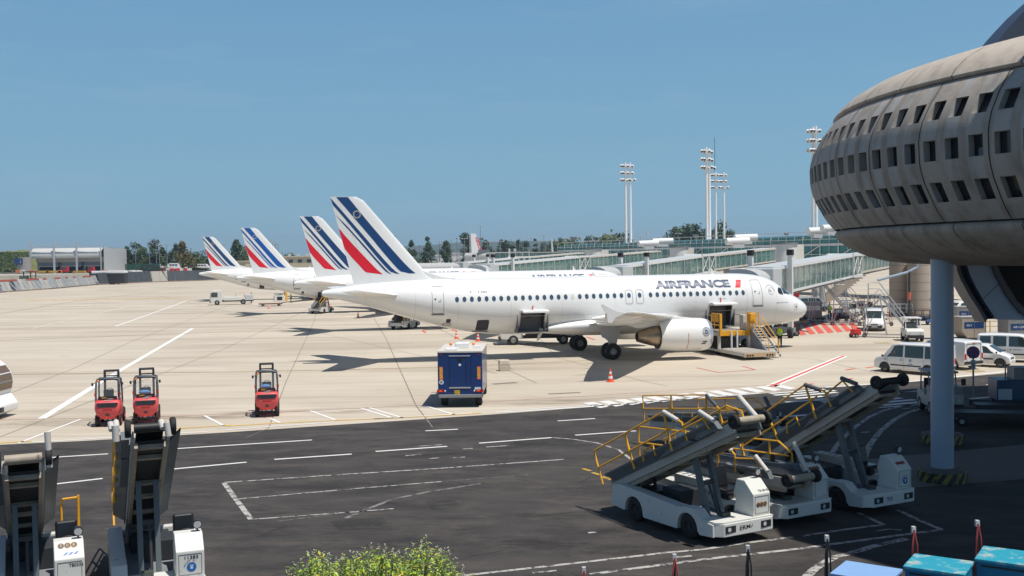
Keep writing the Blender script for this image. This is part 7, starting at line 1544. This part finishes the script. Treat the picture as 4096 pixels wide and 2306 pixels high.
for i, x in enumerate((258, 362)):
    p = at(x, 1092, 421); t = thing('red_truck', ('red truck in front of the middle hangar mast', 'red truck in front of the right hangar mast')[i], 'truck', (p[0], 421, 3.0), 0, 'red trucks at the hangar')
    m = M(); m.prism([(-1.3, .6), (1.3, .6), (1.2, 1.6), (1.0, 2.6), (-1.0, 2.6), (-1.2, 1.6)], 'y', 0, 2); b = m.build('cab', mat('truck_red', (.50, .01, .03), .4), t, bevel=.08); M().box(-1.0, 1.0, -.03, 0, 1.65, 2.45).build('windscreen', WGL, b); M().box(1.3, 5, .2, 1.8, .5, .9).build('chassis', DARK, t)
    for xx in (-.9, .9, 3.5): wheel(t, (xx, .3, .45), .45, .3)
p = at(40, 1100, 400); t = thing('green_excavator', 'small dark green machine with a roof frame beyond the blast fence', 'machine', (at(115, 1100, 330)[0], 330, 1.0)); m = M(); m.box(-2.6, -.4, -1, 1, .2, 2.4); m.build('cab', mat('dull_green', (.06, .10, .08), .6), t, bevel=.1)
for x in (-1.6, .6, 2.2): M().bar((x, 0, .2), (x, 0, 3.6), .25).build('post', DARK, t)
M().box(-2.0, 2.6, -.7, .7, 3.5, 3.8).build('roof', DARK, t); M().box(.2, 1.8, -.8, .8, .2, 1.6).build('engine', DARK, t)
p = at(360, 1112, 330); t = thing('airport_bus', 'long white-roofed bus beyond the grey blast fence', 'bus', (p[0], 345, 0), R(-6)); m = M(); m.box(-6, 6.2, -1.25, 1.25, .4, 3.9); b = m.build('body', DARK, t, bevel=.2); M().box(-5.2, 6.2, -1.3, 1.3, 3.6, 4.5).build('roof', WHITE, b, bevel=.2)
for x in (-4, 4): wheel(t, (x, -1.1, .5), .5, .3)
p = at(545, 1108, 360); t = thing('crane_truck', 'dark folding crane arm on a white truck beyond the dark blast fence', 'truck', (p[0], 372, 0), R(0)); M().box(-5.5, -2.0, -1.2, 1.2, .5, 4.2).build('cab', WHITE, t, bevel=.2); M().box(-2, 5, -1, 1, .6, 1.2).build('bed', DARK, t); m = M(); m.bar((-1.5, 0, 1), (-1.5, 0, 6.0), .5); m.bar((-1.5, 0, 5.9), (4.0, 0, 5.2), .55); m.bar((3.8, 0, 5.2), (6, 0, 4.2), .4); m.bar((-1.2, 0, 4.2), (5.6, 0, 4.3), .5); m.bar((5.4, 0, 4.2), (8.2, 0, 4.2), .25); m.build('crane_arm', DARK, t)
# vehicles on the terrace
def farvan(x0, x1, y, D_, label, tall=0, col=CARW):
    a = at(x0, y, D_); b = at(x1, y, D_); L_ = b[0]-a[0]; t = thing('parked_van', label, 'van', ((a[0]+b[0])/2, D_, a[2]), 0, 'vehicles parked beyond the blast fence'); h = 2.1+tall*.7; k = L_/2
    m = M(); m.prism([(-k, .4), (k, .4), (k, 1.2), (k*.78, 1.35), (k*.55, h), (-k*.95, h), (-k, h*.9)], 'y', -.95, .95); bd = m.build('body', col, t, bevel=.12)
    for j in range(3): M().box(-k*.85+j*k*.48, -k*.85+j*k*.48+k*.38, -.965, -.94, h*.62, h*.86).build('window', WGL, bd)
    for x in (-k*.6, k*.6): wheel(t, (x, -.8, .35), .35, .25)
farvan(605, 655, 1078, 455, 'pale van half hidden by trees left of the tall white minibus'); farvan(678, 724, 1081, 440, 'tall white minibus beyond the dark blast fence', 1); farvan(752, 782, 1077, 455, 'silver van with white panels near the farthest tail', 0, CARS); farvan(792, 838, 1077, 450, 'white van touching the farthest tail fin outline'); farvan(655, 676, 1077, 462, 'white panel truck end just left of the tall minibus')
for i, (x, y) in enumerate(((1895, 1040), (1800, 1052), (1822, 1054), (1850, 1056))): farvan(x-12, x+12, y+10, 520+i*8, ('small white car under the trees, rightmost before the jet bridges', 'small dark car under the trees behind the white spine, leftmost', 'small pale car between two dark ones under the trees', 'small grey car beside the pale one under the trees')[i], -1, (CARW, TRIM, CARW, CARS)[i])
# trees: crown of many small leaf faces in clumps, tapered trunk with limbs
def leafmat(name, c, v=.35):
    m = mat(name, c, .7, var=v, scale=1.2); b = m.node_tree.nodes['Principled BSDF']; b.inputs['Subsurface Weight'].default_value = 0; return m
LM = [leafmat('leaf_dark', (.036, .070, .032)), leafmat('leaf_mid', (.065, .10, .03)), leafmat('leaf_olive', (.105, .085, .022)), leafmat('leaf_light', (.10, .13, .045))]
TRK = mat('bark', (.10, .075, .055), .9, var=.3, scale=3)
def tree(label, x, ybase, D_, h, w, kind, seed, n=900, conic=.0, group='trees beyond the apron', z=None, name='leafy_tree'):
    p = at(x, ybase, D_); zb_ = min(p[2], 3.0); h += max(0, p[2]-zb_); rd_ = random.Random(seed); t = thing(name, label, 'tree', (p[0], D_, zb_), rd_.uniform(0, 6), group)
    m = M(); m.cyl((0, 0, -.3), (0, 0, h*.55), w*.045+.08, .06, n=7)
    for k in range(5): a = rd_.uniform(0, 6.28); zz = h*rd_.uniform(.25, .5); m.cyl((0, 0, zz), (w*.3*cos(a), w*.3*sin(a), zz+h*.2), .07, .03, n=5)
    m.build('trunk', TRK, t); m = M(); cl = []
    for k in range(18): 
        zz = rd_.uniform(.10, .97) if k else .97; r_ = (1-zz**1.3)*(.50+.1*rd_.random()) if conic else sin(pi*min(.95, zz*.95))**.6*.40; a = rd_.uniform(0, 6.28); cl.append((r_*w*cos(a)*rd_.uniform(.3, 1), r_*w*sin(a)*rd_.uniform(.3, 1), zz*h, rd_.uniform(.19, .30)*w*(1.2-zz*.8 if conic else 1.05-zz*.3)))
    s = max(.22, w*.05)
    for k in range(n):
        c = cl[k % 18]; u = Vector((rd_.gauss(0, 1), rd_.gauss(0, 1), rd_.gauss(0, 1))).normalized()*c[3]*rd_.uniform(.55, 1.12); q = Vector(c[:3])+u
        if q.z < h*.08: q.z = h*.1
        d = Vector((rd_.gauss(0, 1), rd_.gauss(0, 1), rd_.gauss(0, .7))).normalized(); e = d.cross(u).normalized()*s*rd_.uniform(.6, 1.2); d = d*s*rd_.uniform(.6, 1.3)
        m.add([q-d, q+e*.7, q+d, q-e*.7], [(0, 1, 2, 3)])
    m.build('crown', LM[kind], t); return t
TR = [(510, 1085, 470, 10.5, 9, 0, 1), (545, 1085, 462, 11.5, 9, 0, 0), (572, 1085, 455, 9.5, 8, 1, 0), (592, 1082, 470, 7.5, 7, 0, 0), (626, 1085, 455, 12, 10, 0, 0), (652, 1083, 462, 10, 8, 0, 1), (670, 1080, 470, 7, 7, 1, 0), (704, 1083, 470, 11.5, 8, 0, 1), (732, 1085, 445, 12, 10, 2, 1), (783, 1082, 460, 7, 10, 1, 0), (815, 1082, 470, 7.5, 9, 0, 0), (948, 1080, 480, 13, 11, 0, 1), (985, 1075, 440, 8.0, 8, 1, 0), (1160, 1060, 470, 4, 8, 1, 0),
      (1645, 1052, 480, 10, 8.5, 0, 1), (1712, 1052, 470, 11, 9, 0, 1), (1785, 1052, 480, 9.5, 9, 0, 1), (1865, 1052, 470, 12.0, 10, 0, 0), (1600, 1052, 520, 7, 10, 0, 0), (1945, 1030, 700, 11, 12, 0, 1), (2015, 1025, 640, 8.5, 14, 0, 0), (2075, 1022, 650, 9, 9, 0, 1), (2100, 1022, 690, 8, 10, 0, 0), (2140, 1022, 620, 9.5, 7, 0, 1), (2175, 1024, 700, 8, 9, 0, 0), (2235, 1020, 650, 9, 11, 0, 0), (2210, 1022, 760, 8, 16, 0, 0),
      (2300, 1018, 560, 7, 17, 3, 0), (2360, 1016, 640, 9, 12, 0, 0), (2385, 1016, 660, 10, 12, 0, 1), (2430, 1012, 540, 7, 16, 3, 0), (2250, 1018, 540, 5, 14, 3, 0), (2885, 988, 380, 8, 10, 0, 0), (2915, 988, 420, 6, 8, 0, 0), (2480, 1008, 700, 8, 30, 0, 0), (2735, 990, 600, 9, 25, 0, 0), (2790, 988, 620, 9, 25, 0, 0), (2700, 990, 640, 7, 22, 0, 0)]
kn = ('dark green', 'mid green', 'rust-tinged olive', 'pale olive')
where = ['right after the hangar wall', 'tall, behind the first lamp post right of the hangar', 'bushy, third after the hangar', 'low, between two taller trees right of the hangar', 'tall, behind the pair of lamp posts', 'pointed, left of the white minibus', 'low, touching the white minibus roof', 'pointed, just left of the rust-tinged tree', 'broad and conical, right behind the white minibus', 'low and round, right of the rust-tinged tree', 'low, touching the farthest tail fin', 'tall, between the two farthest tail fins', 'rounded, touching the third tail fin', 'low shrubs above the beige building',
         'conical, first right of the nearest tail fin', 'conical, second right of the nearest tail fin', 'conical, third right of the nearest tail fin', 'full, left of the white and red tail', 'low, behind the nearest fin edge', 'just right of the white and red tail', 'rounded, left of the two capped posts', 'narrow, between the two capped posts', 'small, right of the second capped post', 'tall and narrow, right of the capped posts', 'small, beside the thin grey tail tip', 'broad, below the hills', 'wide and low, behind the broad one',
         'flat-topped, above the far rotunda', 'dark, left of the leftmost floodlight pair', 'pointed, left of the leftmost floodlight pair', 'flat-topped, at the foot of the leftmost floodlight pair', 'low, left of the far rotunda', 'dark, behind the slim masts', 'small, right of the slim masts', 'long low mass right of the leftmost floodlight pair', 'long mass left of the tall floodlight pair', 'mass touching the tall floodlight pair', 'low mass right of the white roof ducts']
for i, (x, y, D_, h, w, k, cn_) in enumerate(TR): tree(kn[k]+' tree, '+where[i], x, y, D_, h, w, k, i+10, 1100 if h < 9 else 1500, cn_)
# grass banks
def bank(name, pts, D_, dz, mt, seed, label=None):
    rd_ = random.Random(seed); a = [at(x, y, D_) for x, y in pts]; xs = []; 
    for i in range(len(a)-1):
        for k in range(10): u = k/10; xs.append((a[i][0]+(a[i+1][0]-a[i][0])*u, a[i][2]+(a[i+1][2]-a[i][2])*u+rd_.uniform(-.35, .35)))
    m = M(); m.grid([[(x, D_-14, 0 if dz else 2.9) for x, z in xs], [(x, D_-6, z*.6+rd_.uniform(-.5, .5)) for x, z in xs], [(x, D_, z) for x, z in xs], [(x, D_+25, z*.8) for x, z in xs]]); return struct(name, m, mt, smooth=60)
SCR = mat('scrub_bank', (.15, .16, .06), .95, var=.5, scale=.25, dirt=((.42, .35, .18), .12, .58), bump=.5)
bank('bank', [(-300, 1030), (-60, 1010), (0, 1006), (60, 1003), (110, 1002), (140, 1004), (200, 1010)], 520, 1, SCR, 2)
rdx = random.Random(9); m = M()
for k in range(5200):
    px = rdx.uniform(-80, 118); yt = 1012+rdx.random()*66; D_ = 508-(yt-1012)*1.1; p = at(px, yt, D_); d = Vector((rdx.gauss(0, 1), rdx.gauss(0, 1), rdx.gauss(0, 1))).normalized()*.75; e = d.cross(Vector((rdx.gauss(0, 1), rdx.gauss(0, 1), rdx.gauss(0, 1)))).normalized()*.6
    q = Vector(p); m.add([q-d, q+e, q+d, q-e], [(0, 1, 2, 3)])
tag(m.build('bushes', leafmat('bush_green', (.085, .12, .035), .5)), 'dense scrub bushes covering the bank left of the hangar', 'bushes', kind='stuff')
rdx = random.Random(19); m = M()
for k in range(2600):
    px = rdx.uniform(560, 850); p = at(px, 1083-rdx.random()*5*(1+sin(px*.05)), 424); d = Vector((rdx.gauss(0, 1), rdx.gauss(0, 1), rdx.gauss(0, 1))).normalized()*.4; e = d.cross(Vector((0, 1, rdx.random()))).normalized()*.35; q = Vector(p); m.add([q-d, q+e, q+d, q-e], [(0, 1, 2, 3)])
tag(m.build('grass_verge', leafmat('verge_green', (.075, .085, .03), .5)), 'rough grass verge along the terrace edge', 'grass', kind='stuff')
t = thing('mesh_fence', 'green mesh fence between the hangar and the parked vans', 'fence', at(500, 1082, 432)); m = M(); L_ = at(640, 1080, 432)[0]-at(500, 1080, 432)[0]; m.box(0, L_, 0, .06, 0, 2.6); m.build('panel', mat('fence_green', (.02, .09, .07), .8, alpha=.6), t)
# beige building behind the tails
a = at(1030, 1078, 400); b = at(1262, 1066, 400); t = thing('office_building', 'low beige office building with square windows behind the tail fins', 'building', (a[0], 400, 0)); L_ = b[0]-a[0]; h_ = at(1150, 1030, 400)[2]
m = M(); m.box(0, L_, 0, 10, 0, h_); w_ = m.build('wall', mat('beige_wall', (.46, .41, .30), .8, var=.1), t); M().box(-.4, L_+.4, -.5, 10.4, h_, h_+.45).build('roof_edge', mat('beige_roof', (.50, .45, .36), .8), t)
for i in range(6): x = 1.5+i*(L_-3)/5.5; M().box(x, x+1.6, -.06, 0, h_-2.1, h_-.9).build('window', WGL, w_)
for i in range(7): x = 1+i*(L_-2)/6; M().box(x, x+1, 3, 4, h_+.45, h_+1.3).build('roof_vent', LGREY, t)
a = at(895, 1078, 430); t = thing('office_building', 'small pale building between the two farthest tail fins', 'building', (a[0], 430, 0)); hh = at(920, 1048, 430)[2]; M().box(0, 9, 0, 8, 0, hh).build('wall', mat('beige_wall', (.46, .41, .30)), t); M().box(-.3, 9.3, -.4, 8.3, hh, hh+.35).build('roof_edge', mat('beige_roof', (.50, .45, .36)), t)
for i, (x0, x1, y0, D_, c, l) in enumerate(((1735, 1800, 1019, 900, (.55, .55, .56), 'long pale roofed shed below the hills, left part'), (1790, 1845, 1012, 950, (.62, .60, .58), 'white tall shed below the hills beside the grey pole'), (1890, 1960, 1035, 640, (.5, .5, .5), 'low grey shed right of the grey pole'), (575, 612, 1060, 520, (.5, .46, .4), 'pale low roof among the trees right of the hangar'))):
    a = at(x0, y0, D_); b = at(x1, y0, D_); t = thing('shed', l, 'building', (a[0], D_, 0), 0, 'distant sheds'); M().box(0, b[0]-a[0], 0, 20, 0, a[2]-1).build('wall', mat('shed_%d' % i, c, .7), t); M().box(-.5, b[0]-a[0]+.5, -.5, 20.5, a[2]-1, a[2]).build('roof', LGREY, t)
# street lamps and far masts
def lamp(x, yt, yb, D_, kind, label):
    p = at(x, yt, D_); q = at(x, yb, D_); t = thing('lamp_post', label, 'lamp post', (p[0], D_, max(0, q[2])), 0, 'distant lamp posts'); h = p[2]-max(0, q[2])
    M().cyl((0, 0, 0), (0, 0, h), .16*D_/450, .10*D_/450, n=6).build('pole', mat('far_pole', (.20, .21, .22), .6), t); k = D_/450
    if kind == 0:
        for s in (-1, 1): m = M(); m.tube([(0, 0, h), (s*.9*k, 0, h+.1)], .09*k, 5); m.ball((s*1.15*k, 0, h-.05), (.36*k, .3*k, .22*k), 8, 5); m.build('lamp_head', mat('far_lamp', (.34, .35, .36), .5), t)
    elif kind == 1: m = M(); m.box(-.9*k, .9*k, -.3, .3, h-.6*k, h+.5*k); m.build('lamp_cluster', mat('far_cluster', (.12, .14, .16), .6), t)
    else: m = M(); m.ball((0, 0, h), .3*k, 8, 5); m.build('lamp_head', mat('far_cluster', (.12, .14, .16)), t)
LP = [(541, 969, 1078, 440, 2), (597, 974, 1080, 440, 0), (624, 967, 1080, 440, 1), (637, 982, 1080, 450, 0), (667, 979, 1080, 450, 0), (659, 1020, 1080, 460, 2), (822, 1000, 1078, 470, 2), (764, 996, 1075, 520, 2), (889, 979, 1040, 470, 0), (1077, 964, 1040, 470, 0), (1091, 971, 1040, 480, 0), (1102, 978, 1045, 480, 0), (1112, 976, 1045, 480, 0), (1130, 1013, 1060, 480, 2), (1580, 946, 1060, 420, 2), (1678, 986, 1050, 520, 2),
      (1757, 968, 1048, 480, 0), (1780, 970, 1050, 500, 0), (1790, 974, 1050, 560, 1), (1805, 960, 1050, 470, 0), (1827, 955, 1050, 440, 2), (1858, 955, 1050, 450, 0), (1921, 903, 1020, 300, 0), (1926, 957, 1020, 420, 1), (1951, 969, 1020, 600, 0), (1970, 969, 1020, 620, 0), (2001, 968, 1020, 620, 0), (2038, 959, 1020, 520, 0), (2078, 953, 1015, 480, 0), (2124, 953, 1015, 480, 0), (2151, 967, 1015, 600, 0), (2175, 942, 1010, 440, 0), (2181, 965, 1010, 600, 0), (2221, 964, 1010, 600, 0), (2267, 955, 1010, 500, 0), (2294, 955, 1010, 480, 1), (2321, 950, 1010, 480, 0), (2350, 965, 1010, 620, 0), (2380, 949, 1010, 480, 0), (2384, 963, 1010, 620, 0), (2434, 962, 1005, 620, 0), (2446, 938, 1005, 430, 0), (2491, 954, 1005, 500, 0), (2562, 948, 1000, 480, 0), (2632, 948, 1000, 500, 0), (2698, 953, 995, 560, 0), (2713, 935, 995, 440, 0), (2781, 943, 990, 480, 1), (2853, 947, 990, 520, 0), (2879, 946, 990, 520, 0), (2975, 932, 975, 500, 0), (3145, 936, 965, 420, 1), (2243, 978, 1012, 700, 2), (2335, 979, 1012, 700, 2)]
_ft = [('tall' if l[1] < 962 else 'short')+' '+('twin-headed', 'box-headed', 'ball-topped')[l[4]] for l in LP]
def _side(x): 
    return 'among the trees right of the hangar' if x < 860 else 'between the second and fourth tail fins' if x < 1200 else 'over the trees right of the nearest fin' if x < 1935 else 'over the hills' if x < 2420 else 'behind the white gallery roofs'
_cnt = {}
for l, f in zip(LP, _ft):
    key = (f, _side(l[0])); _cnt.setdefault(key, []).append(l)
for l, f in zip(LP, _ft):
    s_ = _cnt[(f, _side(l[0]))]; i = s_.index(l); n_ = len(s_); o_ = '' if n_ == 1 else (', leftmost of its kind' if i == 0 else ', rightmost of its kind' if i == n_-1 else ', '+('second', 'third', 'fourth', 'fifth', 'sixth', 'seventh', 'eighth', 'ninth', 'tenth', 'eleventh')[i-1]+' of its kind')
    lamp(*l, f+' lamp post '+_side(l[0])+o_)
t = thing('flagpole', 'thin pale grey pole just left of the white and red tail', 'pole', at(1881, 1060, 330)); t.location.z = 0; M().cyl((0, 0, 0), (0, 0, at(1877, 895, 330)[2]), .16, .1, n=8).build('pole', LGREY, t)
# foreign airliner with white and red fin, far off
def distant_airliner(label, x, y, D_, k, rz, txt, col, slim=False):
    p = at(x, y, D_); t = thing('airliner', label, 'airliner', (p[0], D_, 0), rz, 'far airliners'); zt = p[2]; W4 = mat('aircraft_white_paint', (.83, .83, .82))
    m = M(); m.prism([(-.2, zt), (1.7, zt), (5.2, 5.2), (5.2, 4.2), (.2, 4.2)] if not slim else [(0, zt), (.9, zt), (2.6, 5.2), (2.6, 4.2), (.6, 4.2)], 'y', -.15, .15); f_ = m.build('tail_fin', col, t, bevel=.05)
    if txt: text(txt, (1.3, -.16, zt-1.2), (.36, 0, -1), (1, 0, .36), 7.0, 1.15, .03).build('fin_lettering', mat('lettering_red', (.60, .02, .04), .4), f_)
    rows = []
    for s_, r_, zc in ((-2, .4, 4.6), (2, 1.2, 4.3), (8, 1.95, 3.9), (26, 1.95, 3.9), (31, 1.3, 3.7), (33, .2, 3.4)): rows.append([(s_, r_*cos(a), zc+r_*sin(a)) for a in [2*pi*q/16 for q in range(16)]])
    m = M(); m.grid(rows, True); m.build('fuselage', W4, t, smooth=60); return t
distant_airliner('distant airliner whose white tail fin carries slanted red lettering', 1884, 936, 330, 1, R(35), 'AIREUROPA', mat('fin_white', (.66, .68, .70), .5))
distant_airliner('far airliner of which only a thin grey fin tip shows over the trees', 2204, 957, 430, 1, R(60), '', mat('fin_grey', (.45, .50, .55), .5), True)
distant_airliner('far airliner with a dark fin edge right of the leftmost floodlight pair', 2588, 922, 330, 1, R(75), '', mat('fin_grey', (.45, .50, .55)), True)
p = at(2551, 965, 420); t = thing('control_tower', 'small grey control tower far behind the white roof ducts', 'tower', (p[0], 420, 0)); M().cyl((0, 0, 0), (0, 0, p[2]-1.2), 1.3, n=12).build('shaft', LGREY, t); M().cyl((0, 0, p[2]-1.2), (0, 0, p[2]), 1.5, 1.9, n=12).build('cab', WHITE, t)

# ================================================================ shrub at the bottom edge
rdx = random.Random(21); t = thing('shrub', 'sprawling bright green shrub with pale flower spikes at the bottom edge', 'shrub', (-2.1, 11.6, 0)); o = Vector((-2.1, 11.6, 0))
LEAFS = [mat('shrub_leaf_bright', (.34, .45, .04), .5, var=.35, scale=9), mat('shrub_leaf_deep', (.14, .24, .035), .5, var=.3, scale=9), mat('shrub_leaf_yellow', (.50, .42, .03), .5, var=.2, scale=9)]; SPK = mat('shrub_spike', (.42, .44, .30), .8, var=.2, scale=20)
br = [M(), M(), M(), M(), M()]     # bright, deep, yellow leaves, spikes, stems
def leaf(mm, p, d, L_, w_):
    s_ = d.cross(Vector((0, 0, 1))); s_ = (s_ if s_.length > .01 else Vector((1, 0, 0))).normalized()*w_; dr = Vector((0, 0, -L_*.25)); mm.add([p, p+d*L_*.45+s_, p+d*L_+dr, p+d*L_*.45-s_], [(0, 1, 2, 3)])
prof_ = [(1140, 2312), (1170, 2268), (1260, 2215), (1330, 2240), (1420, 2225), (1470, 2195), (1540, 2200), (1600, 2215), (1650, 2228), (1700, 2165), (1740, 2240), (1760, 2210), (1800, 2215), (1850, 2285), (1875, 2312)]
def ptop(x):
    for (a, b), (c, d) in zip(prof_, prof_[1:]):
        if a <= x <= c: return b+(d-b)*(x-a)/(c-a)
    return 2320
stems = []
for k in range(230):
    px = rdx.uniform(1150, 1860); d_ = rdx.uniform(10.6, 12.6); y = ptop(px)+rdx.random()**1.4*140+6; tall = False
    if k < 26: px = 1150+k*28; y = ptop(px)+rdx.uniform(-2, 14); tall = True
    tip = Vector(at(px, y, d_))-o; stems.append((tip, tall))
stems += [(Vector(at(1703, 2163, 11.4))-o, True), (Vector(at(1655, 2190, 11.5))-o, True), (Vector(at(1750, 2210, 11.3))-o, True)]
for tip, tall in stems:
    base = Vector((tip.x*.55, tip.y*.5, max(0, tip.z-2.6))); md = base.lerp(tip, .6)+Vector((rdx.uniform(-.1, .1), rdx.uniform(-.1, .1), .1)); br[4].tube([tuple(base), tuple(md), tuple(tip)], .004, 5)
    nl = 44 if not tall else 30
    for q in range(nl):
        u = rdx.random()**.7; p = md.lerp(tip, u) if u > .1 else base.lerp(md, .7+u*3); d = Vector((rdx.gauss(0, 1), rdx.gauss(0, 1), rdx.uniform(-.5, .7))).normalized(); L_ = rdx.uniform(.045, .09); p = p+d*rdx.uniform(0, .09); leaf(br[rdx.choice((0, 0, 0, 1, 1, 2) if rdx.random() < .75 else (1, 1))], p, d, L_, L_*.17)
    if tall or rdx.random() < .35:
        for q in range(8): p = tip+Vector((rdx.gauss(0, .008), rdx.gauss(0, .008), q*.009)); leaf(br[3], p, Vector((rdx.gauss(0, 1), rdx.gauss(0, 1), .8)).normalized(), .03, .008)
tag(br[0].build('bright_leaves', LEAFS[0], t), kind='stuff'); tag(br[1].build('deep_leaves', LEAFS[1], t), kind='stuff'); tag(br[2].build('yellow_leaves', LEAFS[2], t), kind='stuff'); tag(br[3].build('flower_spikes', SPK, t), kind='stuff'); br[4].build('stems', mat('shrub_stem', (.20, .24, .08), .8), t)
# litter on the asphalt
# ================================================================ haze
HZ = bpy.data.materials.new('haze'); HZ.use_nodes = True; n_ = HZ.node_tree.nodes; n_.remove(n_['Principled BSDF']); pv = n_.new('ShaderNodeVolumePrincipled'); pv.inputs['Color'].default_value = (.62, .78, .95, 1); pv.inputs['Density'].default_value = .00015; pv.inputs['Anisotropy'].default_value = .2
HZ.node_tree.links.new(pv.outputs[0], n_['Material Output'].inputs['Volume'])
if HAZE: tag(M().box(-6000, 6000, -250, 6200, -5, 130).build('haze', HZ), kind='stuff')
